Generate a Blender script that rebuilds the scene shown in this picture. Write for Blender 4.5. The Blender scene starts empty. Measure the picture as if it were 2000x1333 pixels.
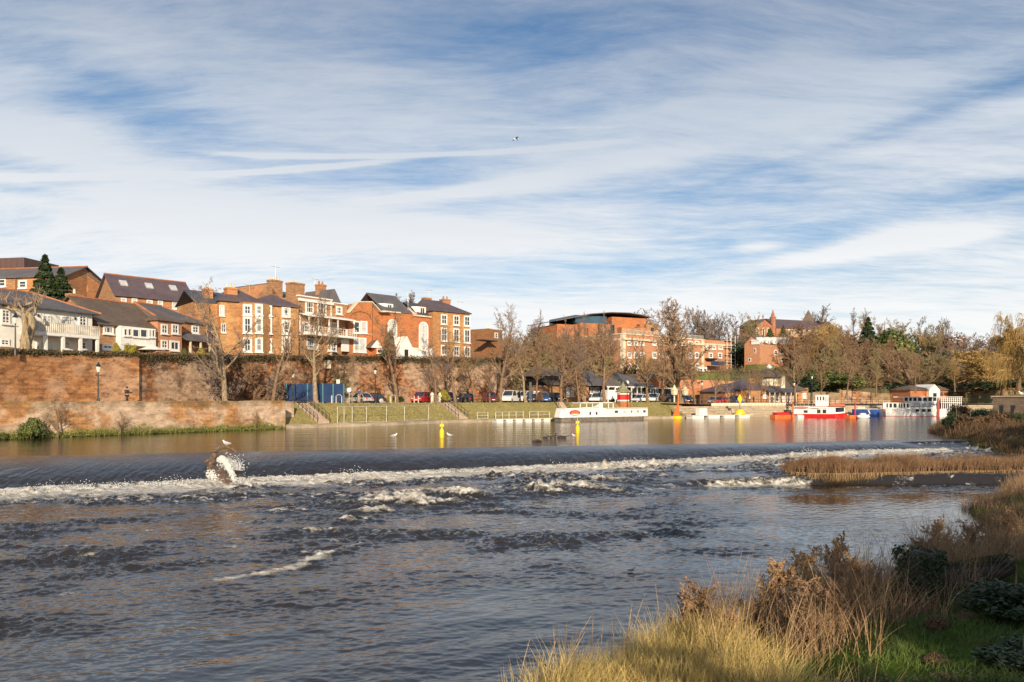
import bpy, math, random
import numpy as np
from mathutils import Vector, Matrix
R = math.radians
C = bpy.context.scene.collection
# ------------------------------------------------------------------ camera, sky, sun, exposure
F, CX, HY, CZ = 1500.0, 1000.0, 780.0, 3.2
cam = bpy.data.cameras.new('camera'); co = bpy.data.objects.new('camera', cam); C.objects.link(co)
co.location = (0, 0, CZ); co.rotation_euler = (R(90), 0, 0)
cam.sensor_width = 36; cam.lens = 27; cam.shift_y = (HY - 666.5) / 2000; cam.clip_end = 6000; cam.clip_start = .1
bpy.context.scene.camera = co
SUN_DIR = Vector((0.12, -0.99, 0)).normalized()          # where the sun stands, seen from above
SUN_EL = R(19)
sd = Vector((SUN_DIR.x * math.cos(SUN_EL), SUN_DIR.y * math.cos(SUN_EL), math.sin(SUN_EL)))
sl = bpy.data.lights.new('sun', 'SUN'); sl.energy = 4.6; sl.angle = R(.5); sl.color = (1, .84, .64)
so = bpy.data.objects.new('sun', sl); C.objects.link(so)
so.rotation_euler = sd.to_track_quat('Z', 'Y').to_euler(); so.location = (10, -90, 40)
bpy.context.scene.view_settings.view_transform = 'Standard'
bpy.context.scene.view_settings.look = 'None'
bpy.context.scene.view_settings.exposure = 0.32
bpy.context.scene.view_settings.gamma = 1
W = bpy.data.worlds.new('World'); bpy.context.scene.world = W; W.use_nodes = True

class NT:
    def __init__(s, tree): s.t = tree; s.n = tree.nodes; s.l = tree.links
    def node(s, typ, **kw):
        n = s.n.new(typ)
        for k, v in kw.items(): setattr(n, k, v)
        return n
    def put(s, n, i, v):
        if v is None: return
        if isinstance(v, bpy.types.NodeSocket): s.l.new(v, n.inputs[i])
        else:
            n.inputs[i].default_value = v
    def math(s, op, a, b=None, c=None, clamp=False):
        n = s.node('ShaderNodeMath', operation=op); n.use_clamp = clamp
        s.put(n, 0, a); s.put(n, 1, b); s.put(n, 2, c); return n.outputs[0]
    def mix(s, f, a, b, blend='MIX'):
        n = s.node('ShaderNodeMix', data_type='RGBA', blend_type=blend)
        s.put(n, 0, f)
        for i, v in ((6, a), (7, b)):
            if isinstance(v, tuple) and len(v) == 3: v = (*v, 1)
            s.put(n, i, v)
        return n.outputs[2]
    def noise(s, vec, scale, detail=4, rough=.55, dist=0):
        n = s.node('ShaderNodeTexNoise'); s.put(n, 'Vector', vec); n.inputs['Scale'].default_value = scale
        n.inputs['Detail'].default_value = detail; n.inputs['Roughness'].default_value = rough
        n.inputs['Distortion'].default_value = dist; return n.outputs[0]
    def mapping(s, vec, loc=(0, 0, 0), rot=(0, 0, 0), sc=(1, 1, 1)):
        n = s.node('ShaderNodeMapping'); s.put(n, 0, vec); n.inputs[1].default_value = loc
        n.inputs[2].default_value = rot; n.inputs[3].default_value = sc; return n.outputs[0]
    def ramp(s, f, stops):
        n = s.node('ShaderNodeValToRGB'); s.put(n, 0, f); cr = n.color_ramp
        while len(cr.elements) < len(stops): cr.elements.new(.5)
        for e, (p, c) in zip(cr.elements, stops):
            e.position = p; e.color = (c, c, c, 1) if isinstance(c, (int, float)) else (*c, 1)
        return n.outputs[0]
    def mrange(s, f, a, b, c=0., d=1., smooth=True):
        n = s.node('ShaderNodeMapRange'); n.interpolation_type = 'SMOOTHSTEP' if smooth else 'LINEAR'
        s.put(n, 0, f); n.inputs[1].default_value = a; n.inputs[2].default_value = b
        n.inputs[3].default_value = c; n.inputs[4].default_value = d; return n.outputs[0]

def build_sky():
    n = NT(W.node_tree); n.n.clear()
    out = n.node('ShaderNodeOutputWorld'); bg = n.node('ShaderNodeBackground'); bg.inputs[1].default_value = .1
    n.l.new(bg.outputs[0], out.inputs[0])
    sky = n.node('ShaderNodeTexSky', sky_type='NISHITA'); sky.sun_disc = False
    sky.sun_elevation = SUN_EL; sky.sun_rotation = math.atan2(SUN_DIR.x, SUN_DIR.y)
    sky.air_density = 1.0; sky.dust_density = .6; sky.ozone_density = 1.6
    tc = n.node('ShaderNodeTexCoord').outputs['Generated']
    sp = n.node('ShaderNodeSeparateXYZ'); n.l.new(tc, sp.inputs[0]); x, y, z = sp.outputs
    az = n.math('ARCTAN2', x, y); el = n.math('ARCSINE', z)
    zz = n.math('ADD', n.math('MAXIMUM', z, 0.0), .13)
    cb = n.node('ShaderNodeCombineXYZ'); n.l.new(n.math('DIVIDE', x, zz), cb.inputs[0]); n.l.new(n.math('DIVIDE', y, zz), cb.inputs[1])
    P = cb.outputs[0]
    def ang(px, py):
        a = math.atan((px - CX) / F); return a, math.atan((HY - py) / F * math.cos(a))
    warp = n.noise(n.mapping(P, (3, 1, 0)), .7, 3, .5)
    wv = n.node('ShaderNodeVectorMath', operation='MULTIPLY_ADD')
    wc = n.node('ShaderNodeCombineXYZ'); n.l.new(warp, wc.inputs[0]); n.l.new(warp, wc.inputs[1])
    n.l.new(wc.outputs[0], wv.inputs[0]); wv.inputs[1].default_value = (.45, .45, 0); n.l.new(P, wv.inputs[2])
    Pw = wv.outputs[0]
    big = n.noise(n.mapping(Pw, (1.3, 4.1, 0), (0, 0, R(40)), (.5, 1.0, 1)), 1.3, 8, .6)
    streak = n.noise(n.mapping(Pw, (7, 2, 0), (0, 0, R(44)), (.45, 1.6, 1)), 3.6, 12, .68, .25)
    fine = n.noise(n.mapping(Pw, (2, 9, 0), (0, 0, R(52)), (.5, 2.0, 1)), 12, 10, .72)
    cov = n.math('ADD', n.math('MULTIPLY', big, 1.25), n.math('ADD', n.math('MULTIPLY', streak, 1.05), n.math('MULTIPLY', fine, .60)))
    cov = n.math('SUBTRACT', cov, .80)
    def blob(px, py, rx, ry, w, tilt=0.):
        a0, e0 = ang(px, py)
        da = n.math('SUBTRACT', az, a0); de = n.math('SUBTRACT', el, e0)
        de = n.math('SUBTRACT', de, n.math('MULTIPLY', da, tilt))
        q = n.math('ADD', n.math('POWER', n.math('ABSOLUTE', n.math('DIVIDE', da, rx / F)), 2.), n.math('POWER', n.math('ABSOLUTE', n.math('DIVIDE', de, ry / F)), 2.))
        return n.math('MULTIPLY', n.math('EXPONENT', n.math('MULTIPLY', q, -1.)), w)
    for b in ((240, 205, 180, 50, -.44, -.25), (60, 330, 160, 22, -.2, 0), (1080, 110, 240, 50, -.40, .1), (1230, 190, 280, 32, -.32, .25),
              (1890, 190, 130, 34, -.26, .2), (1730, 255, 240, 16, -.2, .2), (1500, 510, 700, 40, -.34, 0), (60, 375, 120, 14, -.4, 0), (900, 400, 170, 12, -.3, .08),
              (950, 30, 260, 60, -.3, 0), (1950, 370, 300, 26, -.3, .1),
              (110, 285, 190, 34, .42, -.18), (520, 430, 620, 42, .5, -.02), (1760, 468, 110, 20, .9, .02), (1660, 492, 150, 13, .7, .09), (1860, 462, 60, 14, .4, -.1), (1480, 482, 40, 8, .6, 0), (1090, 350, 420, 22, .35, .17), (650, 470, 500, 60, .2, 0),
              (1550, 90, 500, 60, .14, .3), (600, 140, 450, 90, .12, 0)):
        cov = n.math('ADD', cov, blob(*b))
    trail = None
    for (p0, p1, wd, amp) in (((0, 346), (800, 311), 5, .75), ((440, 301), (1230, 274), 4, .62), ((960, 247), (1240, 247), 2.5, .12), ((1100, 470), (1400, 462), 2, .12), ((100, 150), (270, 195), 14, .3), ((720, 392), (1080, 345), 10, .2)):
        a0, e0 = ang(*p0); a1, e1 = ang(*p1); k = (e1 - e0) / (a1 - a0)
        de = n.math('SUBTRACT', n.math('SUBTRACT', el, e0), n.math('MULTIPLY', n.math('SUBTRACT', az, a0), k))
        de = n.math('ADD', de, n.math('MULTIPLY', n.math('SUBTRACT', streak, .5), .006))
        g = n.math('EXPONENT', n.math('MULTIPLY', n.math('POWER', n.math('ABSOLUTE', n.math('DIVIDE', de, wd / F)), 2.), -1.))
        r_ = n.math('MULTIPLY', n.mrange(az, a0 - .06, a0 + .05), n.mrange(az, a1 - .12, a1 + .04, 1., 0.))
        g = n.math('MULTIPLY', n.math('MULTIPLY', g, r_), n.math('MULTIPLY', n.math('ADD', .7, fine), amp * 1.25))
        trail = g if trail is None else n.math('ADD', trail, g)
    low = n.mrange(el, 0.0, .19, .52, 0.)
    cov = n.math('ADD', cov, low)
    cov = n.mrange(cov, -.05, 1.0, 0., .97)
    cov = n.math('ADD', cov, trail, clamp=True)
    ccol = n.ramp(n.mrange(el, 0.0, .55, smooth=False), [(0, (.84, .84, .83)), (.30, (.76, .77, .78)), (.62, (.47, .53, .61)), (.86, (.32, .37, .46)), (1, (.24, .28, .37))])
    ccol = n.mix(n.math('MULTIPLY', n.math('SUBTRACT', streak, .35), .9, clamp=True), ccol, n.mix(.25, ccol, (1, 1, 1)))
    k10 = n.node('ShaderNodeVectorMath', operation='SCALE'); n.l.new(ccol, k10.inputs[0]); k10.inputs[3].default_value = 9.6
    sk = n.mix(1., sky.outputs[0], (SKY_TINT[0], SKY_TINT[1], SKY_TINT[2]), 'MULTIPLY')
    n.l.new(n.mix(cov, sk, k10.outputs[0]), bg.inputs[0])
SKY_TINT = (.52, .74, .90)
build_sky()

# ------------------------------------------------------------------ helpers
def at(px, py, Y): return Vector(((px - CX) / F * Y, Y, CZ - (py - HY) / F * Y))
def gx(px, Y): return (px - CX) / F * Y
def gz(py, Y): return CZ - (py - HY) / F * Y
def ss(a, b, x):
    t = np.clip((np.asarray(x, float) - a) / (b - a), 0, 1); return t * t * (3 - 2 * t)
_perm = np.random.RandomState(7).permutation(512)
_gr = np.random.RandomState(11).rand(512) * 2 * np.pi
_gx, _gy = np.cos(_gr), np.sin(_gr)
def perlin(x, y):
    xi = np.floor(x).astype(int); yi = np.floor(y).astype(int); xf = x - xi; yf = y - yi
    u = xf * xf * xf * (xf * (xf * 6 - 15) + 10); v = yf * yf * yf * (yf * (yf * 6 - 15) + 10)
    def g(ix, iy, dx, dy):
        h = _perm[(_perm[ix & 511] + iy) & 511]; return _gx[h] * dx + _gy[h] * dy
    a = g(xi, yi, xf, yf); b = g(xi + 1, yi, xf - 1, yf); c = g(xi, yi + 1, xf, yf - 1); d = g(xi + 1, yi + 1, xf - 1, yf - 1)
    return (a + u * (b - a)) * (1 - v) + (c + u * (d - c)) * v
def fbm(x, y, o=4, g=.5, l=2.03):
    s = 0; a = 1
    for i in range(o):
        s = s + a * perlin(x + 17.3 * i, y - 9.1 * i); x = x * l; y = y * l; a *= g
    return s

def tag(o, label=None, cat=None, group=None, kind=None):
    if label: o['label'] = label
    if cat: o['category'] = cat
    if group: o['group'] = group
    if kind: o['kind'] = kind
    return o
def empty(name, loc, rz=0., label=None, cat=None, group=None):
    o = bpy.data.objects.new(name, None); C.objects.link(o); o.location = loc; o.rotation_euler = (0, 0, rz)
    o.empty_display_size = .3
    return tag(o, label, cat, group)
def mesh_obj(name, me, mats, parent=None):
    for m in (mats if isinstance(mats, (list, tuple)) else [mats]): me.materials.append(m)
    o = bpy.data.objects.new(name, me); C.objects.link(o)
    if parent: o.parent = parent
    return o
def np_mesh(name, V, Q, mats, parent=None, smooth=False, tri=False):
    me = bpy.data.meshes.new(name); k = 3 if tri else 4
    V = np.ascontiguousarray(V, np.float32); Q = np.ascontiguousarray(Q, np.int32)
    me.vertices.add(len(V)); me.vertices.foreach_set('co', V.ravel())
    me.loops.add(Q.size); me.loops.foreach_set('vertex_index', Q.ravel())
    me.polygons.add(len(Q)); me.polygons.foreach_set('loop_start', np.arange(0, Q.size, k, dtype=np.int32))
    if smooth: me.polygons.foreach_set('use_smooth', np.ones(len(Q), bool))
    me.update(); me.validate()
    return mesh_obj(name, me, mats, parent)
def grid_quads(nr, nc):
    i = np.arange(nr * nc).reshape(nr, nc)
    return np.stack([i[:-1, :-1], i[:-1, 1:], i[1:, 1:], i[1:, :-1]], -1).reshape(-1, 4)

class MB:
    def __init__(s): s.v = []; s.f = []; s.m = []
    def poly(s, pts, mi=0):
        b = len(s.v); s.v += [tuple(p) for p in pts]; s.f.append(tuple(range(b, b + len(pts)))); s.m.append(mi); return s
    def box(s, x0, x1, y0, y1, z0, z1, mi=0):
        b = len(s.v); s.v += [(x, y, z) for z in (z0, z1) for (x, y) in ((x0, y0), (x1, y0), (x1, y1), (x0, y1))]
        for q in ((0, 3, 2, 1), (4, 5, 6, 7), (0, 1, 5, 4), (1, 2, 6, 5), (2, 3, 7, 6), (3, 0, 4, 7)):
            s.f.append(tuple(b + i for i in q)); s.m.append(mi)
        return s
    def prism(s, pts, ext, mi=0):
        n = len(pts); b = len(s.v); e = Vector(ext)
        s.v += [tuple(p) for p in pts] + [tuple(Vector(p) + e) for p in pts]
        s.f.append(tuple(range(b + n - 1, b - 1, -1))); s.f.append(tuple(range(b + n, b + 2 * n))); s.m += [mi, mi]
        for i in range(n):
            j = (i + 1) % n; s.f.append((b + i, b + j, b + n + j, b + n + i)); s.m.append(mi)
        return s
    def tube(s, pts, rad, n=6, mi=0, cap=True):
        pts = [Vector(p) for p in pts]; k = len(pts); b = len(s.v)
        if not isinstance(rad, (list, tuple)): rad = [rad] * k
        for i, p in enumerate(pts):
            d = (pts[min(i + 1, k - 1)] - pts[max(i - 1, 0)]).normalized()
            a = d.cross(Vector((0, 0, 1)) if abs(d.z) < .9 else Vector((1, 0, 0))).normalized(); c = d.cross(a)
            for j in range(n):
                t = 2 * math.pi * j / n; s.v.append(tuple(p + (a * math.cos(t) + c * math.sin(t)) * rad[i]))
        for i in range(k - 1):
            for j in range(n):
                s.f.append((b + i * n + j, b + i * n + (j + 1) % n, b + (i + 1) * n + (j + 1) % n, b + (i + 1) * n + j)); s.m.append(mi)
        if cap:
            s.f.append(tuple(range(b + n - 1, b - 1, -1))); s.f.append(tuple(range(b + (k - 1) * n, b + k * n))); s.m += [mi, mi]
        return s
    def lathe(s, prof, n=12, c=(0, 0, 0), mi=0):
        b = len(s.v); k = len(prof)
        for r, z in prof:
            for j in range(n):
                t = 2 * math.pi * j / n; s.v.append((c[0] + r * math.cos(t), c[1] + r * math.sin(t), c[2] + z))
        for i in range(k - 1):
            for j in range(n):
                s.f.append((b + i * n + j, b + i * n + (j + 1) % n, b + (i + 1) * n + (j + 1) % n, b + (i + 1) * n + j)); s.m.append(mi)
        s.f.append(tuple(range(b + n - 1, b - 1, -1))); s.f.append(tuple(range(b + (k - 1) * n, b + k * n))); s.m += [mi, mi]
        return s
    def ell(s, c, r, nu=10, nv=6, mi=0):
        pr = []
        b = len(s.v)
        for i in range(nv + 1):
            t = math.pi * i / nv; rr = max(math.sin(t), .02); zz_ = -math.cos(t)
            for j in range(nu):
                a = 2 * math.pi * j / nu; s.v.append((c[0] + r[0] * rr * math.cos(a), c[1] + r[1] * rr * math.sin(a), c[2] + r[2] * zz_))
        for i in range(nv):
            for j in range(nu):
                s.f.append((b + i * nu + j, b + i * nu + (j + 1) % nu, b + (i + 1) * nu + (j + 1) % nu, b + (i + 1) * nu + j)); s.m.append(mi)
        return s
    def build(s, name, mats, parent=None, smooth=False, bevel=0):
        me = bpy.data.meshes.new(name); me.from_pydata(s.v, [], s.f)
        for p, m in zip(me.polygons, s.m): p.material_index = m; p.use_smooth = smooth
        me.update()
        o = mesh_obj(name, me, mats, parent)
        if bevel:
            b = o.modifiers.new('bevel', 'BEVEL'); b.width = bevel; b.segments = 2; b.limit_method = 'ANGLE'
        return o

def copy_tree(o, parent=None):
    c = o.copy(); C.objects.link(c)
    if parent: c.parent = parent
    for ch in list(o.children): copy_tree(ch, c)
    return c

# ------------------------------------------------------------------ materials
MATS = {}
def pmat(name, col, rough=.7, var=.25, vscale=2., metal=0., bump=0., bscale=20., col2=None, spec=.5, fine=0., fscale=30., zstretch=1.):
    """plain principled surface with mottled colour"""
    if name in MATS: return MATS[name]
    m = bpy.data.materials.new(name); m.use_nodes = True; n = NT(m.node_tree); b = n.n['Principled BSDF']
    b.inputs['Roughness'].default_value = rough; b.inputs['Metallic'].default_value = metal; b.inputs['Specular IOR Level'].default_value = spec
    tc = n.node('ShaderNodeTexCoord').outputs['Object']
    if zstretch != 1: tc = n.mapping(tc, sc=(1, 1, zstretch))
    f = n.mrange(n.noise(tc, vscale, 5, .6), .3, .7)
    if fine: f = n.math('ADD', n.math('MULTIPLY', f, 1 - fine), n.math('MULTIPLY', n.mrange(n.noise(tc, fscale, 3, .6), .3, .7), fine))
    c2 = col2 or tuple(c * (1 - var) for c in col); c1 = col if col2 else tuple(min(1, c * (1 + var * .6)) for c in col)
    n.l.new(n.mix(f, c1, c2), b.inputs['Base Color'])
    if bump:
        bn = n.node('ShaderNodeBump'); bn.inputs['Strength'].default_value = bump; bn.inputs['Distance'].default_value = .05
        n.l.new(n.noise(tc, bscale, 4), bn.inputs['Height']); n.l.new(bn.outputs[0], b.inputs['Normal'])
    MATS[name] = m; return m
def facade(name, c1, c2, mortar, bw=.45, bh=.15, ms=.02, dirt=.3, dirtcol=(.10, .06, .035), patch=None, patchamt=.0, green=None, axis='xy', dscale=.5, cvar=.6):
    """coursed brick or stone seen on upright walls: courses follow object z"""
    m = bpy.data.materials.new(name); m.use_nodes = True; n = NT(m.node_tree); b = n.n['Principled BSDF']
    b.inputs['Roughness'].default_value = .9; b.inputs['Specular IOR Level'].default_value = .2
    tc = n.node('ShaderNodeTexCoord').outputs['Object']; sp = n.node('ShaderNodeSeparateXYZ'); n.l.new(tc, sp.inputs[0])
    cb = n.node('ShaderNodeCombineXYZ'); n.l.new(n.math('ADD', sp.outputs[0], sp.outputs[1]), cb.inputs[0]); n.l.new(sp.outputs[2], cb.inputs[1])
    wob = n.noise(tc, 1.3, 3); cw = n.node('ShaderNodeVectorMath', operation='MULTIPLY_ADD')
    wc = n.node('ShaderNodeCombineXYZ'); n.l.new(wob, wc.inputs[0]); n.l.new(wob, wc.inputs[1]); n.l.new(wc.outputs[0], cw.inputs[0]); cw.inputs[1].default_value = (bw * .35, bh * .35, 0); n.l.new(cb.outputs[0], cw.inputs[2])
    br = n.node('ShaderNodeTexBrick'); n.l.new(cw.outputs[0], br.inputs[0]); br.inputs['Color1'].default_value = (*c1, 1); br.inputs['Color2'].default_value = (*c2, 1)
    br.inputs['Mortar'].default_value = (*mortar, 1); br.inputs['Scale'].default_value = 1; br.inputs['Mortar Size'].default_value = ms
    br.inputs['Brick Width'].default_value = bw; br.inputs['Row Height'].default_value = bh; br.inputs['Bias'].default_value = 0.
    col = br.outputs[0]
    blk = n.noise(n.mapping(cb.outputs[0], sc=(1 / bw / 1.5, 1 / bh / 1.5, 1)), 1.0, 2, .5)
    col = n.mix(cvar, col, n.mix(n.mrange(blk, .38, .62), c1, c2))
    if patch:
        pm = n.mrange(n.noise(n.mapping(tc, (3, 5, 1)), .22, 5, .62), .5 - patchamt * .25, .62 - patchamt * .25)
        col = n.mix(pm, col, n.mix(n.mrange(blk, .25, .75), patch, tuple(c * .6 for c in patch)))
    dm = n.mrange(n.noise(n.mapping(tc, (8, 2, 7), sc=(1, 1, 2.2)), dscale, 7, .68), .45, .72, 0., dirt)
    col = n.mix(dm, col, dirtcol)
    sp_ = n.mrange(n.noise(n.mapping(tc, sc=(1, 1, 1.8)), 3.2, 4, .7), .56, .70, 0., dirt)
    col = n.mix(sp_, col, tuple(c * .7 for c in dirtcol))
    if green:      # moss towards given heights: list of (z0, z1, amount, colour), noise-edged
        for (z0, z1, am, gc) in green:
            h = n.math('ADD', sp.outputs[2], n.math('MULTIPLY', n.math('SUBTRACT', n.noise(tc, 1.1, 6, .7), .5), 2.4))
            col = n.mix(n.mrange(h, z0, z1, 0., am), col, gc)
    n.l.new(col, b.inputs['Base Color'])
    bn = n.node('ShaderNodeBump'); bn.inputs['Strength'].default_value = .6; bn.inputs['Distance'].default_value = .06
    n.l.new(n.math('ADD', n.noise(tc, 2.5, 6, .7), n.math('MULTIPLY', br.outputs[1], -.5)), bn.inputs['Height']); n.l.new(bn.outputs[0], b.inputs['Normal'])
    MATS[name] = m; return m
def slate(name, c1, c2, moss=None, bh=.3):
    m = bpy.data.materials.new(name); m.use_nodes = True; n = NT(m.node_tree); b = n.n['Principled BSDF']
    b.inputs['Roughness'].default_value = .6
    tc = n.node('ShaderNodeTexCoord').outputs['Object']; sp = n.node('ShaderNodeSeparateXYZ'); n.l.new(tc, sp.inputs[0])
    st = n.noise(n.mapping(tc, sc=(1.2, 1.2, 9)), 1.6, 4, .6); bl = n.noise(tc, .5, 6, .65)
    col = n.mix(n.mrange(n.math('ADD', n.math('MULTIPLY', st, .5), n.math('MULTIPLY', bl, .5)), .38, .62), c1, c2)
    if moss: col = n.mix(n.mrange(n.noise(n.mapping(tc, (5, 5, 5)), .8, 6, .7), .5, .72, 0., .8), col, moss)
    wv = n.node('ShaderNodeTexWave', wave_type='BANDS', bands_direction='Z'); n.l.new(tc, wv.inputs[0]); wv.inputs['Scale'].default_value = 1.6; wv.inputs['Distortion'].default_value = .6
    col = n.mix(n.math('MULTIPLY', wv.outputs[1], .25), col, (.02, .02, .02))
    n.l.new(col, b.inputs['Base Color'])
    bn = n.node('ShaderNodeBump'); bn.inputs['Strength'].default_value = .4; bn.inputs['Distance'].default_value = .04
    n.l.new(st, bn.inputs['Height']); n.l.new(bn.outputs[0], b.inputs['Normal'])
    MATS[name] = m; return m
M = {}
M['brick_orange'] = facade('brick_orange', (.62, .29, .115), (.48, .20, .08), (.50, .30, .18), .45, .15, .012, .5, (.20, .11, .06), (.50, .28, .15), .35, dscale=.9)
M['brick_red'] = facade('brick_red', (.64, .235, .085), (.52, .17, .06), (.45, .22, .12), .45, .15, .010, .4, (.28, .12, .06), (.54, .22, .10), .3, dscale=.9)
M['brick_pink'] = facade('brick_pink', (.60, .285, .155), (.50, .22, .11), (.55, .38, .26), .45, .15, .012, .4, (.30, .17, .10), dscale=.8)
M['brick_brown'] = facade('brick_brown', (.36, .17, .075), (.25, .105, .05), (.32, .2, .12), .45, .15, .012, .45)
M['brick_yellow'] = facade('brick_yellow', (.64, .36, .15), (.52, .27, .11), (.55, .38, .22), .45, .15, .012, .5, (.28, .16, .07), (.56, .28, .12), .4, dscale=.9)
M['church_stone'] = facade('church_stone', (.50, .22, .12), (.38, .155, .085), (.40, .24, .16), .8, .4, .02, .4)
M['city_stone'] = facade('city_stone', (.58, .29, .12), (.34, .15, .065), (.17, .085, .04), 1.05, .42, .07, .85, (.10, .052, .028), (.60, .36, .21), .10, [(7.0, 8.3, .85, (.062, .045, .022))], cvar=.7, dscale=.8)
M['city_rubble'] = facade('city_rubble', (.52, .25, .115), (.24, .105, .05), (.16, .09, .05), .62, .30, .06, .95, (.055, .036, .022), (.56, .38, .25), .32, [(8.2, 9.4, .9, (.055, .048, .02))], cvar=.8)
M['quay_stone'] = facade('quay_stone', (.60, .31, .13), (.38, .18, .075), (.22, .12, .06), .95, .36, .06, .75, (.11, .075, .035), (.72, .52, .36), .30, [(2.1, 3.3, .6, (.12, .095, .035)), (.9, .1, .85, (.17, .17, .045))], cvar=.75)
M['pale_stone'] = facade('pale_stone', (.52, .42, .30), (.40, .31, .21), (.22, .17, .11), 1.2, .4, .02, .5, (.13, .12, .06))
M['slate_grey'] = slate('slate_grey', (.10, .095, .10), (.18, .155, .145))
M['slate_brown'] = slate('slate_brown', (.12, .08, .055), (.20, .14, .095), (.14, .13, .05))
M['slate_purple'] = slate('slate_purple', (.10, .072, .085), (.155, .11, .11))
M['slate_blue'] = slate('slate_blue', (.06, .075, .10), (.09, .10, .12))
M['ridge_tile'] = pmat('ridge_tile', (.42, .16, .07), .8)
M['white_wall'] = pmat('white_render', (.80, .77, .68), .8, .16, .8, fine=.3)
M['white_paint'] = pmat('white_paint', (.82, .79, .72), .5, .08, 3)
M['cream'] = pmat('cream_stone', (.72, .60, .42), .8, .2, 1)
M['glass'] = pmat('window_glass', (.035, .045, .06), .06, .5, .7, spec=.8)
M['blind'] = pmat('window_blind', (.55, .55, .54), .25, .2, 1.5, spec=.8)
M['black_iron'] = pmat('black_iron', (.02, .02, .022), .45, .3)
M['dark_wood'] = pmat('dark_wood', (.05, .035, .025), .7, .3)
M['brown_clad'] = pmat('brown_cladding', (.11, .062, .052), .7, .2, zstretch=.1)
M['galv'] = pmat('galvanised_steel', (.62, .58, .48), .5, .2, 4, metal=.2)
M['yellow'] = pmat('yellow_plastic', (.85, .62, .02), .4, .1)
M['orange'] = pmat('orange_plastic', (.80, .17, .04), .45, .15)
M['red'] = pmat('red_paint', (.62, .025, .02), .3, .12)
M['blue'] = pmat('blue_paint', (.03, .09, .33), .4, .2)
M['hoarding'] = pmat('hoarding_blue', (.022, .05, .135), .6, .3, .7)
M['teal'] = pmat('teal_post', (.10, .28, .28), .5, .2)
M['rubber'] = pmat('tyre_rubber', (.02, .02, .02), .8, .2)
M['alloy'] = pmat('wheel_alloy', (.45, .45, .46), .3, .1, metal=.8)
M['lamp_glass'] = pmat('lamp_glass', (.75, .72, .62), .2, .1)
M['bark'] = pmat('bark_brown', (.30, .185, .10), .9, .45, 6, bump=.5, col2=(.12, .075, .045), zstretch=.3)
M['bark_pale'] = pmat('bark_pale', (.42, .32, .19), .9, .4, 5, bump=.5, col2=(.17, .12, .07), zstretch=.3)
M['twig_brown'] = pmat('twig_brown', (.35, .225, .125), .85, .3, 2)
M['twig_mauve'] = pmat('twig_mauve', (.25, .19, .155), .85, .3, 2)
M['twig_olive'] = pmat('twig_olive', (.33, .26, .12), .85, .3, 2)
M['twig_gold'] = pmat('twig_gold', (.48, .31, .10), .85, .3, 2)
M['twig_russet'] = pmat('twig_russet', (.32, .19, .105), .85, .3, 2)
M['leaf_dark'] = pmat('leaf_dark', (.045, .075, .02), .6, .5, 1.5, col2=(.018, .032, .012), fine=.5, fscale=5)
M['leaf_green'] = pmat('leaf_green', (.19, .21, .05), .6, .5, 1.2, col2=(.05, .075, .02), fine=.5, fscale=5)
M['leaf_gold'] = pmat('leaf_gold', (.42, .33, .04), .6, .4, 1.5, col2=(.20, .19, .03), fine=.4)
M['leaf_brown'] = pmat('leaf_brown', (.22, .125, .055), .7, .4, 1.5, col2=(.09, .05, .028), fine=.4)
M['leaf_red'] = pmat('leaf_redbrown', (.26, .15, .09), .7, .4, 1.5, col2=(.12, .05, .03), fine=.4)
M['ivy'] = pmat('ivy_leaves', (.06, .09, .022), .5, .5, 1.5, col2=(.022, .036, .012), fine=.4)
M['wall_growth'] = pmat('wall_top_growth', (.13, .095, .04), .8, .5, .8, col2=(.05, .048, .02), fine=.5)
M['driftwood'] = pmat('driftwood', (.19, .12, .075), .6, .4, 2.5, bump=.8, bscale=9, col2=(.06, .038, .026), zstretch=.4)
M['skin'] = pmat('skin', (.52, .30, .21), .6, .1)
M['hair'] = pmat('hair_brown', (.06, .035, .02), .7, .2)
M['path'] = pmat('path_gravel', (.44, .33, .24), .9, .3, .8, fine=.5, fscale=12, bump=.2)
M['grass_bank'] = pmat('grass_bank', (.40, .31, .11), .95, .4, .7, bump=.9, bscale=4, col2=(.20, .17, .055), fine=.55, fscale=3.2)
M['hill'] = pmat('hill_ground', (.13, .12, .045), .95, .4, .12, bump=.8, bscale=1.2, col2=(.075, .055, .03), fine=.5, fscale=1.5)
M['hedge'] = pmat('hedge_green', (.15, .19, .03), .8, .4, .8, bump=.6, bscale=3, col2=(.08, .11, .02), fine=.5, fscale=3)
# ------------------------------------------------------------------ terrain, banks, walls
BANK = [(-120, -20), (-95, 10), (-66, 33), (-41, 61.5), (-25, 83), (-16, 92), (-7, 104), (7, 114), (21, 123), (47, 141), (70, 150), (110, 165), (200, 185), (420, 205)]
def smooth_line(P, step=1.5):
    P = [Vector((*p, 0)) for p in P]; out = []
    for i in range(len(P) - 1):
        p0, p1, p2, p3 = P[max(i - 1, 0)], P[i], P[i + 1], P[min(i + 2, len(P) - 1)]
        k = max(2, int((p2 - p1).length / step))
        for j in range(k):
            t = j / k; out.append(.5 * ((2 * p1) + (p2 - p0) * t + (2 * p0 - 5 * p1 + 4 * p2 - p3) * t * t + (3 * p1 - p0 - 3 * p2 + p3) * t ** 3))
    out.append(P[-1]); return out
BL = smooth_line(BANK)
def bank_at(px):
    """index into BL whose point shows at photo column px"""
    return min(range(len(BL)), key=lambda i: abs((BL[i].x / BL[i].y * F + CX) - px) if BL[i].y > 20 else 1e9)
def bnorm(i):
    d = (BL[min(i + 1, len(BL) - 1)] - BL[max(i - 1, 0)]).normalized(); return Vector((-d.y, d.x, 0))
def prom_z(p):
    px = p.x / max(p.y, 1) * F + CX; return float(2.65 - .5 * ss(1250, 1480, px))
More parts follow.
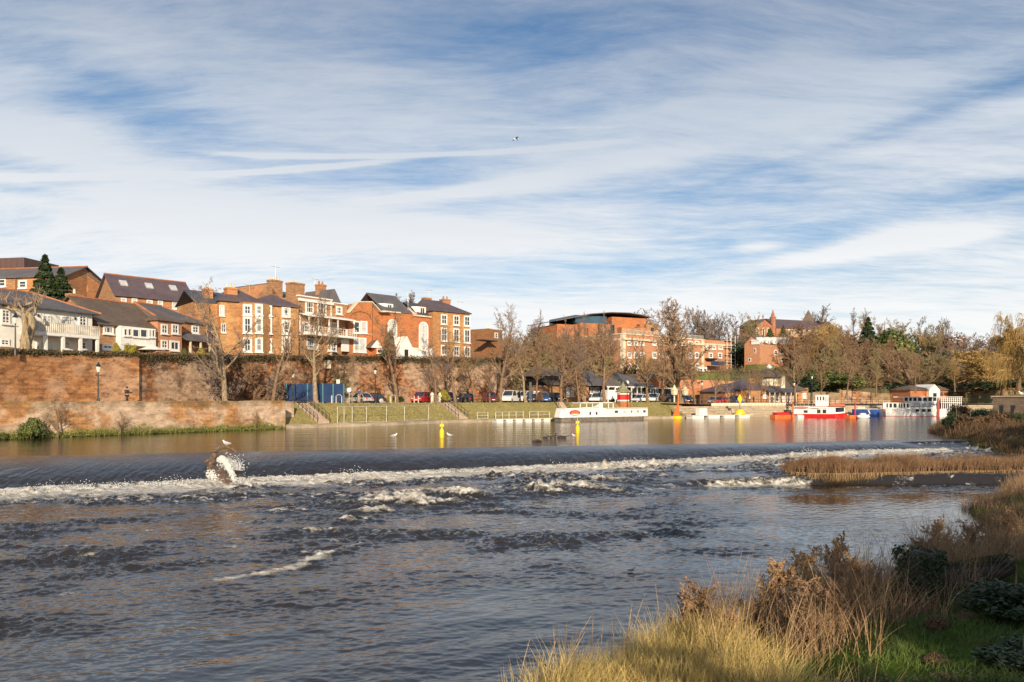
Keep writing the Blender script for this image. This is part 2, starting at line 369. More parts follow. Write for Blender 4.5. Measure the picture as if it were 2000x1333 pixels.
def boff(i, off, z=0.): p = BL[i] + bnorm(i) * off; return Vector((p.x, p.y, z))
def bpos(px, off, z=None):
    """point at the given inland offset from the water's edge that shows at column px"""
    best = None
    for i in range(len(BL)):
        if BL[i].y < 15: continue
        p = BL[i] + bnorm(i) * off; e = abs(p.x / p.y * F + CX - px)
        if best is None or e < best[0]: best = (e, p, i)
    p = best[1].copy(); p.x = (px - CX) / F * p.y; p.z = prom_z(p) if z is None else z
    return p
def bdir(px):
    i = bank_at(px); d = (BL[min(i + 1, len(BL) - 1)] - BL[max(i - 1, 0)]).normalized(); return math.atan2(d.y, d.x)
def strip(name, i0, i1, prof, mat, kind='structure', label=None, cat=None, step=1, rough=0.):
    """sheet that follows the bank; prof = [(offset, z or None for promenade level), ...]"""
    V = []; idx = list(range(i0, i1 + 1, step))
    rs = random.Random(3)
    for i in idx:
        for (o, z) in prof:
            zz = prom_z(BL[i]) if z is None else z
            p = boff(i, o); V.append((p.x, p.y, zz + (rs.uniform(-rough, rough) if rough else 0)))
    o = np_mesh(name, np.array(V), grid_quads(len(idx), len(prof)), mat)
    return tag(o, label, cat, None, kind)
iA = min(range(len(BL)), key=lambda i: (BL[i] - Vector((-25, 83, 0))).length)      # end of the quay wall
iS = bank_at(1352)                                                                   # end of the grass bank, start of the stone steps
iT = bank_at(1560)
# riverbed / country far round
V = []; g = [-4000, -1500, -600, -300, 0, 300, 600, 1500, 4000]
for y in g:
    for x in g: V.append((x, y + 600, -3.2))
tag(np_mesh('ground', np.array(V, float), grid_quads(9, 9), M['hill']), kind='structure')

CWPT = [(-420, 50), (-150, 58.5), (0, 68), (272, 81), (545, 99), (700, 111), (840, 121), (990, 131)]     # city wall: photo column, distance
CWZ = [(-420, 7.0), (-150, 7.1), (0, 7.2), (272, 7.7), (545, 8.6), (700, 9.2), (840, 9.6), (990, 9.9)]
def interp(tab, x): return float(np.interp(x, [t[0] for t in tab], [t[1] for t in tab]))
CTRL = [(-420, 62, 6.6), (-300, 75, 6.9), (0, 75, 7.0), (0, 120, 11), (0, 180, 12), (270, 87, 7.3), (270, 130, 11), (545, 105, 8.2), (545, 150, 12), (700, 116, 8.8), (700, 170, 12), (900, 130, 9.2), (900, 180, 12), (985, 138, 9.0),
        (1010, 136, 3), (1060, 150, 2.7), (1100, 150, 2.5), (1100, 172, 6), (1100, 200, 11), (1200, 160, 2.4), (1250, 165, 2.4), (1250, 188, 7), (1250, 215, 10.5), (1350, 168, 2.6), (1350, 186, 9), (1350, 205, 10.2), (1450, 176, 3), (1450, 198, 10.5), (1500, 218, 12.5), (1490, 290, 25),
        (1600, 180, 3), (1650, 190, 6), (1650, 225, 13), (1600, 290, 26), (1750, 195, 4), (1750, 245, 13), (1850, 215, 4), (1900, 300, 17), (2100, 270, 12), (1500, 450, 28), (600, 450, 14), (2200, 500, 22), (1000, 500, 16), (1750, 330, 18), (-500, 300, 12), (2600, 300, 12)]
_cp = np.array([(gx(a, b), b) for a, b, c in CTRL]); _cz = np.array([c for a, b, c in CTRL])
def terrain(x, y):
    x = np.asarray(x, float); y = np.asarray(y, float)
    d2 = (x[..., None] - _cp[:, 0]) ** 2 + (y[..., None] - _cp[:, 1]) ** 2 + 6.
    w = d2 ** -1.7; return (w * _cz).sum(-1) / w.sum(-1)
def tz(x, y): return float(terrain(np.array([x]), np.array([y]))[0])
def ystart(px):
    return interp(CWPT, px) + .5 if px < 990 else interp([(990, 131.5), (1010, 134), (1100, 149), (1300, 164), (1500, 176), (1700, 184), (2000, 200), (2700, 215)], px)
cols = np.concatenate([np.linspace(-420, 985, 120), np.linspace(990.5, 2700, 140)]); rows = np.concatenate([np.linspace(0, 1, 90) ** 1.6])
V = []
for r in rows:
    for c in cols:
        y = ystart(c) + r * (650 - ystart(c)); V.append(((c - CX) / F * y, y, 0))
V = [((c - CX) / F * (ystart(c) - (.2 if c > 990 else .001)), ystart(c) - (.2 if c > 990 else .001), 0) for c in cols] + V
V = np.array(V); V[:, 2] = terrain(V[:, 0], V[:, 1]) + .5 * fbm(V[:, 0] / 9, V[:, 1] / 9, 4); V[:len(cols), 2] = np.where(cols > 990, 1.4, V[:len(cols), 2])
tag(np_mesh('hillside', V, grid_quads(len(rows) + 1, len(cols)), M['hill'], smooth=True), kind='structure')

# promenade: one sheet behind the quay wall and above the grass bank
strip('promenade', 0, iA, [(.75, None), (4, None), (6.6, None)], M['path'])
strip('promenade', iS - 1, len(BL) - 1, [(4.4, None), (6.6, None)], M['path'])
strip('promenade', 0, len(BL) - 1, [(6.6, None), (9, None), (16, None), (24, None), (36, None), (44, None)], M['path'])
# quay wall (left), its end pier and return
def wall_mesh(pts, th, zb, ztf, mb, mi=0, nz=1):
    """upright wall along pts (front line), thickness th going inland"""
    L = []
    for k, p in enumerate(pts):
        d = (pts[min(k + 1, len(pts) - 1)] - pts[max(k - 1, 0)]).normalized(); n = Vector((-d.y, d.x, 0))
        L.append((p, p + n * th, ztf(k)))
    for k in range(len(L) - 1):
        (a, a2, za), (b, b2, zb_) = L[k], L[k + 1]
        A = (a.x, a.y, zb); B = (b.x, b.y, zb); A1 = (a.x, a.y, za); B1 = (b.x, b.y, zb_)
        C2 = (b2.x, b2.y, zb); D2 = (a2.x, a2.y, zb); C3 = (b2.x, b2.y, zb_); D3 = (a2.x, a2.y, za)
        mb.poly([A, B, B1, A1], mi); mb.poly([A1, B1, C3, D3], mi); mb.poly([C2, D2, D3, C3], mi)
    for (a, a2, za), rev in ((L[0], 0), (L[-1], 1)):
        q = [(a.x, a.y, zb), (a.x, a.y, za), (a2.x, a2.y, za), (a2.x, a2.y, zb)]; mb.poly(q[::-1] if rev else q, mi)
rq = random.Random(5)
mb = MB(); qp = [BL[i] for i in range(0, iA + 1)]
jz = [3.0 + rq.uniform(-.05, .05) for _ in qp]
wall_mesh(qp, .8, -1.5, lambda k: jz[k], mb)
qend = BL[iA]; qd = (BL[iA] - BL[iA - 2]).normalized(); qn = Vector((-qd.y, qd.x, 0))
wall_mesh([qend - qn * .35 - qd * .9, qend - qn * .35 + qd * .35], 3.6, -1.5, lambda k: 3.05, mb)
wall_mesh([qend + qn * 2.6 + qd * .35, qend + qn * 2.6 + qd * 3.6], .5, -.5, lambda k: 2.95, mb)
quay = mb.build('quay_wall', M['quay_stone'])
tag(quay, 'long sandstone quay wall rising from the river on the left, mossy at its foot', 'wall')
# grass bank with a stone ledge at the waterline
_gb = strip('grass_bank', iA, iS + 2, [(.95, .36), (1.3, .5), (2.4, .95), (3.6, 1.5), (4.8, 2.05), (5.8, 2.55), (6.3, 2.68), (6.6, None)], M['grass_bank'], rough=.03)
mb = MB(); wall_mesh([BL[i] for i in range(iA, iS + 3)], 1.1, -1.2, lambda k: .40 + .03 * math.sin(k * 1.7), mb)
tag(mb.build('river_ledge', M['pale_stone']), kind='structure')
# stone steps along the right-hand quay
mb = MB(); nst = 5
for k in range(nst):
    wall_mesh([BL[i] + bnorm(i) * (.9 * k) for i in range(iS, len(BL) - 6, 2)], 1.0, -1.2, lambda q, k=k: .35 + k * .40 - .002 * k, mb)
tag(mb.build('stone_river_steps', M['pale_stone']), 'long flight of pale stone steps along the water below the right-hand promenade', 'steps')

# city wall, with the low brick wall on top at the left
cwp = []; 
for px in list(range(-420, 272, 14)) + [272]: cwp.append(Vector((gx(px, interp(CWPT, px)), interp(CWPT, px), 0)))
mb = MB(); wall_mesh(cwp, 1.4, 1.5, lambda k: interp(CWZ, cwp[k].x / cwp[k].y * F + CX) + .05 * math.sin(k * 2.3), mb)
tag(mb.build('city_wall', M['city_stone']), 'tall orange sandstone city wall behind the quay on the far left', 'wall')
cw2 = []
for px in list(range(273, 990, 12)) + [990]: y = interp(CWPT, px) + .5; cw2.append(Vector((gx(px, y), y, 0)))
mb = MB(); wall_mesh(cw2, 1.4, 1.5, lambda k: interp(CWZ, cw2[k].x / cw2[k].y * F + CX) + .12 * math.sin(k * 1.9) + .08 * math.sin(k * .7), mb)
e = cw2[-1]; wall_mesh([e, e + Vector((-3.5, 9, 0))], -1.0, 1.5, lambda k: 9.7, mb)
for px in (905, 955):                                                   # shallow buttresses near its right end
    y = interp(CWPT, px) + .45; p = Vector((gx(px, y), y, 0)); d = (cw2[-1] - cw2[-8]).normalized()
    wall_mesh([p - Vector((-d.y, d.x, 0)) * .8 - d * 1.0, p - Vector((-d.y, d.x, 0)) * .8 + d * 1.0], .8, 1.5, lambda k: 8.6, mb)
tag(mb.build('rubble_city_wall', M['city_rubble']), 'patchy rubble city wall with dark growth along its top behind the promenade trees', 'wall')
bw = []
for px in range(-420, 455, 12): y = interp(CWPT, px) + 2.2; bw.append(Vector((gx(px, y), y, 0)))
mb = MB(); wall_mesh(bw, .35, 6.0, lambda k: interp([(-420, 7.9), (0, 7.95), (272, 8.2), (450, 8.9)], bw[k].x / bw[k].y * F + CX), mb)
tag(mb.build('brick_parapet_wall', M['brick_orange']), 'low brick garden wall along the city wall top before the white house', 'wall')

# retaining walls on the right
def low_wall(name, pts, z0, z1, mat, label, th=.6):
    P = [Vector((gx(px, Y), Y, 0)) for px, Y in pts]; mb = MB(); wall_mesh(P, th, z0, (lambda k: z1[k]) if isinstance(z1, list) else (lambda k: z1), mb)
    return tag(mb.build(name, mat), label, 'wall')
low_wall('retaining_wall', [(1322, 168), (1362, 170), (1400, 172), (1436, 174)], 1, [7.4, 7.5, 7.4, 7.2], M['brick_pink'], 'smooth pinkish retaining wall below the hedge and left of the cone-roofed pavilion', 1)
low_wall('garden_wall', [(1336, 165.8), (1400, 168), (1424, 169.5)], 1, 5.6, M['brick_red'], 'lower red brick wall standing before the pinkish retaining wall')
low_wall('sandstone_wall', [(1578, 172), (1606, 174), (1640, 176)], 0, [4.6, 4.9, 4.6], M['quay_stone'], 'rough sandstone wall behind the red and white boat, just right of the pavilion')
low_wall('sandstone_wall', [(1640, 176.5), (1655, 177), (1700, 179)], 0, [5.4, 5.2, 4.8], M['city_rubble'], 'taller weathered sandstone wall section behind the leaning tree and the small swan boat')
low_wall('sandstone_wall', [(1702, 179), (1740, 181), (1790, 184)], 0, [4.7, 4.5, 4.6], M['quay_stone'], 'low sandstone wall section behind the bow of the white tour vessel')
low_wall('riverside_wall', [(1870, 150), (1900, 152), (1945, 155), (2050, 160)], 0, 1.5, M['pale_stone'], 'low pale riverside wall between the white vessel and the stone hut')

# ------------------------------------------------------------------ water
def water_mat(name, base, rough, layers, foam=False, dist=.1, strength=1.):
    m = bpy.data.materials.new(name); m.use_nodes = True; n = NT(m.node_tree); b = n.n['Principled BSDF']
    b.inputs['Base Color'].default_value = (*base, 1); b.inputs['Roughness'].default_value = rough; b.inputs['IOR'].default_value = 1.333 if not foam else 1.62
    tc = n.node('ShaderNodeTexCoord').outputs['Object']; h = None
    for (sc, sx, sy, rot, amp, det) in layers:
        v = n.noise(n.mapping(tc, rot=(0, 0, R(rot)), sc=(sx, sy, 1)), sc, det, .6)
        v = n.math('MULTIPLY', v, amp); h = v if h is None else n.math('ADD', h, v)
    bn = n.node('ShaderNodeBump'); bn.inputs['Strength'].default_value = strength; bn.inputs['Distance'].default_value = dist
    if foam:
        ra = n.node('ShaderNodeAttribute'); ra.attribute_name = 'ruf'; h = n.math('MULTIPLY', h, ra.outputs['Fac'])
    n.l.new(h, bn.inputs['Height']); n.l.new(bn.outputs[0], b.inputs['Normal'])
    if foam:
        at_ = n.node('ShaderNodeAttribute'); at_.attribute_name = 'foam'; fa = at_.outputs['Fac']
        d1 = n.noise(n.mapping(tc, rot=(0, 0, R(-15)), sc=(.7, 1.5, 1)), 3.0, 8, .72, .6); d2 = n.noise(tc, 14, 4, .6)
        k = n.math('ADD', fa, n.math('MULTIPLY', n.math('SUBTRACT', n.math('ADD', n.math('MULTIPLY', d1, .8), n.math('MULTIPLY', d2, .2)), .5), 1.9))
        fm = n.mrange(k, .30, .80); fm = n.math('MULTIPLY', fm, n.mrange(fa, .03, .16))
        f2 = n.node('ShaderNodeBsdfPrincipled'); f2.inputs['Roughness'].default_value = .55; f2.inputs['Specular IOR Level'].default_value = .3
        n.l.new(n.mix(n.mrange(d1, .3, .75), (.30, .25, .17), (.86, .84, .78)), f2.inputs['Base Color'])
        bf = n.node('ShaderNodeBump'); bf.inputs['Strength'].default_value = 1; bf.inputs['Distance'].default_value = .12
        n.l.new(n.math('ADD', d1, n.math('MULTIPLY', d2, .3)), bf.inputs['Height']); n.l.new(bf.outputs[0], f2.inputs['Normal'])
        ms = n.node('ShaderNodeMixShader'); n.l.new(fm, ms.inputs[0]); n.l.new(b.outputs[0], ms.inputs[1]); n.l.new(f2.outputs[0], ms.inputs[2])
        n.l.new(ms.outputs[0], n.n['Material Output'].inputs[0])
    MATS[name] = m; return m
M['upper'] = water_mat('river_water_calm', (.020, .011, .006), .07, [(1.1, .25, 1.8, -10, .55, 4), (3.5, .5, 2.2, 8, .25, 4), (.30, .35, 2.2, 4, 1.2, 3), (.12, .3, 2.0, -6, 2.4, 2)], dist=.042)
M['lower'] = water_mat('river_water_rough', (.022, .018, .014), .06, [(6.0, .8, 1.6, -14, .5, 5), (18., .8, 1.3, 10, .15, 4)], foam=True, dist=.030)
CRX = [-8, -3, -1.6, -.667, -.333, 0, .333, .567, .667, 1.0, 1.6, 8]; CRY = [16, 24, 33, 42.5, 47.06, 51.6, 55.8, 61.5, 63.2, 70, 84, 160]
def crest(a): return np.interp(a, CRX, CRY)
# upper water: from the crest to the far bank and up the reach
aa = np.concatenate([np.linspace(-2.4, 1.9, 260)]); V = []
_fb = sorted([(p.x / p.y, p.y) for p in BL if p.y > 10]); FBA = [q[0] for q in _fb]; FBY = [q[1] for q in _fb]
for k, t in enumerate((0., .04, .1, .3, 1.)):
    for a in aa:
        y0 = crest(a) + .0; y = y0 + t * (np.interp(a, FBA, FBY) + 1.5 - y0); V.append((a * y, y, 0.))
tag(np_mesh('upper_river_water', np.array(V), grid_quads(5, len(aa)), M['upper']), kind='structure')
# weir face and lower river in one height field
a_in = np.linspace(-.86, .80, 760); a_l = -.86 - np.cumsum(np.geomspace(.003, .14, 36)); a_r = .80 + np.cumsum(np.geomspace(.003, .10, 24))
A = np.concatenate([a_l[::-1], a_in, a_r])
FRUN = lambda a: np.interp(a, [-.667, -.42, -.2, .04, .233, .373, .55, .667], [6.0, 5.6, 5.0, 4.8, 4.2, 3.6, 3.3, 3.0])
FZ = lambda a: np.interp(a, [-.667, -.2, .04, .233, .373, .667], [-1.4, -1.4, -1.2, -1.02, -.82, -.76])
yc = crest(A); yf = yc - FRUN(A); zf = FZ(A)
n1 = 70; n2 = 640
t1 = np.linspace(0, 1, n1)
tl = np.linspace(0, 1, n2)
Y2 = np.array([np.exp(np.log(9.) + (np.log(y) - np.log(9.)) * tl) for y in yf]).T          # rows near -> foam line
Ynear = np.array([np.linspace(-12, 9., 14)[:-1] for _ in yf]).T
Y1 = (yf[None, :] + (yc - yf)[None, :] * t1[1:, None])
YY = np.concatenate([Ynear, Y2, Y1], 0); XX = A[None, :] * np.maximum(YY, 9.0)
XX[:len(Ynear)] = A[None, :] * 9.0 * np.ones((len(Ynear), 1))
X = XX; Y = YY; AA = np.broadcast_to(A, X.shape)
d = np.broadcast_to(yf, X.shape) - Y                           # metres downstream of the foam line
u = np.clip(1 - (Y - yf) / (yc - yf), 0, 1)                    # 0 at crest, 1 at foot
n_ = lambda sx, sy, o=4, rot=0., g=.5: fbm((X * math.cos(rot) + Y * math.sin(rot)) * sx, (-X * math.sin(rot) + Y * math.cos(rot)) * sy, o, g)
# base level
ledge_y = np.interp(AA, [-1, 0, .2, .26, .373, .45, 1], [22, 33, 39.0, 40.9, 41.1, 41.3, 42])
lw = np.interp(AA, [-1, 0, .2, .27, .45], [12, 7, 2.0, .35, .35])
k = ss(0, 1, (ledge_y + lw - Y) / lw)
zb = zf * (1 - k) + -1.42 * k
zb = zb - .12 * (1 - k) * ss(.1, .3, AA) * ss(0, 10, d)
# choppiness map
def bl(px, py, rx, ry, H=4.6):
    yb = H * F / (py - HY); xb = gx(px, yb); return np.exp(-(((X - xb) / rx) ** 2 + ((Y - yb) / ry) ** 2))
rapid = np.exp(-np.maximum(d, 0) / 7.0)
calm = ss(.18, .36, AA) * ss(1, 6, ledge_y - Y)                # silver pool on the right
near = ss(27, 15, Y + 14 * np.clip(-AA - .15, 0, 1))
chop = .034 + .20 * rapid * (.7 + .5 * ss(-.3, .1, AA)) + .030 * ss(30, 20, Y) * (1 - near)
chop = chop * (1 - .82 * calm) * (1 - .86 * near) + .09 * bl(1150, 1050, 5.5, 3.2) * 1. + .02 * ss(.0, -.5, AA)
patch = ss(-.28, .30, n_(.16, .30, 3, .3)); chop = chop * (.22 + 1.25 * patch ** 1.3)
big = n_(.55, .95, 3, .25); mid = n_(1.5, 2.4, 4, -.2); sm = n_(4.2, 6.5, 4, .1)
rid = 1 - np.abs(n_(.9, 1.7, 3, .15)) * 2.2
z2 = zb + chop * (big * .9 + mid * .75 + sm * .30) + chop * .55 * np.clip(rid, 0, 1) ** 3
z2 = z2 + near * .030 * n_(.35, .8, 3, .5) + .01 * sm * (1 - near * .6)
bumps = [(560, 1000, 1.3, .5, .16), (800, 988, 2.6, .8, .50), (905, 975, 1.3, .55, .52), (850, 970, 2.2, .6, .36), (770, 975, 1.6, .5, .34), (690, 1018, .8, .4, .22), (630, 1040, 1.2, .4, .15), (740, 1000, 1.3, .5, .2), (1060, 955, 1.3, .7, .46), (1130, 950, 2.0, .7, .36), (1180, 940, 2.0, .5, .2), (1250, 925, 2., .6, .2), (1400, 925, 2, .5, .2), (160, 1083, 1.0, .35, .09), (235, 1085, .7, .25, .08), (545, 1035, .8, .3, .15), (1140, 945, 1, .5, .2), (1530, 920, 1.5, .6, .16), (1660, 900, 2.5, .6, .2), (960, 1000, 1.0, .4, .12)]
fb = np.zeros_like(X)
for (px, py, rx, ry, h) in bumps:
    H_ = 4.6 if px < 1000 else 4.35; e_ = bl(px, py, rx, ry, H_)
    z2 = z2 + h * e_ * (.55 + .9 * (mid + .3)); fb = np.maximum(fb, e_ * min(1, h * 4.5))
# apron
zt = zf * (.40 * u + .60 * u ** 2.9)
zt = zt + .060 * (n_(3.6, 1.3, 5, .12, .68) * ss(.35, .9, u) + .25 * n_(.8, .5, 2)) * ss(0, .3, u) + .028 * n_(4.2, .45, 3) * ss(.08, .6, u)
lip = -.35 * 0
onap = ss(0, -.25, d)
foot = np.exp(-((d - .3) / .8) ** 2)
Z = np.where(d <= 0, zt, z2)
Z = Z + foot * (.10 + .16 * np.clip(n_(1.1, 1.6, 4), 0, 1) + .05 * n_(4, 5, 3))
Z = np.where(d < 9, Z, Z)
# second low step on the far right of the weir
stp = ss(.50, .54, AA); Z = np.where(d <= 0, Z - stp * .16 * (ss(.25, .32, u) - ss(.5, .9, u)), Z)
# keep the sheet under the near bank and sink far side edges a little
wn = n_(.22, .22, 3); foam = np.clip(1.15 - np.abs(d - .6 - .5 * wn) / ((1.35 + .9 * rapid) * np.clip(.95 + 1.5 * wn, .65, 1.8)), 0, 1) * (d > -.6)
foam = np.maximum(foam, (.68 + .3 * mid) * np.exp(-np.maximum(d, 0) / (3.4 + 2.0 * ss(-.1, .3, AA))) * (d > 0))
foam = np.maximum(foam, .52 * rapid * ss(.02, .25, mid + .4 * big) * (d > 0) * ss(.6, .25, AA * (AA > .3)))
foam = np.maximum(foam, fb * ss(-.15, .35, mid + .25))
foam = np.maximum(foam, .55 * ss(.10, .30, mid * chop * 6) * ss(24, 33, Y) * (1 - calm) * (d > 0))
foam = np.maximum(foam, .62 * ss(.12, .42, n_(.45, 1.9, 5, -.1)) * np.exp(-np.maximum(d, 0) / 6.) * (d > 0))
foam = np.maximum(foam, .42 * ss(.20, .45, n_(.35, 1.3, 5, .2)) * ss(14, 24, Y) * (1 - calm) * (d > 0))
lf = ss(.22, .27, AA) * ss(.40, .37, AA)
foam = np.maximum(foam, .75 * lf * np.exp(-((Y - (ledge_y - .1)) / .45) ** 2)); foam = np.maximum(foam, .45 * lf * (np.abs(Y - ledge_y - .25) < .3))
foam = np.maximum(foam, .5 * ss(.12, .2, AA) * ss(.36, .3, AA) * np.exp(-((Y - ledge_y - .8) / 1.2) ** 2) * ss(-.1, .2, mid))
foam = np.maximum(foam, stp * .55 * np.exp(-((u - .35) / .09) ** 2) * (d <= 0))
foam = np.maximum(foam, .30 * ss(.80, 1.0, u) * (d <= 0) * ss(-.1, .3, n_(3, 2, 4)))
def streakline(P, w, amp):
    global foam
    for (a_, b_) in zip(P[:-1], P[1:]):
        p = np.array([gx(a_[0], 4.6 * F / (a_[1] - HY)), 4.6 * F / (a_[1] - HY)]); q = np.array([gx(b_[0], 4.6 * F / (b_[1] - HY)), 4.6 * F / (b_[1] - HY)])
        vx, vy = q - p; L2 = vx * vx + vy * vy; t = np.clip(((X - p[0]) * vx + (Y - p[1]) * vy) / L2, 0, 1)
        dd = np.hypot(X - p[0] - t * vx, Y - p[1] - t * vy) + .12 * mid
        foam = np.maximum(foam, amp * np.exp(-(dd / w) ** 2))
streakline([(430, 1131), (520, 1118), (590, 1100), (640, 1078)], .30, .82); streakline([(590, 1078), (650, 1076)], .16, .7)
streakline([(655, 1074), (710, 1060)], .14, .55); streakline([(120, 1160), (260, 1148), (430, 1132)], .12, .34)
shp = X.shape; V = np.stack([X, Y, Z], -1).reshape(-1, 3)
ruf = np.clip((.25 + .9 * patch) * (1 - .80 * near) * (1 - .78 * calm) + .5 * (d <= 0), .05, 1.5)
lo = np_mesh('lower_river_water', V, grid_quads(*shp), M['lower'], smooth=True); tag(lo, kind='structure')
ar_ = lo.data.attributes.new('ruf', 'FLOAT', 'POINT'); ar_.data.foreach_set('value', ruf.reshape(-1).astype(np.float32))
at_ = lo.data.attributes.new('foam', 'FLOAT', 'POINT'); at_.data.foreach_set('value', foam.reshape(-1).astype(np.float32))
# spray thrown up along the foot of the weir and round the stump: many small droplets
rng = np.random.RandomState(4); P = []; S = []
def drops(n, x, y, z, sx, sy, sz, s0=.006, s1=.022):
    P.append(np.stack([x + rng.randn(n) * sx, y + rng.randn(n) * sy, z + np.abs(rng.randn(n)) * sz], -1)); S.append(rng.uniform(s0, s1, n))
for q in range(330):
    a = rng.uniform(-.72, .62); h = max(0, perlin(np.array([a * 22.]), np.array([3.1]))[0] + .12) * .75
    if a < -.15: h *= 1.5
    yy = float(crest(a) - FRUN(a)) + rng.uniform(-.2, .35); drops(26, a * yy, yy, float(FZ(a)) + .1, .35, .12, .06 + h * .42)
stx, sty = gx(447, 42.6), 42.6
drops(900, stx + .15, sty, -.75, .33, .15, .3, .008, .03); drops(500, stx - .6, sty - .5, -1.35, .4, .2, .25)
P = np.concatenate(P); S = np.concatenate(S)[:, None]
T = np.array([(1, 1, 1), (1, -1, -1), (-1, 1, -1), (-1, -1, 1)], float)
V = (P[:, None, :] + T[None] * S[:, None, :]).reshape(-1, 3); i4 = np.arange(len(P))[:, None] * 4
Q = np.concatenate([i4 + np.array(f) for f in ((0, 1, 2), (0, 3, 1), (0, 2, 3), (1, 3, 2))])
M['spray'] = pmat('spray_white', (.88, .87, .82), .5, .05)
tag(np_mesh('spray', V, Q, M['spray'], tri=True), 'white spray droplets thrown up along the foot of the weir', 'spray', None, 'stuff')

# ------------------------------------------------------------------ near bank (right foreground)
NB = [(-5, -14), (-2.6, 0), (-1.6, 6.5), (-.9, 9.3), (.6, 11.2), (2.6, 13.2), (4.7, 15.4), (6.9, 17.2), (10.4, 20.0), (13.2, 22.2), (16.6, 25.3), (18.2, 28.5), (19.0, 32), (22.5, 35.5), (27, 41), (33, 47.5), (36.5, 54), (36.5, 60), (38, 68), (44, 80), (58, 100), (92, 138), (150, 150)]
NBL = smooth_line(NB, .7); nbp = np.array([(p.x, p.y) for p in NBL]); nbd = np.gradient(nbp, axis=0); nbd /= np.linalg.norm(nbd, axis=1)[:, None]
def nbank_dist(x, y):
    """distance inland (right) of the near bank line, negative over the river"""
    x = np.asarray(x, float).ravel(); y = np.asarray(y, float).ravel(); out = np.empty(len(x))
    for s in range(0, len(x), 4000):
        dx = x[s:s + 4000, None] - nbp[:, 0]; dy = y[s:s + 4000, None] - nbp[:, 1]; i = (dx * dx + dy * dy).argmin(1)
        r = np.arange(len(i)); side = dx[r, i] * nbd[i, 1] - dy[r, i] * nbd[i, 0]
        out[s:s + 4000] = np.sign(side) * np.sqrt(dx[r, i] ** 2 + dy[r, i] ** 2)
    return out
def nz(x, y, dd=None):
    dd = nbank_dist(x, y) if dd is None else dd
    up = ss(50, 63, np.asarray(y, float).ravel()) * 1.35
    z = np.where(dd < 0, -1.42 + dd * .5, -1.42 + .55 * (1 - np.exp(-dd / .8)) + .085 * dd)
    x = np.asarray(x).ravel(); y = np.asarray(y).ravel()
    return np.maximum(z, -2.8) + up + ss(.3, 2, dd) * (.16 * fbm(x / 1.3, y / 1.3, 4) + .12 * fbm(x / 3.7 + 5, y / 3.7, 2))
xs = np.concatenate([np.linspace(-14, 32, 200), np.linspace(32.5, 130, 70)]); ys = np.concatenate([np.linspace(-14, 46, 240), np.linspace(46.6, 150, 80)])
GX, GY = np.meshgrid(xs, ys); V = np.stack([GX.ravel(), GY.ravel(), nz(GX, GY)], -1)
def nearmat():
    m = bpy.data.materials.new('near_bank_turf'); m.use_nodes = True; n = NT(m.node_tree); b = n.n['Principled BSDF']; b.inputs['Roughness'].default_value = .95; b.inputs['Specular IOR Level'].default_value = .1
    tc = n.node('ShaderNodeTexCoord').outputs['Object']
    f = n.mrange(n.noise(tc, .9, 6, .65), .42, .60); g = n.noise(tc, 9, 5, .7)
    col = n.mix(f, n.mix(g, (.035, .06, .008), (.13, .20, .02)), n.mix(g, (.05, .033, .018), (.15, .10, .05)))
    n.l.new(col, b.inputs['Base Color']); bn = n.node('ShaderNodeBump'); bn.inputs['Distance'].default_value = .08; n.l.new(g, bn.inputs['Height']); n.l.new(bn.outputs[0], b.inputs['Normal'])
    return m
M['near_turf'] = nearmat()
tag(np_mesh('near_bank', V, grid_quads(len(ys), len(xs)), M['near_turf'], smooth=True), kind='structure')
# reed island below the weir
ISL = [(1556, 944, .0), (1620, 948, 0), (1750, 945, 0), (1880, 942, 0), (2010, 940, 0), (2150, 938, 0)]
ip = [Vector((gx(a, 4.62 * F / (b - HY)), 4.62 * F / (b - HY), 0)) for a, b, c in ISL]
def island_w(t): return 1.1 + 3.2 * min(1, t * 3.0)      # depth upstream
nI, nJ = 60, 14; V = []
il = smooth_line([(p.x, p.y) for p in ip], .5); il = [il[int(k * (len(il) - 1) / (nI - 1))] for k in range(nI)]
for k, p in enumerate(il):
    w = island_w(k / nI)
    for j in range(nJ):
        t = j / (nJ - 1); h = -1.75 + 1.05 * min(1, t * 6) * min(1, (1 - t) * 5) * min(1, k / 2 + .2) + .10 * math.sin(k * 1.3 + j)
        V.append((p.x - .15 + .12 * math.sin(k * 1.7), p.y - .1 + w * t, h if t > 0 else -1.8))
M['mud'] = pmat('bank_mud', (.045, .032, .018), .9, .5, 2, bump=.8)
tag(np_mesh('island_bank', np.array(V), grid_quads(nI, nJ), M['mud'], smooth=True), kind='structure')
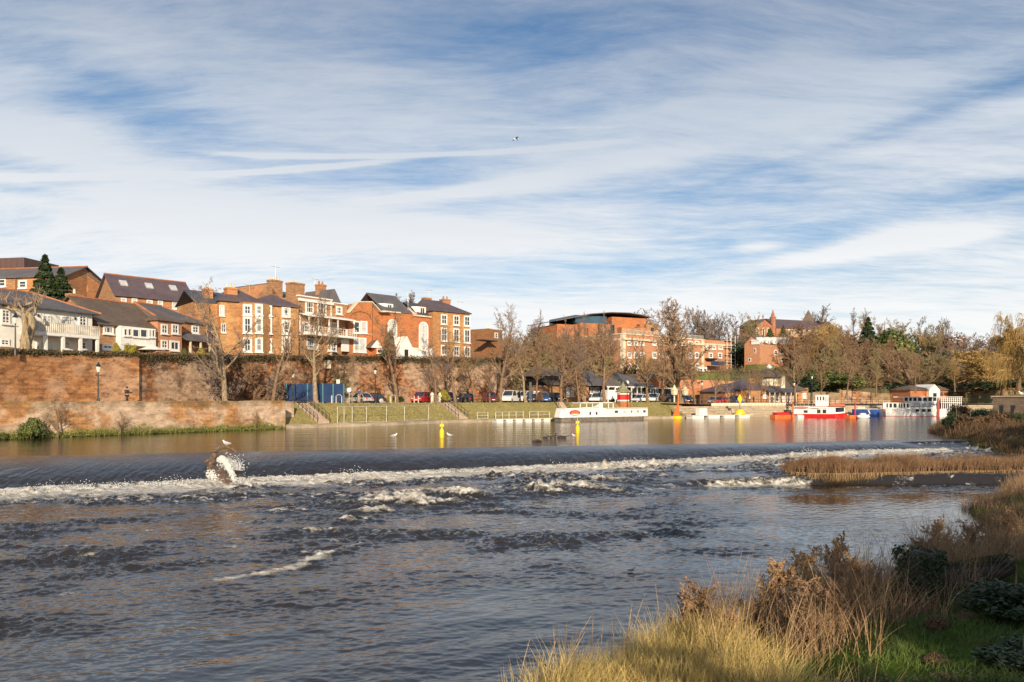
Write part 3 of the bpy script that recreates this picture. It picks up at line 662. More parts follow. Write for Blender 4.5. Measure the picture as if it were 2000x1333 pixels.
# ------------------------------------------------------------------ buildings
class Bld:
    def __init__(s, name, label, pxL, YL, pxR, YR, zb, cat='building'):
        s.PL = Vector((gx(pxL, YL), YL, 0)); s.PR = Vector((gx(pxR, YR), YR, 0)); d = s.PR - s.PL
        s.w = d.length; s.ud = d.normalized(); s.vd = Vector((-s.ud.y, s.ud.x, 0)); s.zb = zb
        s.rz = math.atan2(d.y, d.x); s.o = empty(name, (s.PL.x, s.PL.y, zb), s.rz, label, cat)
    def uv(s, px, py, v=0.):
        dr = Vector(((px - CX) / F, 1, (HY - py) / F)); o = Vector((0, 0, CZ)); P0 = s.PL + s.vd * v
        t = (P0 - o).dot(s.vd) / dr.dot(s.vd); p = o + dr * t
        return (p - s.PL).dot(s.ud), p.z - s.zb
    def u(s, px, v=0.): return s.uv(px, 700, v)[0]
    def z(s, px, py, v=0.): return s.uv(px, py, v)[1]
    def wall(s, mat, u0, u1, v0, v1, z0, z1, name='wall', roof=None):
        """roof: ('gu', rise) ridge along u, ('gv', rise) gable to the front"""
        mb = MB(); mb.box(u0, u1, v0, v1, z0, z1)
        if roof:
            k, r = roof
            if k == 'gu':
                m = (v0 + v1) / 2
                mb.prism([(u0, v0, z1), (u0, m, z1 + r), (u0, v1, z1)], (u1 - u0, 0, 0))
            if k == 'gv':
                m = (u0 + u1) / 2
                mb.prism([(u0, v0, z1), (u1, v0, z1), (m, v0, z1 + r)], (0, v1 - v0, 0))
        return mb.build(name, mat, s.o)
    def roof(s, mat, kind, u0, u1, v0, v1, z, r, ov=.35, hl=None, hr=None, th=.14, ridge=True):
        mb = MB(); a0, a1, b0, b1 = u0 - ov, u1 + ov, v0 - ov, v1 + ov; z = z - ov * .5 + .06; zt = z + r + ov * .5
        def slab(p): mb.prism(p, (0, 0, th))
        if kind == 'gu':
            m = (v0 + v1) / 2; slab([(a0, b0, z), (a1, b0, z), (a1, m, zt), (a0, m, zt)]); slab([(a0, m, zt), (a1, m, zt), (a1, b1, z), (a0, b1, z)])
            rl = [(a0, m, zt + th), (a1, m, zt + th)]
        elif kind == 'gv':
            m = (u0 + u1) / 2; slab([(a0, b0, z), (m, b0, zt), (m, b1, zt), (a0, b1, z)]); slab([(m, b0, zt), (a1, b0, z), (a1, b1, z), (m, b1, zt)])
            rl = [(m, b0, zt + th), (m, b1, zt + th)]
        else:      # hip, ridge along the longer side
            if (u1 - u0) >= (v1 - v0):
                h = (b1 - b0) / 2; m = (b0 + b1) / 2; L = (a0 + (h if hl is None else hl), m, zt); Rr = (a1 - (h if hr is None else hr), m, zt)
            else:
                h = (a1 - a0) / 2; m = (a0 + a1) / 2; L = (m, b0 + (h if hl is None else hl), zt); Rr = (m, b1 - (h if hr is None else hr), zt)
            c = [(a0, b0, z), (a1, b0, z), (a1, b1, z), (a0, b1, z)]
            if (u1 - u0) >= (v1 - v0): fs = [[c[0], c[1], Rr, L], [c[1], c[2], Rr], [c[2], c[3], L, Rr], [c[3], c[0], L]]
            else: fs = [[c[0], c[1], L], [c[1], c[2], Rr, L], [c[2], c[3], Rr], [c[3], c[0], L, Rr]]
            for f in fs: slab(f)
            rl = [L, Rr]; 
            if ridge: mb2 = MB(); [mb2.tube([Vector(p) + Vector((0, 0, th)), Vector(q) + Vector((0, 0, th))], .13, 5) for p, q in ((c[0], L), (c[1], Rr if (u1 - u0) >= (v1 - v0) else L), (L, Rr))]
        o = mb.build('roof', mat, s.o)
        if ridge:
            if kind in ('gu', 'gv'): mb2 = MB(); mb2.tube(rl, .13, 5)
            mb2.build('ridge_tiles', M['ridge_tile'], o)
        return o
    def chimney(s, px0, px1, pytop, v, zbase, pots=3, mat='brick_orange', th=None, pot='cream', parent=None):
        u0, zt = s.uv(px0, pytop, v); u1, _ = s.uv(px1, pytop, v); th = th or (u1 - u0) * .7
        ph = .55; mb = MB(); mb.box(u0, u1, v, v + th, zbase, zt - .25); mb.box(u0 - .07, u1 + .07, v - .07, v + th + .07, zt - .25, zt)
        o = mb.build('chimney', M[mat], parent or s.o); pm = MB()
        for k in range(pots):
            uu = u0 + (u1 - u0) * (k + .5) / pots; pm.lathe([(.13, 0), (.16, ph * .2), (.11, ph * .9), (.13, ph)], 8, (uu, v + th / 2, zt))
        pm.build('chimney_pots', M[pot], o); return o
    def win(s, px0, py0, px1, py1, v=0., style='sash', glass='glass', arch=False, bar=(1, 1), fr=None, frame='white_paint', parent=None):
        u0, zt = s.uv(px0, py0, v); u1, zb_ = s.uv(px1, py0, v)[0], s.uv(px0, py1, v)[1]
        return s.window(u0, u1, zb_, zt, v, style, glass, arch, bar, fr, frame, parent)
    def window(s, u0, u1, z0, z1, v=0., style='sash', glass='glass', arch=False, bar=(1, 1), fr=None, frame='white_paint', parent=None):
        w = u1 - u0; h = z1 - z0; fr = fr if fr is not None else min(.22, w * .16); mb = MB(); y0, y1 = v - .10, v + .02
        if arch:
            cx = (u0 + u1) / 2; r = w / 2; zc = z1 - r; pts_o = [(u0, z0), (u1, z0)] + [(cx + r * math.cos(t), zc + r * math.sin(t)) for t in np.linspace(0, math.pi, 11)]
            ri = r - fr; pts_i = [(u0 + fr, z0 + fr), (u1 - fr, z0 + fr)] + [(cx + ri * math.cos(t), zc + ri * math.sin(t)) for t in np.linspace(0, math.pi, 11)]
            k = len(pts_o)
            for i in range(k):
                j = (i + 1) % k; mb.prism([(pts_o[i][0], y0, pts_o[i][1]), (pts_o[j][0], y0, pts_o[j][1]), (pts_i[j][0], y0, pts_i[j][1]), (pts_i[i][0], y0, pts_i[i][1])], (0, y1 - y0, 0))
            for b in range(1, bar[0] + 1): uu = u0 + w * b / (bar[0] + 1); mb.box(uu - .03, uu + .03, v - .07, v - .03, z0 + fr, zc + ri * .9)
            for b in range(1, bar[1] + 1): zz = z0 + h * b / (bar[1] + 1); mb.box(u0 + fr, u1 - fr, v - .075, v - .035, zz - .03, zz + .03)
            f = mb.build('window', M[frame], s.o if parent is None else parent); g = MB(); g.prism([(p[0], v - .03, p[1]) for p in pts_i], (0, .02, 0)); g.build('pane', M[glass], f); return f
        mb.box(u0, u0 + fr, y0, y1, z0, z1); mb.box(u1 - fr, u1, y0, y1, z0, z1); mb.box(u0 + fr, u1 - fr, y0, y1, z1 - fr, z1); mb.box(u0 + fr, u1 - fr, y0, y1, z0, z0 + fr)
        mb.box(u0 - .08, u1 + .08, v - .22, v + .01, z0 - .12, z0 - .003)
        for b in range(1, bar[0] + 1): uu = u0 + w * b / (bar[0] + 1); mb.box(uu - .035, uu + .035, v - .07, v - .03, z0 + fr, z1 - fr)
        for b in range(1, bar[1] + 1): zz = z0 + h * b / (bar[1] + 1); mb.box(u0 + fr, u1 - fr, v - .075, v - .035, zz - .035, zz + .035)
        f = mb.build('window', M[frame], s.o if parent is None else parent); g = MB(); g.box(u0 + fr, u1 - fr, v - .03, v - .01, z0 + fr, z1 - fr); g.build('pane', M[glass], f)
        return f
    def slab(s, name, mat, u0, u1, v0, v1, z0, z1, parent=None):
        mb = MB(); mb.box(u0, u1, v0, v1, z0, z1); return mb.build(name, M[mat], parent or s.o)
    def aerial(s, px, py0, py1, v, parent=None):
        u, z0 = s.uv(px, py0, v); _, z1 = s.uv(px, py1, v); mb = MB(); mb.tube([(u, v, z0), (u, v, z1)], .025, 4)
        mb.tube([(u - .7, v, z1 - .05), (u + .7, v, z1 - .05)], .02, 4)
        for k in range(5): mb.tube([(u - .6 + .3 * k, v - .3, z1 - .05), (u - .6 + .3 * k, v + .3, z1 - .05)], .012, 4)
        mb.build('aerial', M['galv'], parent or s.o)

# back-left long brick range with slate roof and brown plant room
b = Bld('brick_building', 'long brick range with a brown box on its slate roof, behind the white house', -170, 112, 127, 108, 9)
ze = b.z(40, 542); zr = b.z(60, 527, 4) - ze
b.wall(M['brick_orange'], 0, b.w, 0, 8, 0, ze, roof=('gu', zr)); b.roof(M['slate_grey'], 'gu', 0, b.w, 0, 8, ze, zr)
for q in ((-30, 547, -12, 562), (-2, 545, 12, 561), (37, 548, 53, 564)): b.win(*q, bar=(0, 1), glass='glass')
u0 = b.u(-80, 5); u1 = b.u(47, 5); mb = MB(); mb.box(u0, u1, 5, 12, ze, b.z(47, 503, 5)); mb.build('plant_room', M['brown_clad'], b.o)
mb = MB(); uu = b.u(32); mb.tube([(uu, -.12, 0), (uu, -.12, ze)], .07, 6); mb.build('drainpipe', M['black_iron'], b.o)
b = Bld('gabled_building', 'dark brown brick gable end with a bricked-up opening, right of the fir trees', 118, 111, 197, 113, 9)
ze = b.z(195, 556); zr = b.z(148, 527) - ze
b.wall(M['brick_brown'], 0, b.w, 0, 12, 0, ze, roof=('gv', zr)); b.roof(M['slate_grey'], 'gv', 0, b.w, 0, 12, ze, zr, ov=.15, ridge=False)
b.slab('bricked_opening', 'brick_yellow', b.u(161), b.u(171), -.04, .02, b.z(165, 570), b.z(165, 558))
# B terrace with purple slate roof and skylights
b = Bld('terrace_building', 'long orange brick terrace under a purple slate roof with skylights, behind the brown-roofed house', 226, 106, 378, 114, 9)
ze = b.z(226, 577); D = 6.8; zr = b.z(226, 540, D / 2) - ze
b.wall(M['brick_orange'], 0, b.w, 0, D, 0, ze, roof=('gu', zr)); rf = b.roof(M['slate_purple'], 'gu', 0, b.w, 0, D, ze, zr, hr=1)
for q in ((236, 582, 247, 594), (257, 583, 268, 595), (286, 586, 298, 601), (308, 587, 318, 602), (336, 589, 346, 604), (355, 590, 367, 605)): b.win(*q, glass='blind', bar=(0, 1))
for px, py in ((241, 556), (291, 561), (338, 565)):
    vv = D / 2 * .55; u_, z_ = b.uv(px, py, vv); mb = MB(); k = zr / (D / 2); mb.prism([(u_ - .5, vv - .4, z_ - .4 * k + .1), (u_ + .5, vv - .4, z_ - .4 * k + .1), (u_ + .5, vv + .4, z_ + .4 * k + .1), (u_ - .5, vv + .4, z_ + .4 * k + .1)], (0, -.05, .16)); mb.build('skylight', M['blind'], b.o)
# slate roof seen between the terrace and the chimney
b = Bld('slate_roofed_house', 'house showing only a grey slate roof between the terrace and the tall chimney stack', 372, 122, 470, 128, 9)
ze = b.z(380, 603); D = 8; zr = b.z(380, 571, D / 2) - ze
b.wall(M['brick_orange'], 0, b.w, 0, D, 0, ze, roof=('gu', zr)); b.roof(M['slate_grey'], 'gu', 0, b.w, 0, D, ze, zr); b.win(376, 604, 386, 612, bar=(1, 0)); b.aerial(388, 590, 568, 3)
# C white house with balcony
b = Bld('white_house', 'long white rendered house with balcony and slate hip roof at the left edge', -190, 64, 180, 80, 7.2)
ze = b.z(180, 611); D = 7.5; zr = b.z(66, 577, D / 2) - ze
b.wall(M['white_wall'], 0, b.w, 0, D, -.5, ze); b.roof(M['slate_grey'], 'hip', 0, b.w, 0, D, ze, zr, ov=.6)
for q in ((-60, 604, -42, 630), (2, 604, 19, 632), (52, 616, 61, 638), (83, 617, 90, 638), (91, 617, 99, 638), (120, 618, 127, 639), (128, 618, 135, 639), (153, 616, 169, 641)): b.win(*q, bar=(1, 3))
for q in ((-40, 661, -15, 677), (0, 662, 18, 675), (70, 668, 76, 682), (81, 668, 87, 682), (117, 668, 125, 682), (127, 668, 134, 682), (152, 667, 168, 682)): b.win(*q, bar=(1, 1))
u0 = b.u(62, -1.5); u1 = b.u(193, -1.5); zl = b.z(130, 652, -1.5)
b.slab('balcony_floor', 'white_paint', u0, u1, -1.6, -.005, zl - .32, zl)
mb = MB(); mb.box(u0, u1, -1.6, -1.55, zl + .003, zl + .86)
for k in range(36): uu = u0 + (u1 - u0) * k / 35; mb.box(uu - .03, uu + .03, -1.64, -1.605, zl + .003, zl + .9)
mb.box(u0, u1, -1.66, -1.60, zl + .9, zl + .97); mb.build('balcony_railing', pmat('weathered_white', (.66, .60, .50), .8, .35, .9), b.o)
for px in (90, 124, 158, 191): uu = b.u(px, -1.5); mb = MB(); mb.box(uu - .13, uu + .13, -1.55, -1.3, -.5, zl - .323); mb.build('balcony_post', M['white_paint'], b.o)
b.slab('floodlight', 'black_iron', b.u(145), b.u(147), -.15, -.003, b.z(146, 625), b.z(146, 620)); b.slab('floodlight', 'black_iron', b.u(73), b.u(75), -.15, -.003, b.z(73, 619), b.z(73, 614))
b.chimney(140, 162, 573, 5.2, ze - 1, 1)
# D brick house with white extension
b = Bld('brown_roofed_house', 'brick house with a big brown tiled roof and a white first-floor sun room', 193, 81.5, 309, 88.5, 7.4)
ze = b.z(193, 632); D = 8.6; zr = b.z(200, 590, D / 2) - ze
b.wall(M['brick_orange'], 0, b.w, 0, D, -.5, ze, roof=('gu', zr)); b.roof(M['slate_brown'], 'gu', 0, b.w, 0, D, ze, zr, ov=.4)
b.win(201, 636, 221, 652, bar=(2, 0)); b.win(199, 672, 220, 683, bar=(1, 0))
u0, u1 = b.u(235, -.7), b.u(304, -.7); zt = b.z(270, 640, -.7); zm = b.z(270, 676, -.7); mb = MB(); mb.box(u0, u1, -.75, -.005, zm, zt); mb.build('sun_room', M['white_paint'], b.o)
b.slab('post', 'white_paint', u0, u0 + .5, -.7, -.01, -.5, zm - .003)
for q in ((241, 642, 248, 656), (249, 642, 256, 656), (258, 643, 271, 658), (273, 643, 287, 659), (290, 644, 295, 659), (296, 644, 302, 659)): b.win(*q, v=-.75, bar=(0, 0), fr=.08)
b.slab('patio_door', 'black_iron', b.u(280), b.u(287), -.06, -.003, -.3, b.z(284, 677))
# E brick house with hipped bay
b = Bld('bay_fronted_house', 'small brick house with a hipped two-storey bay, right of the white sun room', 309, 89.5, 402, 96.5, 7.7)
ze = b.z(400, 633); D = 7.2; zr = b.z(340, 605, D / 2) - ze
b.wall(M['brick_orange'], 0, b.w, 0, D, -.5, ze); b.roof(M['slate_grey'], 'hip', 0, b.w, 0, D, ze, zr, hl=.2)
u0, u1 = b.u(308, -1.2), b.u(355, -1.2); zb_ = b.z(330, 629, -1.2); mb = MB(); mb.box(u0, u1, -1.2, -.003, -.5, zb_); mb.build('bay', M['brick_pink'], b.o)
mb = MB(); m_ = (u0 + u1) / 2; zt = zb_ + 1.1; mb.prism([(u0 - .3, -1.5, zb_), (u1 + .3, -1.5, zb_), (m_, .8, zt)], (0, 0, .12)); mb.prism([(u0 - .3, -1.5, zb_), (m_, .8, zt), (u0 - .3, .8, zb_)], (0, 0, .12)); mb.prism([(u1 + .3, -1.5, zb_), (u1 + .3, .8, zb_), (m_, .8, zt)], (0, 0, .12)); mb.build('bay_roof', M['slate_brown'], b.o)
for q in ((314, 633, 327, 652), (335, 633, 348, 652), (314, 664, 327, 681)): b.win(*q, v=-1.2, bar=(1, 1))
b.win(331, 665, 350, 685, v=-1.2, bar=(1, 0)); b.win(374, 636, 388, 651, bar=(1, 1))
u0, u1 = b.u(362, -1.6), b.u(426, -1.6); z0 = b.z(390, 668, -1.6); mb = MB(); mb.prism([(u0, -1.8, z0), (u1, -1.8, z0), (u1, 0, z0 + 1.0), (u0, 0, z0 + 1.0)], (0, 0, .14)); mb.build('lean_to_roof', M['slate_grey'], b.o)
for px in (372, 392, 410): uu = b.u(px, -1.6); b.slab('post', 'cream', uu - .09, uu + .09, -1.7, -1.5, -.5, z0)
# F Georgian house, three storeys, canted bay
b = Bld('georgian_house', 'three-storey orange brick Georgian house with white-framed windows and two tall chimney stacks', 386, 97.5, 583, 106, 8.0)
ze = b.z(583, 600); D = 9; zr = b.z(485, 573, D / 2) - ze; um = b.u(500)
b.wall(M['brick_yellow'], 0, b.u(430), 1.2, D, -.5, ze - .2); b.wall(M['brick_yellow'], b.u(430), b.w, 0, D, -.5, ze)
b.roof(M['slate_purple'], 'hip', b.u(432), b.u(512), 0, D, ze + .10, zr, ridge=False); b.roof(M['slate_purple'], 'hip', b.u(506), b.w, 0, D, ze, zr * .82, ridge=False); b.roof(M['slate_blue'], 'gu', 0, b.u(450), 1.2, D, ze - .2, zr * .9, ridge=False, ov=.2)
ub0, ub1, ub2, ub3 = b.u(466), b.u(472, -1), b.u(513, -1), b.u(531)
mb = MB(); mb.prism([(ub0, 0, -.5), (ub1 + .3, -1.1, -.5), (ub2, -1.1, -.5), (ub3, 0, -.5)], (0, 0, ze + .5 - .05)); mb.build('bay', M['brick_yellow'], b.o)
for (y0, y1) in ((594, 616), (618, 651), (659, 688)):
    b.win(474, y0, 492, y1, v=-1.1, bar=(1, 1), fr=.3); b.win(498, y0, 513, y1, v=-1.1, bar=(1, 1), fr=.3); b.win(519, y0 + 2, 531, y1 + 1, v=-.2, bar=(1, 1), fr=.22)
for (y0, y1) in ((598, 619), (625, 653), (657, 688)): b.win(550, y0, 567, y1, bar=(2, 2), fr=.3)
b.win(428, 596, 438, 617, bar=(1, 1), glass='blind'); b.win(432, 632, 441, 650, bar=(1, 1))
b.chimney(400, 416, 563, 2.4, ze - 1, 2, th=1.1); b.chimney(444, 464, 561, 1.0, ze - .5, 3, th=1.3); b.aerial(487, 573, 556, 3)
mb = MB(); uu = b.u(426, 1.1); mb.tube([(uu, 1.08, 0), (uu, 1.08, ze - .2)], .07, 6); mb.build('drainpipe', M['black_iron'], b.o)
# G ornate parapet house with verandah
b = Bld('ornate_house', 'grand brick house with white cornice, pale quoins and a long first-floor verandah', 583, 107, 682, 115, 8.3)
uw = b.u(648); ze = b.z(600, 581); D = 9
b.wall(M['brick_orange'], 0, uw, 0, D, -.5, ze); b.wall(M['brick_orange'], uw, b.w, .4, D, -.5, b.z(660, 593))
b.slab('cornice', 'white_paint', -.1, uw + .15, -.3, -.003, b.z(600, 590), b.z(600, 585)); b.slab('parapet_coping', 'white_paint', -.1, uw + .1, -.12, .4, ze + .003, ze + .18)
b.slab('quoins', 'cream', uw - .35, uw + .04, -.06, .35, -.5, ze - .01); b.slab('coping', 'white_paint', uw + .15, b.w, .3, .7, b.z(660, 593) + .003, b.z(660, 593) + .15)
zr = b.z(650, 574, 5) - b.z(660, 593)
b.roof(M['slate_grey'], 'hip', b.u(628, 4), b.w - .4, 1.2, D, b.z(660, 593), zr, ridge=False, ov=0)
for q in ((596, 588, 612, 612), (619, 590, 637, 614), (656, 598, 668, 614)): b.win(*q, v=0 if q[0] < 640 else .4, bar=(2, 1), fr=.22)
v = -2.0; zl = b.z(630, 652, v); zc = b.z(630, 621, v)
b.slab('balcony_floor', 'white_paint', 0, b.w - .3, v, -.05, zl - .3, zl)
mb = MB(); mb.prism([(0, v - .2, zc), (b.w - .8, v - .2, zc), (b.w - .8, -.05, zc + .45), (0, -.05, zc + .45)], (0, 0, .18)); mb.build('verandah_roof', M['white_paint'], b.o)
for px in (586, 604, 622, 643, 660, 677):
    uu = b.u(px, v + .1); mb = MB(); mb.box(uu - .08, uu + .08, v + .02, v + .18, zl + .003, (zc if px < 670 else zl + .9)); mb.build('verandah_post', M['white_paint'], b.o)
mb = MB(); mb.box(.1, b.w - .35, v + .03, v + .09, zl + .9, zl + .97); mb.box(.1, b.w - .35, v + .03, v + .07, zl + .55, zl + .59); mb.box(.1, b.w - .35, v + .03, v + .07, zl + .22, zl + .26)
for k in range(22): uu = .1 + (b.w - .5) * k / 21; mb.box(uu - .025, uu + .025, v + .04, v + .08, zl + .003, zl + .9)
mb.build('verandah_railing', M['white_paint'], b.o)
for q in ((590, 628, 604, 650), (612, 628, 628, 650), (640, 629, 661, 651), (598, 660, 613, 682), (640, 662, 657, 686), (615, 662, 622, 684)): b.win(*q, v=0, bar=(2, 2), fr=.2)
b.slab('white_panel', 'white_paint', b.u(668, -.5), b.u(682, -.5), -.5, -.3, b.z(675, 687, -.5), zl - .303)
b.slab('garden_wall', 'brick_brown', -1, b.w, -2.6, -2.3, -1, .9)
b.chimney(572, 595, 551, 5, ze - .5, 2); b.chimney(532, 552, 546, 6, ze - 1, 4, th=1.2); b.chimney(624, 637, 555, 5, ze - .5, 2, pot='ridge_tile'); b.aerial(538, 545, 521, 6); b.aerial(615, 556, 545, 5)
u0, u1 = b.u(505, 6), b.u(546, 6); z0 = b.z(505, 577, 6); mb = MB(); mb.box(u0, u1, 6, 14, 0, z0); m_ = (u0 + u1) / 2
mb.prism([(u0, 6, z0), (u1, 6, z0), (m_, 6, b.z(523, 554, 6))], (0, 8, 0)); mb.build('gable', M['brick_orange'], b.o)
mb = MB(); mb.prism([(m_, 6.1, b.z(523, 554, 6)), (u1, 6.1, z0), (u1, 14, z0), (m_, 14, b.z(523, 554, 6))], (0, 0, .15)); u2 = b.u(640, 9); mb.prism([(m_, 9, z0 + .6), (u2, 9, z0 + .6), (u2, 11, z0 + 1.7), (m_, 11, z0 + 1.7)], (0, 0, .15)); mb.build('roof', M['slate_grey'], b.o)
# H orange house: bay with shaped gable, recessed ranges, arch windows
b = Bld('shaped_gable_house', 'bright orange brick house with a shaped gable bay, arched stair windows and white dormers', 682, 115.5, 846, 127, 8.8)
ze = b.z(790, 612); D = 9; ub = b.u(727)
b.wall(M['brick_red'], 0, b.w, 0, D, -.5, ze); v = -.9
pts = [(682, 700), (727, 700), (727, 592), (721, 591), (700, 592), (684, 612), (682, 613)]
uvp = [b.uv(px, py, v) for px, py in pts]; mb = MB(); mb.prism([(u_, v, z_) for u_, z_ in uvp], (0, .9 - .004, 0)); mb.build('gable_bay', M['brick_red'], b.o)
P2 = [b.uv(px, py, 0) for px, py in ((700, 612), (700, 592), (727, 592), (742, 610), (748, 612))]; mb = MB(); mb.prism([(u_, 0.01, z_) for u_, z_ in P2], (0, 6, 0)); mb.build('gable_wall', M['brick_orange'], b.o)
cop = [b.uv(px, py, v) for px, py in ((683, 611), (700, 591), (727, 591), (744, 610), (762, 610))]; mb = MB()
for (a_, c_) in zip(cop[:-1], cop[1:]): mb.prism([(a_[0], v - .08, a_[1]), (c_[0], v - .08, c_[1]), (c_[0], v - .08, c_[1] + .16), (a_[0], v - .08, a_[1] + .16)], (0, 1.2, 0))
mb.build('coping', M['cream'], b.o)
arc = [b.uv(704, 612, v)[0], b.z(704, 608, v)]; mb = MB(); uc = (b.u(684, v) + b.u(724, v)) / 2; r = (b.u(724, v) - b.u(684, v)) / 2
ap = [(uc + r * math.cos(t), v - .05, b.z(704, 622, v) + r * .55 * math.sin(t)) for t in np.linspace(0, math.pi, 14)]; mb.tube(ap, .08, 5); mb.build('brick_arch', M['brick_brown'], b.o)
b.slab('string_course', 'brick_pink', b.u(682, v), b.u(727, v), v - .06, v - .003, b.z(700, 654, v), b.z(700, 651, v))
b.win(690, 627, 703, 651, v=v, bar=(0, 1), fr=.2); b.win(704, 627, 717, 651, v=v, bar=(0, 1), fr=.2, glass='blind'); b.win(690, 659, 715, 688, v=v, bar=(1, 0), fr=.25, glass='blind')
zr = b.z(740, 578, 5) - ze
b.roof(M['slate_grey'], 'gu', b.u(728, 3), b.u(781, 3), 0, D, ze, zr, ridge=False, ov=.15); b.roof(M['slate_blue'], 'gu', b.u(800, 3), b.w, 0, D, ze - .2, zr * .8, ridge=False, ov=.15)
b.slab('eaves_board', 'cream', b.u(745), b.u(781), -.3, -.18, ze - .15, ze + .06); b.slab('eaves_board', 'cream', b.u(806), b.u(845), -.3, -.18, ze - .35, ze - .12)
for px0, px1, py0, py1 in ((744, 768, 592, 607), (808, 832, 598, 613)):
    v_ = .9; u0, u1 = b.u(px0 + 7, v_), b.u(px1, v_); z0, z1 = b.z(px0, py1, v_), b.z(px0, py0, v_); mb = MB(); mb.box(u0, u1, v_, v_ + 2.6, z0, z1); mb.prism([(u0, v_ + .01, z0), (u0, v_ + .01, z1 - .02), (u0 - .7, 1.6, z1 - .02)], (0, .1, 0)); dm = mb.build('dormer', M['white_paint'], b.o)
    b.win(px0 + 12, py0 + 3, px1 - 3, py1 - 1, v=v_, bar=(1, 0), fr=.07, parent=dm)
b.chimney(783, 798, 600, 1.5, ze - 1, 0); mb = MB(); u0, z0 = b.uv(797, 597, .5); mb.tube([(u0, .5, ze - .3), (u0, .5, z0 + 2)], .03, 4); mb.build('aerial_mast', M['galv'], b.o)
b.win(757, 623, 775, 683, arch=True, bar=(2, 6), glass='blind', fr=.16); b.win(818, 628, 836, 681, arch=True, bar=(2, 6), glass='blind', fr=.2); b.win(756, 680, 774, 694, arch=True, bar=(2, 0), glass='blind', fr=.15)
u0, u1 = b.u(724, -2.2), b.u(748, -2.2); z0 = b.z(735, 680, -2.2); z1 = b.z(735, 665, -2.2); mb = MB(); mb.box(b.u(735, -2.2), u1, -2.2, -.01, -.5, z0); pr = mb.build('porch', M['brick_red'], b.o)
mb = MB(); m_ = (u0 + u1) / 2; mb.prism([(u0, -2.3, z0), (u1, -2.3, z0), (m_, -2.3, z1)], (0, .12, 0)); mb.build('porch_gable', M['white_paint'], b.o)
mb = MB(); mb.prism([(m_, -2.2, z1), (u1 + .1, -2.2, z0), (u1 + .1, -.02, z0), (m_, -.02, z1)], (0, 0, .1)); mb.prism([(u0 - .1, -2.2, z0), (m_, -2.2, z1), (m_, -.02, z1), (u0 - .1, -.02, z0)], (0, 0, .1)); mb.build('porch_roof', M['slate_brown'], b.o)
b.win(736, 682, 747, 690, v=-2.2, bar=(0, 0), fr=.08)
u0, u1 = b.u(779, -2.5), b.u(845, -2.5); mb = MB(); mb.box(u0, u1, -2.5, -.01, -.5, b.z(800, 679, -2.5)); g0, g1 = b.u(784, -2.5), b.u(806, -2.5); mb.prism([(g0, -2.5, b.z(800, 679, -2.5)), (g1, -2.5, b.z(800, 679, -2.5)), ((g0 + g1) / 2, -2.5, b.z(795, 657, -2.5))], (0, 2.4, 0)); mb.build('white_extension', M['white_paint'], b.o)
b.slab('door', 'black_iron', b.u(790, -2.5), b.u(797, -2.5), -2.56, -2.503, -.3, b.z(792, 683, -2.5)); b.win(822, 685, 832, 694, v=-2.5, bar=(3, 0), fr=.06)
# I three-storey corner house
b = Bld('corner_town_house', 'three-storey brick house with purple roof, rightmost of the town houses on the wall', 846, 126, 917, 131, 9.2)
ze = b.z(850, 607); D = 7; zr = b.z(872, 592, D / 2) - ze
b.wall(M['brick_yellow'], 0, b.w, 0, D, -.5, ze); b.roof(M['slate_purple'], 'hip', 0, b.w, 0, D, ze, zr, ov=.3, ridge=False, hl=.5)
for (y0, y1) in ((614, 634), (640, 667), (674, 694)):
    for x0 in (861, 885, 906): b.win(x0, y0 + (x0 - 861) * .07, x0 + 12, y1 + (x0 - 861) * .07, bar=(1, 1), fr=.2)
b.chimney(830, 843, 581, 4, ze - .5, 0); b.chimney(866, 880, 584, 3, ze, 2, pot='ridge_tile'); b.chimney(844, 855, 590, 5, ze, 1); b.aerial(899, 600, 590, 4); b.aerial(838, 581, 567, 4)
# small russet building among the trees
b = Bld('small_brick_block', 'small red brick block half hidden among bare trees right of the town houses', 952, 150, 981, 154, 8)
b.wall(M['brick_brown'], 0, b.w, 0, 6, -1, b.z(960, 643)); b.slab('parapet', 'white_wall', b.u(952), b.u(959), -.1, .2, b.z(955, 642), b.z(955, 636)); b.win(966, 650, 972, 660, bar=(0, 1))
b.slab('terrace', 'dark_wood', b.u(944, -2), b.u(972, -2), -2, -.1, b.z(955, 666, -2), b.z(955, 664, -2))
# J modern round building
b = Bld('modern_brick_building', 'large modern orange brick building with thin curved roof and blue glass strip', 1040, 215, 1262, 232, 14)
D = 16; T = lambda px, py, v=0: b.uv(px, py, v)
mb = MB(); mb.box(b.u(1088), b.u(1128), 0, D, -2, b.z(1105, 634)); mb.box(b.u(1128), b.u(1190), -1.5, D, -2, b.z(1160, 632, -1.5)); mb.box(b.u(1195), b.u(1262), 0, D, -2, b.z(1230, 621)); mb.build('wall', M['brick_red'], b.o)
mb = MB(); mb.box(b.u(1176, -3), b.u(1203, -3), -3, 0, -2, b.z(1190, 634, -3)); mb.box(b.u(1214, -2.2), b.u(1262, -2.2), -2.2, -.01, -2, b.z(1230, 640, -2.2)); mb.box(b.u(1258), b.u(1281), -1, 9, -2, b.z(1270, 634, -1)); mb.build('lower_block', M['brick_orange'], b.o)
mb = MB(); mb.box(b.u(1125), b.u(1186), .4, D, b.z(1160, 632), b.z(1160, 617)); mb.build('glass_strip', pmat('blue_glass', (.03, .08, .12), .08, .3, .5, spec=.9), b.o)
rp = [(1082, 628), (1110, 623), (1150, 615), (1190, 612), (1225, 613), (1250, 617), (1267, 622)]; rr = [T(*p) for p in rp]
mb = MB()
for (a_, c_) in zip(rr[:-1], rr[1:]): mb.prism([(a_[0], -1.2, a_[1]), (c_[0], -1.2, c_[1]), (c_[0], -1.2, c_[1] + .22), (a_[0], -1.2, a_[1] + .22)], (0, D + 2, 0))
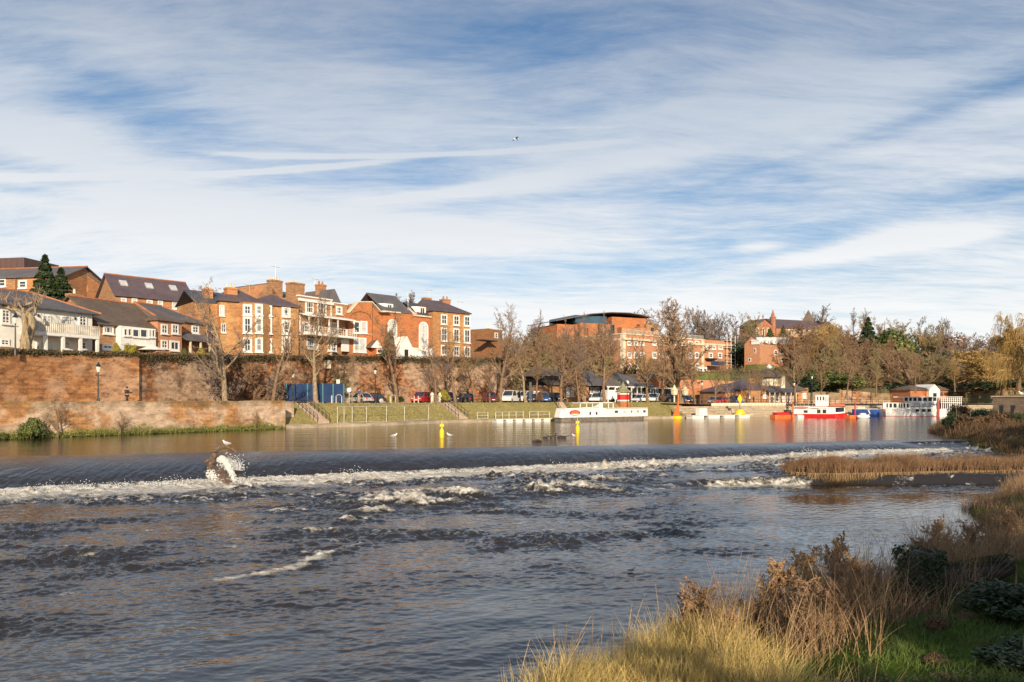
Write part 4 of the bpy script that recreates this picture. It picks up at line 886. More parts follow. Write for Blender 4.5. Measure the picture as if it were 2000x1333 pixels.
mb.build('curved_roof', M['slate_grey'], b.o)
for q in ((1141, 640, 1144, 653), (1146, 640, 1149, 654), (1167, 632, 1171, 653)): b.win(*q, v=-1.5, bar=(0, 0), fr=.1, frame='brick_brown')
b.slab('opening', 'black_iron', b.u(1193, -3.05), b.u(1200, -3.05), -3.1, -3.01, b.z(1196, 655, -3), b.z(1196, 635, -3)); b.win(1243, 633, 1250, 639, v=-2.2, bar=(0, 0), frame='brick_brown'); b.win(1271, 640, 1277, 648, v=-1, bar=(0, 0), frame='black_iron')  # the black slab stands in for deep shade in a recess
# K long Georgian block with cornice
b = Bld('cornice_block', 'long Georgian brick block with cream cornice and corner strips, below the modern curved-roof building', 1217, 190, 1374, 211, 9.5)
ze = b.z(1217, 653); D = 14; ul = b.u(1170)
b.wall(M['brick_pink'], 0, b.w, 0, D, -2, ze); b.slab('cornice', 'cream', -.3, b.w + .3, -.6, -.003, b.z(1217, 664), b.z(1217, 660)); b.slab('coping', 'cream', -.2, b.w + .2, -.2, D, ze + .003, ze + .3)
b.slab('corner_strip', 'cream', -.15, .8, -.15, .9, -2, ze - .05); b.slab('corner_strip', 'cream', b.w - .9, b.w + .12, -.15, .6, -2, ze - .05)
mb = MB(); mb.box(-.05, -.003, .9, D, b.z(1217, 664), b.z(1217, 660)); mb.build('side_cornice', M['cream'], b.o)
mb = MB()
for k in range(60): uu = b.w * k / 59; mb.box(uu - .05, uu + .05, .1, .2, ze + .303, ze + 1.2)
mb.box(0, b.w, .08, .22, ze + 1.2, ze + 1.3); mb.build('roof_railing', M['galv'], b.o)
for cx_ in (1229, 1242, 1254, 1278, 1291, 1309, 1321, 1335, 1348, 1361):
    for (y0, y1) in ((666, 675), (688, 700), (710, 722)): b.win(cx_ - 4, y0, cx_ + 4, y1, bar=(1, 1), fr=.3)
for k in range(4): b.window(0, .01, 0, .01) if 0 else None
# side windows on its left return (built facing left)
s2 = Bld('left_wing', 'red brick side wing with small white windows left of the cornice block', 1150, 205, 1216, 192, 9.0)
s2.wall(M['brick_red'], 0, s2.w - .3, 0, 6, -2, s2.z(1200, 657)); s2.slab('cornice', 'cream', 0, s2.w - .3, -.3, -.003, s2.z(1200, 664), s2.z(1200, 661))
for cx_ in (1180, 1188, 1198): s2.win(cx_ - 2.5, 667, cx_ + 2.5, 675, bar=(0, 1), fr=.25); s2.win(cx_ - 2.5, 688, cx_ + 2.5, 699, bar=(0, 1), fr=.25)
b = Bld('white_porch_house', 'lower two-storey brick range with scaffolding at its right end beside the cornice block', 1374, 211, 1430, 218, 10)
ze = b.z(1380, 664); b.wall(M['brick_pink'], .1, b.w, .2, 10, -2, ze); b.slab('cornice', 'cream', .1, b.w, -.1, .19, b.z(1380, 674), b.z(1380, 671))
for cx_ in (1383, 1394, 1407): b.win(cx_ - 4, 675, cx_ + 4, 683, v=.2, bar=(1, 1), fr=.3)
for cx_ in (1388, 1406): b.win(cx_ - 4, 689, cx_ + 4, 700, v=.2, bar=(1, 1), fr=.3)
b.slab('canopy', 'black_iron', b.u(1383, -1), b.u(1400, -1), -1.2, .15, b.z(1390, 703, -1), b.z(1390, 700, -1)); b.slab('awning', 'hoarding', b.u(1391, -3), b.u(1416, -3), -3, -2.6, b.z(1400, 714, -3), b.z(1400, 706, -3))
mb = MB()
for px in (1420, 1428, 1436):
    for v_ in (-.8, 1.2): uu = b.u(px, v_); mb.tube([(uu, v_, -1), (uu, v_, b.z(px, 656, v_))], .08, 4)
for py in (660, 674, 688, 702): u0, u1 = b.u(1419, -.8), b.u(1437, -.8); z_ = b.z(1428, py, -.8); mb.tube([(u0, -.8, z_), (u1, -.8, z_)], .08, 4); mb.box(u0, u1, -.7, 1.1, z_ - .9, z_ - .8)
mb.build('scaffolding', M['galv'], b.o)
b = Bld('white_porch', 'little white glazed porch at the foot of the cornice block', 1365, 205, 1381, 207, 9.2); b.wall(M['white_paint'], 0, b.w, 0, 2, -1, b.z(1370, 717)); b.win(1367, 720, 1372, 725, bar=(0, 0), fr=.1); b.win(1374, 720, 1379, 725, bar=(0, 0), fr=.1)
# L gabled brick house with five white dormers
b = Bld('five_dormer_house', 'pinkish brick house with five white gabled dormers, below the church', 1484, 205, 1545, 216, 12.0)
ze = b.z(1484, 671); D = 4.6; zr = b.z(1468, 656, D / 2) - ze
for (v0, v1, z0, z1) in ((1.1, 1.75, b.z(1484, 690), b.z(1484, 680)), (2.6, 3.4, b.z(1484, 706), b.z(1484, 699))):
    mb = MB(); mb.box(-.08, .01, v0, v1, z0, z1); f_ = mb.build('side_window', M['white_paint'], b.o); mb = MB(); mb.box(-.10, -.083, v0 + .15, v1 - .15, z0 + .15, z1 - .15); mb.build('pane', M['glass'], f_)
b.wall(M['brick_pink'], 0, b.w, 0, D, -2, ze, roof=('gu', zr)); b.roof(M['slate_brown'], 'gu', 0, b.w, 0, D, ze, zr, ridge=False, ov=.2)
for px in (1487, 1500, 1514, 1527, 1539):
    u0, u1 = b.u(px - 4, .0), b.u(px + 4, .0); z0 = b.z(px, 673); z1 = b.z(px, 666); m_ = (u0 + u1) / 2
    mb = MB(); mb.box(u0, u1, -.05, 2.4, z0, z1); mb.prism([(u0 - .2, -.1, z1), (u1 + .2, -.1, z1), (m_, -.1, z1 + 1.0)], (0, 2.6, 0)); dm = mb.build('dormer', M['white_paint'], b.o); b.window(m_ - .3, m_ + .3, z0 + .15, z1 - .1, -.05, fr=.06, bar=(0, 0), parent=dm)
b.win(1511, 683, 1519, 694, arch=True, bar=(1, 1), fr=.25); b.win(1524, 697, 1532, 706, arch=True, bar=(1, 0), fr=.25); b.win(1535, 684, 1540, 692, bar=(1, 1), fr=.2); b.win(1524, 684, 1529, 692, bar=(1, 1), fr=.2)
# M church
b = Bld('church', 'red sandstone church with a cross-topped gable, slim spire turret and long nave on the hill', 1474, 282, 1512, 288, 22)
ze = b.z(1478, 637); zr = b.z(1491, 624) - ze; b.wall(M['church_stone'], 0, b.w, 0, 7, -3, ze, roof=('gv', zr)); b.roof(M['slate_grey'], 'gv', 0, b.w, 0, 7, ze, zr, ridge=False, ov=.6)
for cx_ in (1480, 1491, 1500): b.win(cx_ - 2.6, 640, cx_ + 2.6, 660, arch=True, bar=(0, 0), frame='cream', fr=.35)
uu, zz_ = b.uv(1490, 624); mb = MB(); mb.box(uu - .14, uu + .14, -.2, .1, zz_, zz_ + 1.6); mb.box(uu - .5, uu + .5, -.2, .1, zz_ + .9, zz_ + 1.15); mb.build('cross', M['church_stone'], b.o)
uu, zt = b.uv(1514, 604, -1); z0 = b.z(1514, 622, -1); mb = MB(); mb.lathe([(1.0, -3), (1.0, z0), (1.25, z0 + .1), (1.25, z0 + .5), (.85, z0 + .6), (.03, zt)], 8, (uu, 0, 0)); mb.build('spire_turret', M['church_stone'], b.o)
bn = Bld('church_nave', 'long slate-roofed church nave with a row of blind arches', 1516, 288, 1640, 300, 22)
ze = bn.z(1530, 641, 0); zr = bn.z(1540, 626, 6) - ze; bn.wall(M['church_stone'], 0, bn.w, 0, 12, -3, ze, roof=('gu', zr)); bn.roof(M['slate_purple'], 'gu', 0, bn.w, 0, 12, ze, zr, ridge=False)
for k in range(14): cx_ = 1535 + k * 6; bn.win(cx_ - 2, 643, cx_ + 2, 658, arch=True, bar=(0, 0), frame='cream', fr=.35)
u0, u1 = bn.u(1572, 6), bn.u(1600, 6); z0 = bn.z(1585, 630, 6); m_ = (u0 + u1) / 2; mb = MB(); mb.lathe([(3.2, z0 - 3), (3.2, z0), (3.5, z0 + .1), (.05, bn.z(1585, 606, 8))], 4, (m_, 8, 0)); mb.build('tower_roof', M['slate_brown'], bn.o)
# N riverside restaurant, three roofs
b = Bld('riverside_pub', 'low riverside pub with wide grey hipped roof and white fretted verandah', 1150, 143, 1262, 152, 2.6)
ze = b.z(1200, 753, -1.2); D = 11; zr = b.z(1190, 726, D / 2) - ze
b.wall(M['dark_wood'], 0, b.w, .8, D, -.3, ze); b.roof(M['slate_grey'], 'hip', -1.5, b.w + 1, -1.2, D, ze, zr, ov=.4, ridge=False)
mb = MB(); z1 = ze - .15; u0, u1 = b.u(1184, -1.3), b.u(1264, -1.3)
mb.box(u0, u1, -1.5, -1.4, z1 - .2, z1)
k = 0
while u0 + k * 2.2 < u1 - .1:
    a_ = u0 + k * 2.2; mb.prism([(a_, -1.5, z1 - .2), (a_ + .8, -1.5, z1 - .2), (a_ + .4, -1.5, z1 - .45)], (0, .1, 0)); k += 1
mb.build('fretted_fascia', M['white_paint'], b.o)
for px in (1187, 1201, 1233, 1244, 1252, 1262): uu = b.u(px, -1.3); b.slab('verandah_post', 'white_paint', uu - .09, uu + .09, -1.45, -1.25, -.3, z1 - .21)
for q in ((1152, 757, 1159, 769), (1161, 757, 1170, 769), (1189, 757, 1200, 770), (1234, 757, 1242, 770), (1246, 757, 1256, 770)): b.win(*q, v=.8, bar=(1, 0), fr=.1)
mb = MB(); u_, z_ = b.uv(1223, 747, -1); mb.lathe([(.03, 0), (.3, .06), (.33, .12)], 10, (0, 0, 0)); sd_ = mb.build('satellite_dish', M['white_paint'], b.o); sd_.location = (u_, -1.3, z_); sd_.rotation_euler = (R(70), 0, 0)
b.chimney(1170, 1178, 716, 6, ze, 1, 'brick_brown')
b = Bld('restaurant_wing', 'brick restaurant wing with a steep half-hipped grey roof left of the riverside pub', 1100, 137, 1150, 141, 2.6)
ze = b.z(1120, 752, -.5); D = 10; zr = b.z(1120, 724, D / 2) - ze; b.wall(M['brick_orange'], 0, b.w, 0, D, -.3, ze); b.roof(M['slate_grey'], 'hip', 0, b.w, 0, D, ze, zr, ov=.5, ridge=False)
for q in ((1106, 757, 1112, 766), (1114, 757, 1120, 766), (1106, 768, 1112, 775), (1114, 768, 1120, 775)): b.win(*q, bar=(0, 0), fr=.1, glass='blind')
b = Bld('brick_shed', 'small brick block with a black louvred roof and low lean-to, left of the restaurant wing', 1069, 135, 1100, 137.5, 2.6)
z0 = b.z(1085, 753); b.wall(M['brick_orange'], 0, b.w, 0, 7, -.3, z0); mb = MB(); mb.prism([(-.4, -.5, z0), (b.w + .3, -.5, z0), (b.w + .3, 1.2, z0 + .8), (-.4, 1.2, z0 + .8)], (0, 0, .12)); mb.build('lean_to_roof', M['slate_brown'], b.o)
b.slab('louvre', 'black_iron', .3, b.w - .2, 1.2, 6, z0 + .003, z0 + 1.7); b.roof(M['slate_brown'], 'hip', 0, b.w, 1.2, 7, z0 + 1.75, 1.6, ridge=False)
b = Bld('gabled_pavilion', 'brick pavilion with two steep brown gabled roofs right of the riverside pub', 1262, 152, 1318, 157, 2.5)
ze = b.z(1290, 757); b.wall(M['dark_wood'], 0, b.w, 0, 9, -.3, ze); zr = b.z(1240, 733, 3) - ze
for (a_, c_) in ((1236, 1282), (1268, 1318)):
    u0, u1 = b.u(a_), b.u(c_); mb = MB(); mb.prism([(u0 + .3, 1.5, ze), (u1 - .3, 1.5, ze), ((u0 + u1) / 2, 1.5, ze + zr * .9)], (0, 6, 0)); mb.build('gable', M['brick_red'], b.o); b.roof(M['slate_brown'], 'gv', u0, u1, 1.4, 9, ze, zr, ridge=False, ov=.3)
b.slab('fascia', 'white_paint', 0, b.w, -.3, -.003, ze - .3, ze - .05)
for q in ((1270, 760, 1276, 772), (1279, 760, 1285, 772)): b.win(*q, bar=(0, 0), fr=.12)
# back cottage above the pub
b = Bld('brick_cottage', 'brick cottage with a brown hipped roof rising behind the riverside pub', 1146, 160, 1206, 165, 3); ze = b.z(1175, 716); zr = b.z(1175, 700, 3.5) - ze
b.wall(M['brick_orange'], 0, b.w, 0, 7, -1, ze); b.roof(M['slate_brown'], 'hip', 0, b.w, 0, 7, ze, zr, ridge=False)
# O right pavilion with cone roof
b = Bld('cone_roof_pavilion', 'single-storey brick pavilion with purple slate roofs and a conical turret', 1424, 156, 1580, 166, 2.3)
zl = b.z(1440, 765); zm = b.z(1480, 761); D = 9
b.wall(M['brick_orange'], 0, b.u(1458), 1, D, -.3, zl); b.wall(M['brick_orange'], b.u(1448), b.u(1500), 0, D, -.3, zm); b.wall(M['brick_orange'], b.u(1500), b.w, .6, D, -.3, zm)
b.roof(M['slate_purple'], 'hip', 0, b.u(1470), 1, D, zl, b.z(1440, 752, 4) - zl, ridge=False); b.roof(M['slate_purple'], 'hip', b.u(1446), b.u(1512), 0, D, zm, b.z(1470, 744, 4) - zm, ridge=False); b.roof(M['slate_brown'], 'hip', b.u(1508), b.w, .6, D, zm, b.z(1540, 742, 4) - zm, ridge=False)
u0, u1 = b.u(1500, -1.2), b.u(1568, -1.2); z0 = b.z(1530, 767, -1.2); mb = MB(); mb.prism([(u0, -1.4, z0), (u1, -1.4, z0), (u1 - 1.5, 1.4, z0 + 1.0), (u0 + 1, 1.4, z0 + 1.0)], (0, 0, .12)); mb.build('verandah_roof', M['slate_blue'], b.o)
for px in (1503, 1513, 1523, 1534, 1545, 1555, 1566): uu = b.u(px, -1.2); b.slab('verandah_post', 'cream', uu - .08, uu + .08, -1.3, -1.15, -.3, z0)
for q in ((1460, 766, 1464, 778), (1490, 766, 1496, 778), (1504, 771, 1511, 785), (1515, 771, 1521, 785), (1526, 771, 1532, 785), (1537, 771, 1543, 785), (1548, 771, 1554, 785), (1568, 768, 1574, 778)): b.win(*q, v=0 if q[0] < 1500 else .6, bar=(0, 1), fr=.12, glass='glass' if q[0] % 2 else 'blind')
uc, z1 = b.uv(1502, 736, 3.5); zt = b.z(1502, 720, 3.5); rr_ = (b.u(1521, 3.5) - b.u(1484, 3.5)) / 2
mb = MB(); mb.lathe([(rr_ * .72, zm), (rr_ * .72, z1)], 16, (uc, 3.5, 0)); tw = mb.build('turret', M['cream'], b.o); mb = MB(); mb.lathe([(rr_ * 1.12, z1 - .15), (rr_ * .55, z1 + (zt - z1) * .55), (rr_ * .22, zt)], 16, (uc, 3.5, 0)); mb.build('turret_roof', M['slate_brown'], tw)
mb = MB(); mb.lathe([(rr_ * .2, zt + .003), (rr_ * .26, zt + .3), (.02, zt + .9)], 8, (uc, 3.5, 0)); mb.build('finial', M['white_paint'], tw); mb = MB(); mb.box(uc + .9, uc + 2.0, .9, 2.6, zm, z1 + .1); mb.build('turret_dormer', M['cream'], tw)
mb = MB(); mb.box(b.u(1464, 3), b.u(1474, 3), 2.9, 3.5, zm, b.z(1470, 740, 3)); mb.build('chimney', M['brick_orange'], b.o); mb = MB(); mb.box(b.u(1572, 3), b.u(1578, 3), 2.9, 3.5, 0, b.z(1575, 758, 3)); mb.build('chimney', M['brick_orange'], b.o)
# lodge behind the white vessel
b = Bld('brick_lodge', 'little brick lodge with a brown roof and white timbered gable behind the white tour vessel', 1778, 176, 1852, 180, 2.2)
z0 = b.z(1810, 762); b.wall(M['brick_red'], 0, b.w, 0, 6, -.3, z0); b.roof(M['slate_brown'], 'hip', 0, b.u(1818), 0, 6, z0, 1.0, ridge=False); b.roof(M['slate_brown'], 'hip', b.u(1834), b.w, 0, 6, z0, .9, ridge=False)
u0, u1 = b.u(1815, -.6), b.u(1836, -.6); mb = MB(); mb.box(u0, u1, -.6, 5, -.3, z0); mb.prism([(u0, -.6, z0), (u1, -.6, z0), ((u0 + u1) / 2, -.6, b.z(1826, 751, -.6))], (0, 5, 0)); gw = mb.build('gable', M['white_paint'], b.o)
b.window((u0 + u1) / 2 - .5, (u0 + u1) / 2 + .5, 1.0, 2.4, -.6, bar=(1, 1), fr=.1, frame='black_iron', parent=gw); b.win(1836, 766, 1841, 773, bar=(0, 0), fr=.08, frame='brick_brown')
# stone hut on the near right bank
b = Bld('stone_hut', 'flat-roofed stone hut with two tall dark openings at the right edge', 1939, 84, 2060, 80, .0)
zt = b.z(1939, 776); b.wall(facade('hut_stone', (.22, .165, .12), (.15, .11, .085), (.10, .08, .06), .7, .3, .02, .5, (.04, .035, .025), green=[(1.9, .9, .85, (.03, .06, .045))]), 0, b.w, 0, 5, -1.5, zt)
b.slab('roof_slab', 'pale_stone', -.15, b.w, -.15, 5.2, zt + .003, zt + .14)
for (x0, x1) in ((1953, 1960), (1975, 1983)): b.slab('opening', 'black_iron', b.u(x0), b.u(x1), -.05, -.003, b.z(x0, 826), b.z(x0, 792))
# unseen building added behind the viewpoint to shade the near bank
b = Bld('shade_building', 'unseen stone building added behind the viewpoint to shade the near bank', 0, 1, 1, 1, 0); 
b.o.location = (6.6, -13, 1.2); b.o.rotation_euler = (0, 0, 0); b.wall(M['church_stone'], 0, 26, -12, 0, -3, 6); mb = MB(); mb.prism([(-.5, -12.5, 6.01), (-.5, .5, 6.01), (-.5, -6, 8.5)], (27, 0, 0)); mb.build('roof', M['slate_grey'], b.o)
# ------------------------------------------------------------------ trees and plants
def seg_mesh(name, segs, sides, mat, smooth=False):
    S = np.array(segs, float); A_, B_ = S[:, 0:3], S[:, 3:6]; ra, rb = S[:, 6], S[:, 7]
    d_ = B_ - A_; L = np.linalg.norm(d_, axis=1)[:, None]; d_ = d_ / np.maximum(L, 1e-6)
    ref = np.where(np.abs(d_[:, 2:3]) < .9, np.array([[0, 0, 1.]]), np.array([[1., 0, 0]])); a = np.cross(d_, ref); a /= np.linalg.norm(a, axis=1)[:, None]; c = np.cross(d_, a)
    t = 2 * np.pi * np.arange(sides) / sides; ct, st = np.cos(t)[None, :, None], np.sin(t)[None, :, None]
    ring = a[:, None, :] * ct + c[:, None, :] * st; B2 = B_ + d_ * np.minimum(.25 * rb[:, None], .05)
    V = np.stack([A_[:, None] + ring * ra[:, None, None], B2[:, None] + ring * rb[:, None, None]], 1).reshape(-1, 3)
    k = np.arange(len(S))[:, None] * 2 * sides; j = np.arange(sides); jn = (j + 1) % sides
    Q = np.stack([k + j, k + jn, k + sides + jn, k + sides + j], -1).reshape(-1, 4)
    me_o = np_mesh(name, V, Q, mat, smooth=smooth); return me_o
STY = {  # levels: segments, jitter, tropism, child start, children per segment, child length ratio, spread angle
    'lime': dict(n=[12, 7, 5, 4, 3], jit=[.06, .15, .22, .3, .3], trop=[.05, .16, .07, .03, 0], st=[.28, .22, .15, .1, 0], k=[1.5, 1.2, 1.3, 1.5, 0], ra=[.52, .48, .5, .5, 0], an=[52, 42, 42, 45], r=.024),
    'round': dict(n=[7, 7, 5, 4, 3], jit=[.10, .18, .22, .3, .3], trop=[.02, .08, .05, .03, 0], st=[.25, .2, .12, .1, 0], k=[2.6, 1.4, 1.4, 1.5, 0], ra=[.66, .52, .5, .5, 0], an=[42, 42, 42, 45], r=.026),
    'tall': dict(n=[10, 7, 5, 4, 3], jit=[.05, .14, .22, .3, .3], trop=[.06, .14, .08, .04, 0], st=[.42, .2, .1, .1, 0], k=[2.0, 1.4, 1.5, 1.5, 0], ra=[.42, .5, .5, .5, 0], an=[36, 36, 42, 45], r=.022),
    'bushy': dict(n=[5, 6, 5, 4, 3], jit=[.15, .2, .25, .3, .3], trop=[.0, .06, .04, .02, 0], st=[.08, .1, .1, .1, 0], k=[3.4, 1.6, 1.7, 1.4, 0], ra=[.75, .5, .48, .45, 0], an=[38, 42, 45, 45], r=.016),
    'willow': dict(n=[6, 7, 6, 9, 0], jit=[.12, .2, .2, .06, .3], trop=[.02, .04, -.06, -.45, 0], st=[.3, .2, .15, 0, 0], k=[2.6, 1.9, 3.4, 0, 0], ra=[.62, .5, 1.25, .5, 0], an=[45, 45, 50, 45], r=.03)}
def grow(seed, H, sty, maxlev=4, thick=1.):
    s = STY[sty]; rs = random.Random(seed); tr = []; cr = []
    def br(p, d, L, r, lev):
        n = s['n'][lev]
        if n == 0: return
        step = L / n; r0 = r
        for i in range(n):
            f = (i + 1) / n; r1 = max(r * (1 - f * (.72 if lev else .80)), .010 * thick)
            d = (d + Vector((rs.gauss(0, 1), rs.gauss(0, 1), rs.gauss(0, .6))) * s['jit'][lev] + Vector((0, 0, s['trop'][lev]))).normalized()
            q = p + d * step * rs.uniform(.85, 1.15); (tr if lev <= 1 else cr).append((*p, *q, r0, r1))
            if lev < maxlev and f > s['st'][lev]:
                kk = s['k'][lev]; kk = int(kk) + (rs.random() < kk - int(kk))
                for _ in range(kk):
                    az_ = rs.uniform(0, 2 * math.pi); an = R(s['an'][min(lev, 3)] * rs.uniform(.65, 1.25))
                    side = d.cross(Vector((math.cos(az_), math.sin(az_), .3))).normalized(); dd = (d * math.cos(an) + side * math.sin(an)).normalized()
                    ll = L * s['ra'][lev] * (1.0 - .55 * max(0, f - s['st'][lev])) * rs.uniform(.65, 1.2)
                    br(p.lerp(q, rs.random()), dd, ll, max(r1 * .62, .011 * thick), lev + 1)
            p = q; r0 = r1
    tl = {'lime': 1., 'round': .62, 'tall': .95, 'bushy': .5, 'willow': .7}[sty]
    br(Vector((0, 0, -.3)), Vector((0, 0, 1)), H * tl, H * s['r'], 0)
    # root flare
    r = H * s['r']; tr.append((0, 0, -.5, 0, 0, .5, r * 1.7, r * 1.02)); return tr, cr
PROTO = {}
def proto(key, seed, H, sty, thick=1., maxlev=4):
    tr, cr = grow(seed, H, sty, maxlev, thick); zmax = max(max(s[5] for s in cr), max(s[5] for s in tr))
    a = seg_mesh('trunk', tr, 7, M['bark'], smooth=True); b = seg_mesh('crown', cr, 3, M['twig_brown'])
    ma, mb_ = a.data, b.data; bpy.data.objects.remove(a); bpy.data.objects.remove(b); PROTO[key] = (ma, mb_, zmax, len(cr))
for k, (sd_, H, sty, th) in enumerate([(1, 14, 'lime', 1.25), (2, 14, 'lime', 1.25), (3, 14, 'lime', 1.2)]): proto('lime%d' % k, sd_, H, sty, th)
for k in range(4): proto('round%d' % k, 20 + k, 14, 'round', 1.9)
for k in range(2): proto('tall%d' % k, 40 + k, 18, 'tall', 2.0)
for k in range(3): proto('bushy%d' % k, 60 + k, 7, 'bushy', 1.7)
proto('willow0', 80, 14, 'willow', 2.0, 3); proto('willow1', 81, 14, 'willow', 2.0, 3)
# make sure the level counts stay sensible
print('protos', {k: v[3] for k, v in PROTO.items()})
LEAFP = {}
def leaf_blob(key, seed, n, shape, size):
    """crown of many small leaf faces spread in uneven clumps; unit size about 1 x 1 x 1, base at z=0"""
    rs = np.random.RandomState(seed)
    if shape == 'cone':
        t = rs.rand(n) ** .75; lay = np.floor(t * 13) / 13 + rs.rand(n) * .05; az_ = rs.rand(n) * 2 * np.pi
        rad = (1 - lay) * .42 * (.35 + .65 * rs.rand(n) ** .45) * (1 + .25 * np.sin(az_ * 5 + lay * 40)); P = np.stack([rad * np.cos(az_), rad * np.sin(az_), lay - rad * .28 + .04], -1); N = np.stack([np.cos(az_) * .4, np.sin(az_) * .4, np.full(n, .8)], -1)
    else:
        c = rs.randn(26, 3); c /= np.linalg.norm(c, axis=1)[:, None]; c *= rs.rand(26, 1) ** .4 * .34; c[:, 2] = np.abs(c[:, 2]) * 1.2 + .25
        i = rs.randint(0, 26, n); o = rs.randn(n, 3); o /= np.linalg.norm(o, axis=1)[:, None]; P = c[i] + o * (.10 + .13 * rs.rand(26)[i][:, None]) * rs.rand(n, 1) ** .25; N = o + rs.randn(n, 3) * .5
        P[:, 2] = np.abs(P[:, 2])
    N = N + rs.randn(n, 3) * .45; N /= np.linalg.norm(N, axis=1)[:, None]; a = np.cross(N, rs.randn(n, 3)); a /= np.linalg.norm(a, axis=1)[:, None]; b = np.cross(N, a)
    s = (size * (.6 + .8 * rs.rand(n)))[:, None]; V = np.stack([P - a * s, P - b * s * .55, P + a * s, P + b * s * .55], 1).reshape(-1, 3)
    o = np_mesh('crown', V, np.arange(4 * n).reshape(-1, 4), M['leaf_green']); LEAFP[key] = o.data; bpy.data.objects.remove(o)
for k in range(3): leaf_blob('bush%d' % k, 5 + k, 5200, 'blob', .030)
leaf_blob('cone0', 9, 9000, 'cone', .022); leaf_blob('cone1', 10, 9000, 'cone', .022)
mb = MB(); mb.tube([(0, 0, -.05), (0, 0, .5), (0, 0, .93)], [.022, .013, .003], 6); _o = mb.build('trunk', M['bark']); LEAFP['stem'] = _o.data; bpy.data.objects.remove(_o)
def omat(o, m): o.material_slots[0].link = 'OBJECT'; o.material_slots[0].material = m
def child(name, me, par, mat): o = bpy.data.objects.new(name, me); C.objects.link(o); o.parent = par; omat(o, mat); return o
tr_rs = random.Random(99)
def tree(name, key, x, y, z, h, mat, label, group=None, bark='bark', wide=1., rz=None):
    t = empty(name, (x, y, z), tr_rs.uniform(0, 6.28) if rz is None else rz, label, 'tree', group); ma, mc, zm, _ = PROTO[key]; k = h / zm; t.scale = (k * wide, k * wide, k)
    child('trunk', ma, t, M[bark]); child('crown', mc, t, M[mat]); return t
def leafy(name, key, x, y, z, w, h, mat, label, cat='bush', group=None):
    t = empty(name, (x, y, z), tr_rs.uniform(0, 6.28), label, cat, group)
    s = w if 'cone' not in key else w / .84 * 1.0; t.scale = (s, s, h)
    child('stem' if cat != 'tree' else 'trunk', LEAFP['stem'], t, M['bark']); child('foliage' if cat != 'tree' else 'crown', LEAFP[key], t, M[mat]); return t
ORD = ['leftmost', 'second from the left', 'third from the left', 'fourth from the left', 'fifth from the left', 'sixth from the left', 'seventh from the left', 'eighth from the left', 'ninth from the left', 'tenth from the left', 'eleventh from the left', 'twelfth from the left'] + [o + ' from the left' for o in ('thirteenth', 'fourteenth', 'fifteenth', 'sixteenth', 'seventeenth', 'eighteenth')]
# the avenue on the promenade: photo column of the trunk, inland offset, photo row of the top, look
AV = [(441, 4.6, 549, 'lime0', 'bare promenade tree with spreading dark limbs before the yellow Georgian house', 1.0),
      (532, 4.6, 606, 'lime1', 'slim bare promenade tree before the white-framed windows, left of the blue hoarding', .9),
      (617, 7.5, 572, 'lime2', 'bare promenade tree with a thick pale trunk standing against the blue hoarding', 1.05),
      (688, 8.0, 672, 'tall0', 'thin pale young tree between the blue hoarding and the black car', .5),
      (775, 8.5, 610, 'lime1', 'bare promenade tree before the ivy and arched windows', .95),
      (852, 8.6, 652, 'lime0', 'bare promenade tree just right of the two people in white overalls', .9),
      (889, 8.8, 628, 'lime2', 'tall bare promenade tree before the corner town house', .9),
      (928, 12, 668, 'lime1', 'bare branchy tree beside the right end of the city wall', 1.0),
      (957, 12, 690, 'lime0', 'small dark bare tree just left of the dark red car', 1.0),
      (976, 8.8, 590, 'lime2', 'tall bare tree with a round open top between the red car and white van', .9),
      (1027, 9.0, 655, 'lime1', 'pale-stemmed tree in front of the white van', .9), (1049, 11, 668, 'tall1', 'slim bare tree right of the white van', .9),
      (1096, 9.0, 640, 'lime0', 'stout bare tree at the brick shed with a reddish trunk', 1.05),
      (1131, 9.2, 668, 'lime2', 'leaning bare tree before the restaurant wing', .9), (1142, 12, 700, 'bushy1', 'short yellowish forked tree before the restaurant wing', .7),
      (1181, 9.2, 625, 'lime1', 'tall dark tree between the white car and the white trailer', .9),
      (1265, 9.0, 640, 'lime0', 'tall bare tree right of the little pointed-roof kiosk', .85), (1292, 9.0, 668, 'lime2', 'bare tree in a brown leaf mound before the gabled pavilion', .9),
      (1328, 10, 572, 'round1', 'largest bare tree of the waterfront, crown rising high above the cornice block', .72),
      (1357, 9.0, 668, 'lime1', 'slim reddish bare tree left of the pinkish retaining wall', .7), (1396, 8.5, 690, 'lime0', 'bare tree rising in front of the green hedge', .8),
      (1424, 8.0, 702, 'lime2', 'bare tree just right of the red car near the pavilion', .8), (1459, 8.0, 712, 'lime1', 'small bare tree before the left end of the cone-roofed pavilion', .9), (1487, 8.0, 706, 'lime0', 'bare tree before the conical turret', .8),
      (1553, 7.0, 650, 'lime2', 'leaning dark tree with pale forked limbs left of the red and white boat', .9)]
for (px, off, top, key, lab, wd) in AV:
    p = bpos(px, off); h = gz(top, p.y) - p.z; t = tree('bare_tree', key, p.x, p.y, p.z, h, 'twig_brown' if px % 3 else 'twig_mauve', lab, 'bare trees along the promenade', 'bark' if px not in (617, 441, 688, 1027, 1142) else 'bark_pale', wd * 1.3)
    if px == 1553: t.rotation_euler = (R(2), R(7), 1.0)
# brown basal growth round the avenue trees
for k, (px, off, w, h, nm) in enumerate([(1053, 8.6, 1.5, 2.4, 'before the blue pickup'), (1294, 8.6, 1.9, 2.2, 'under the tree by the gabled pavilion'), (972, 8.4, 1.0, 1.2, 'beside the front of the white van'), (1000, 13.5, 2.5, 5, 'behind the white van')]):
    p = bpos(px, off); leafy('suckering_shrub', 'bush%d' % (k % 3), p.x, p.y, p.z, w, h, 'leaf_brown', 'russet shrubby tuft ' + nm)
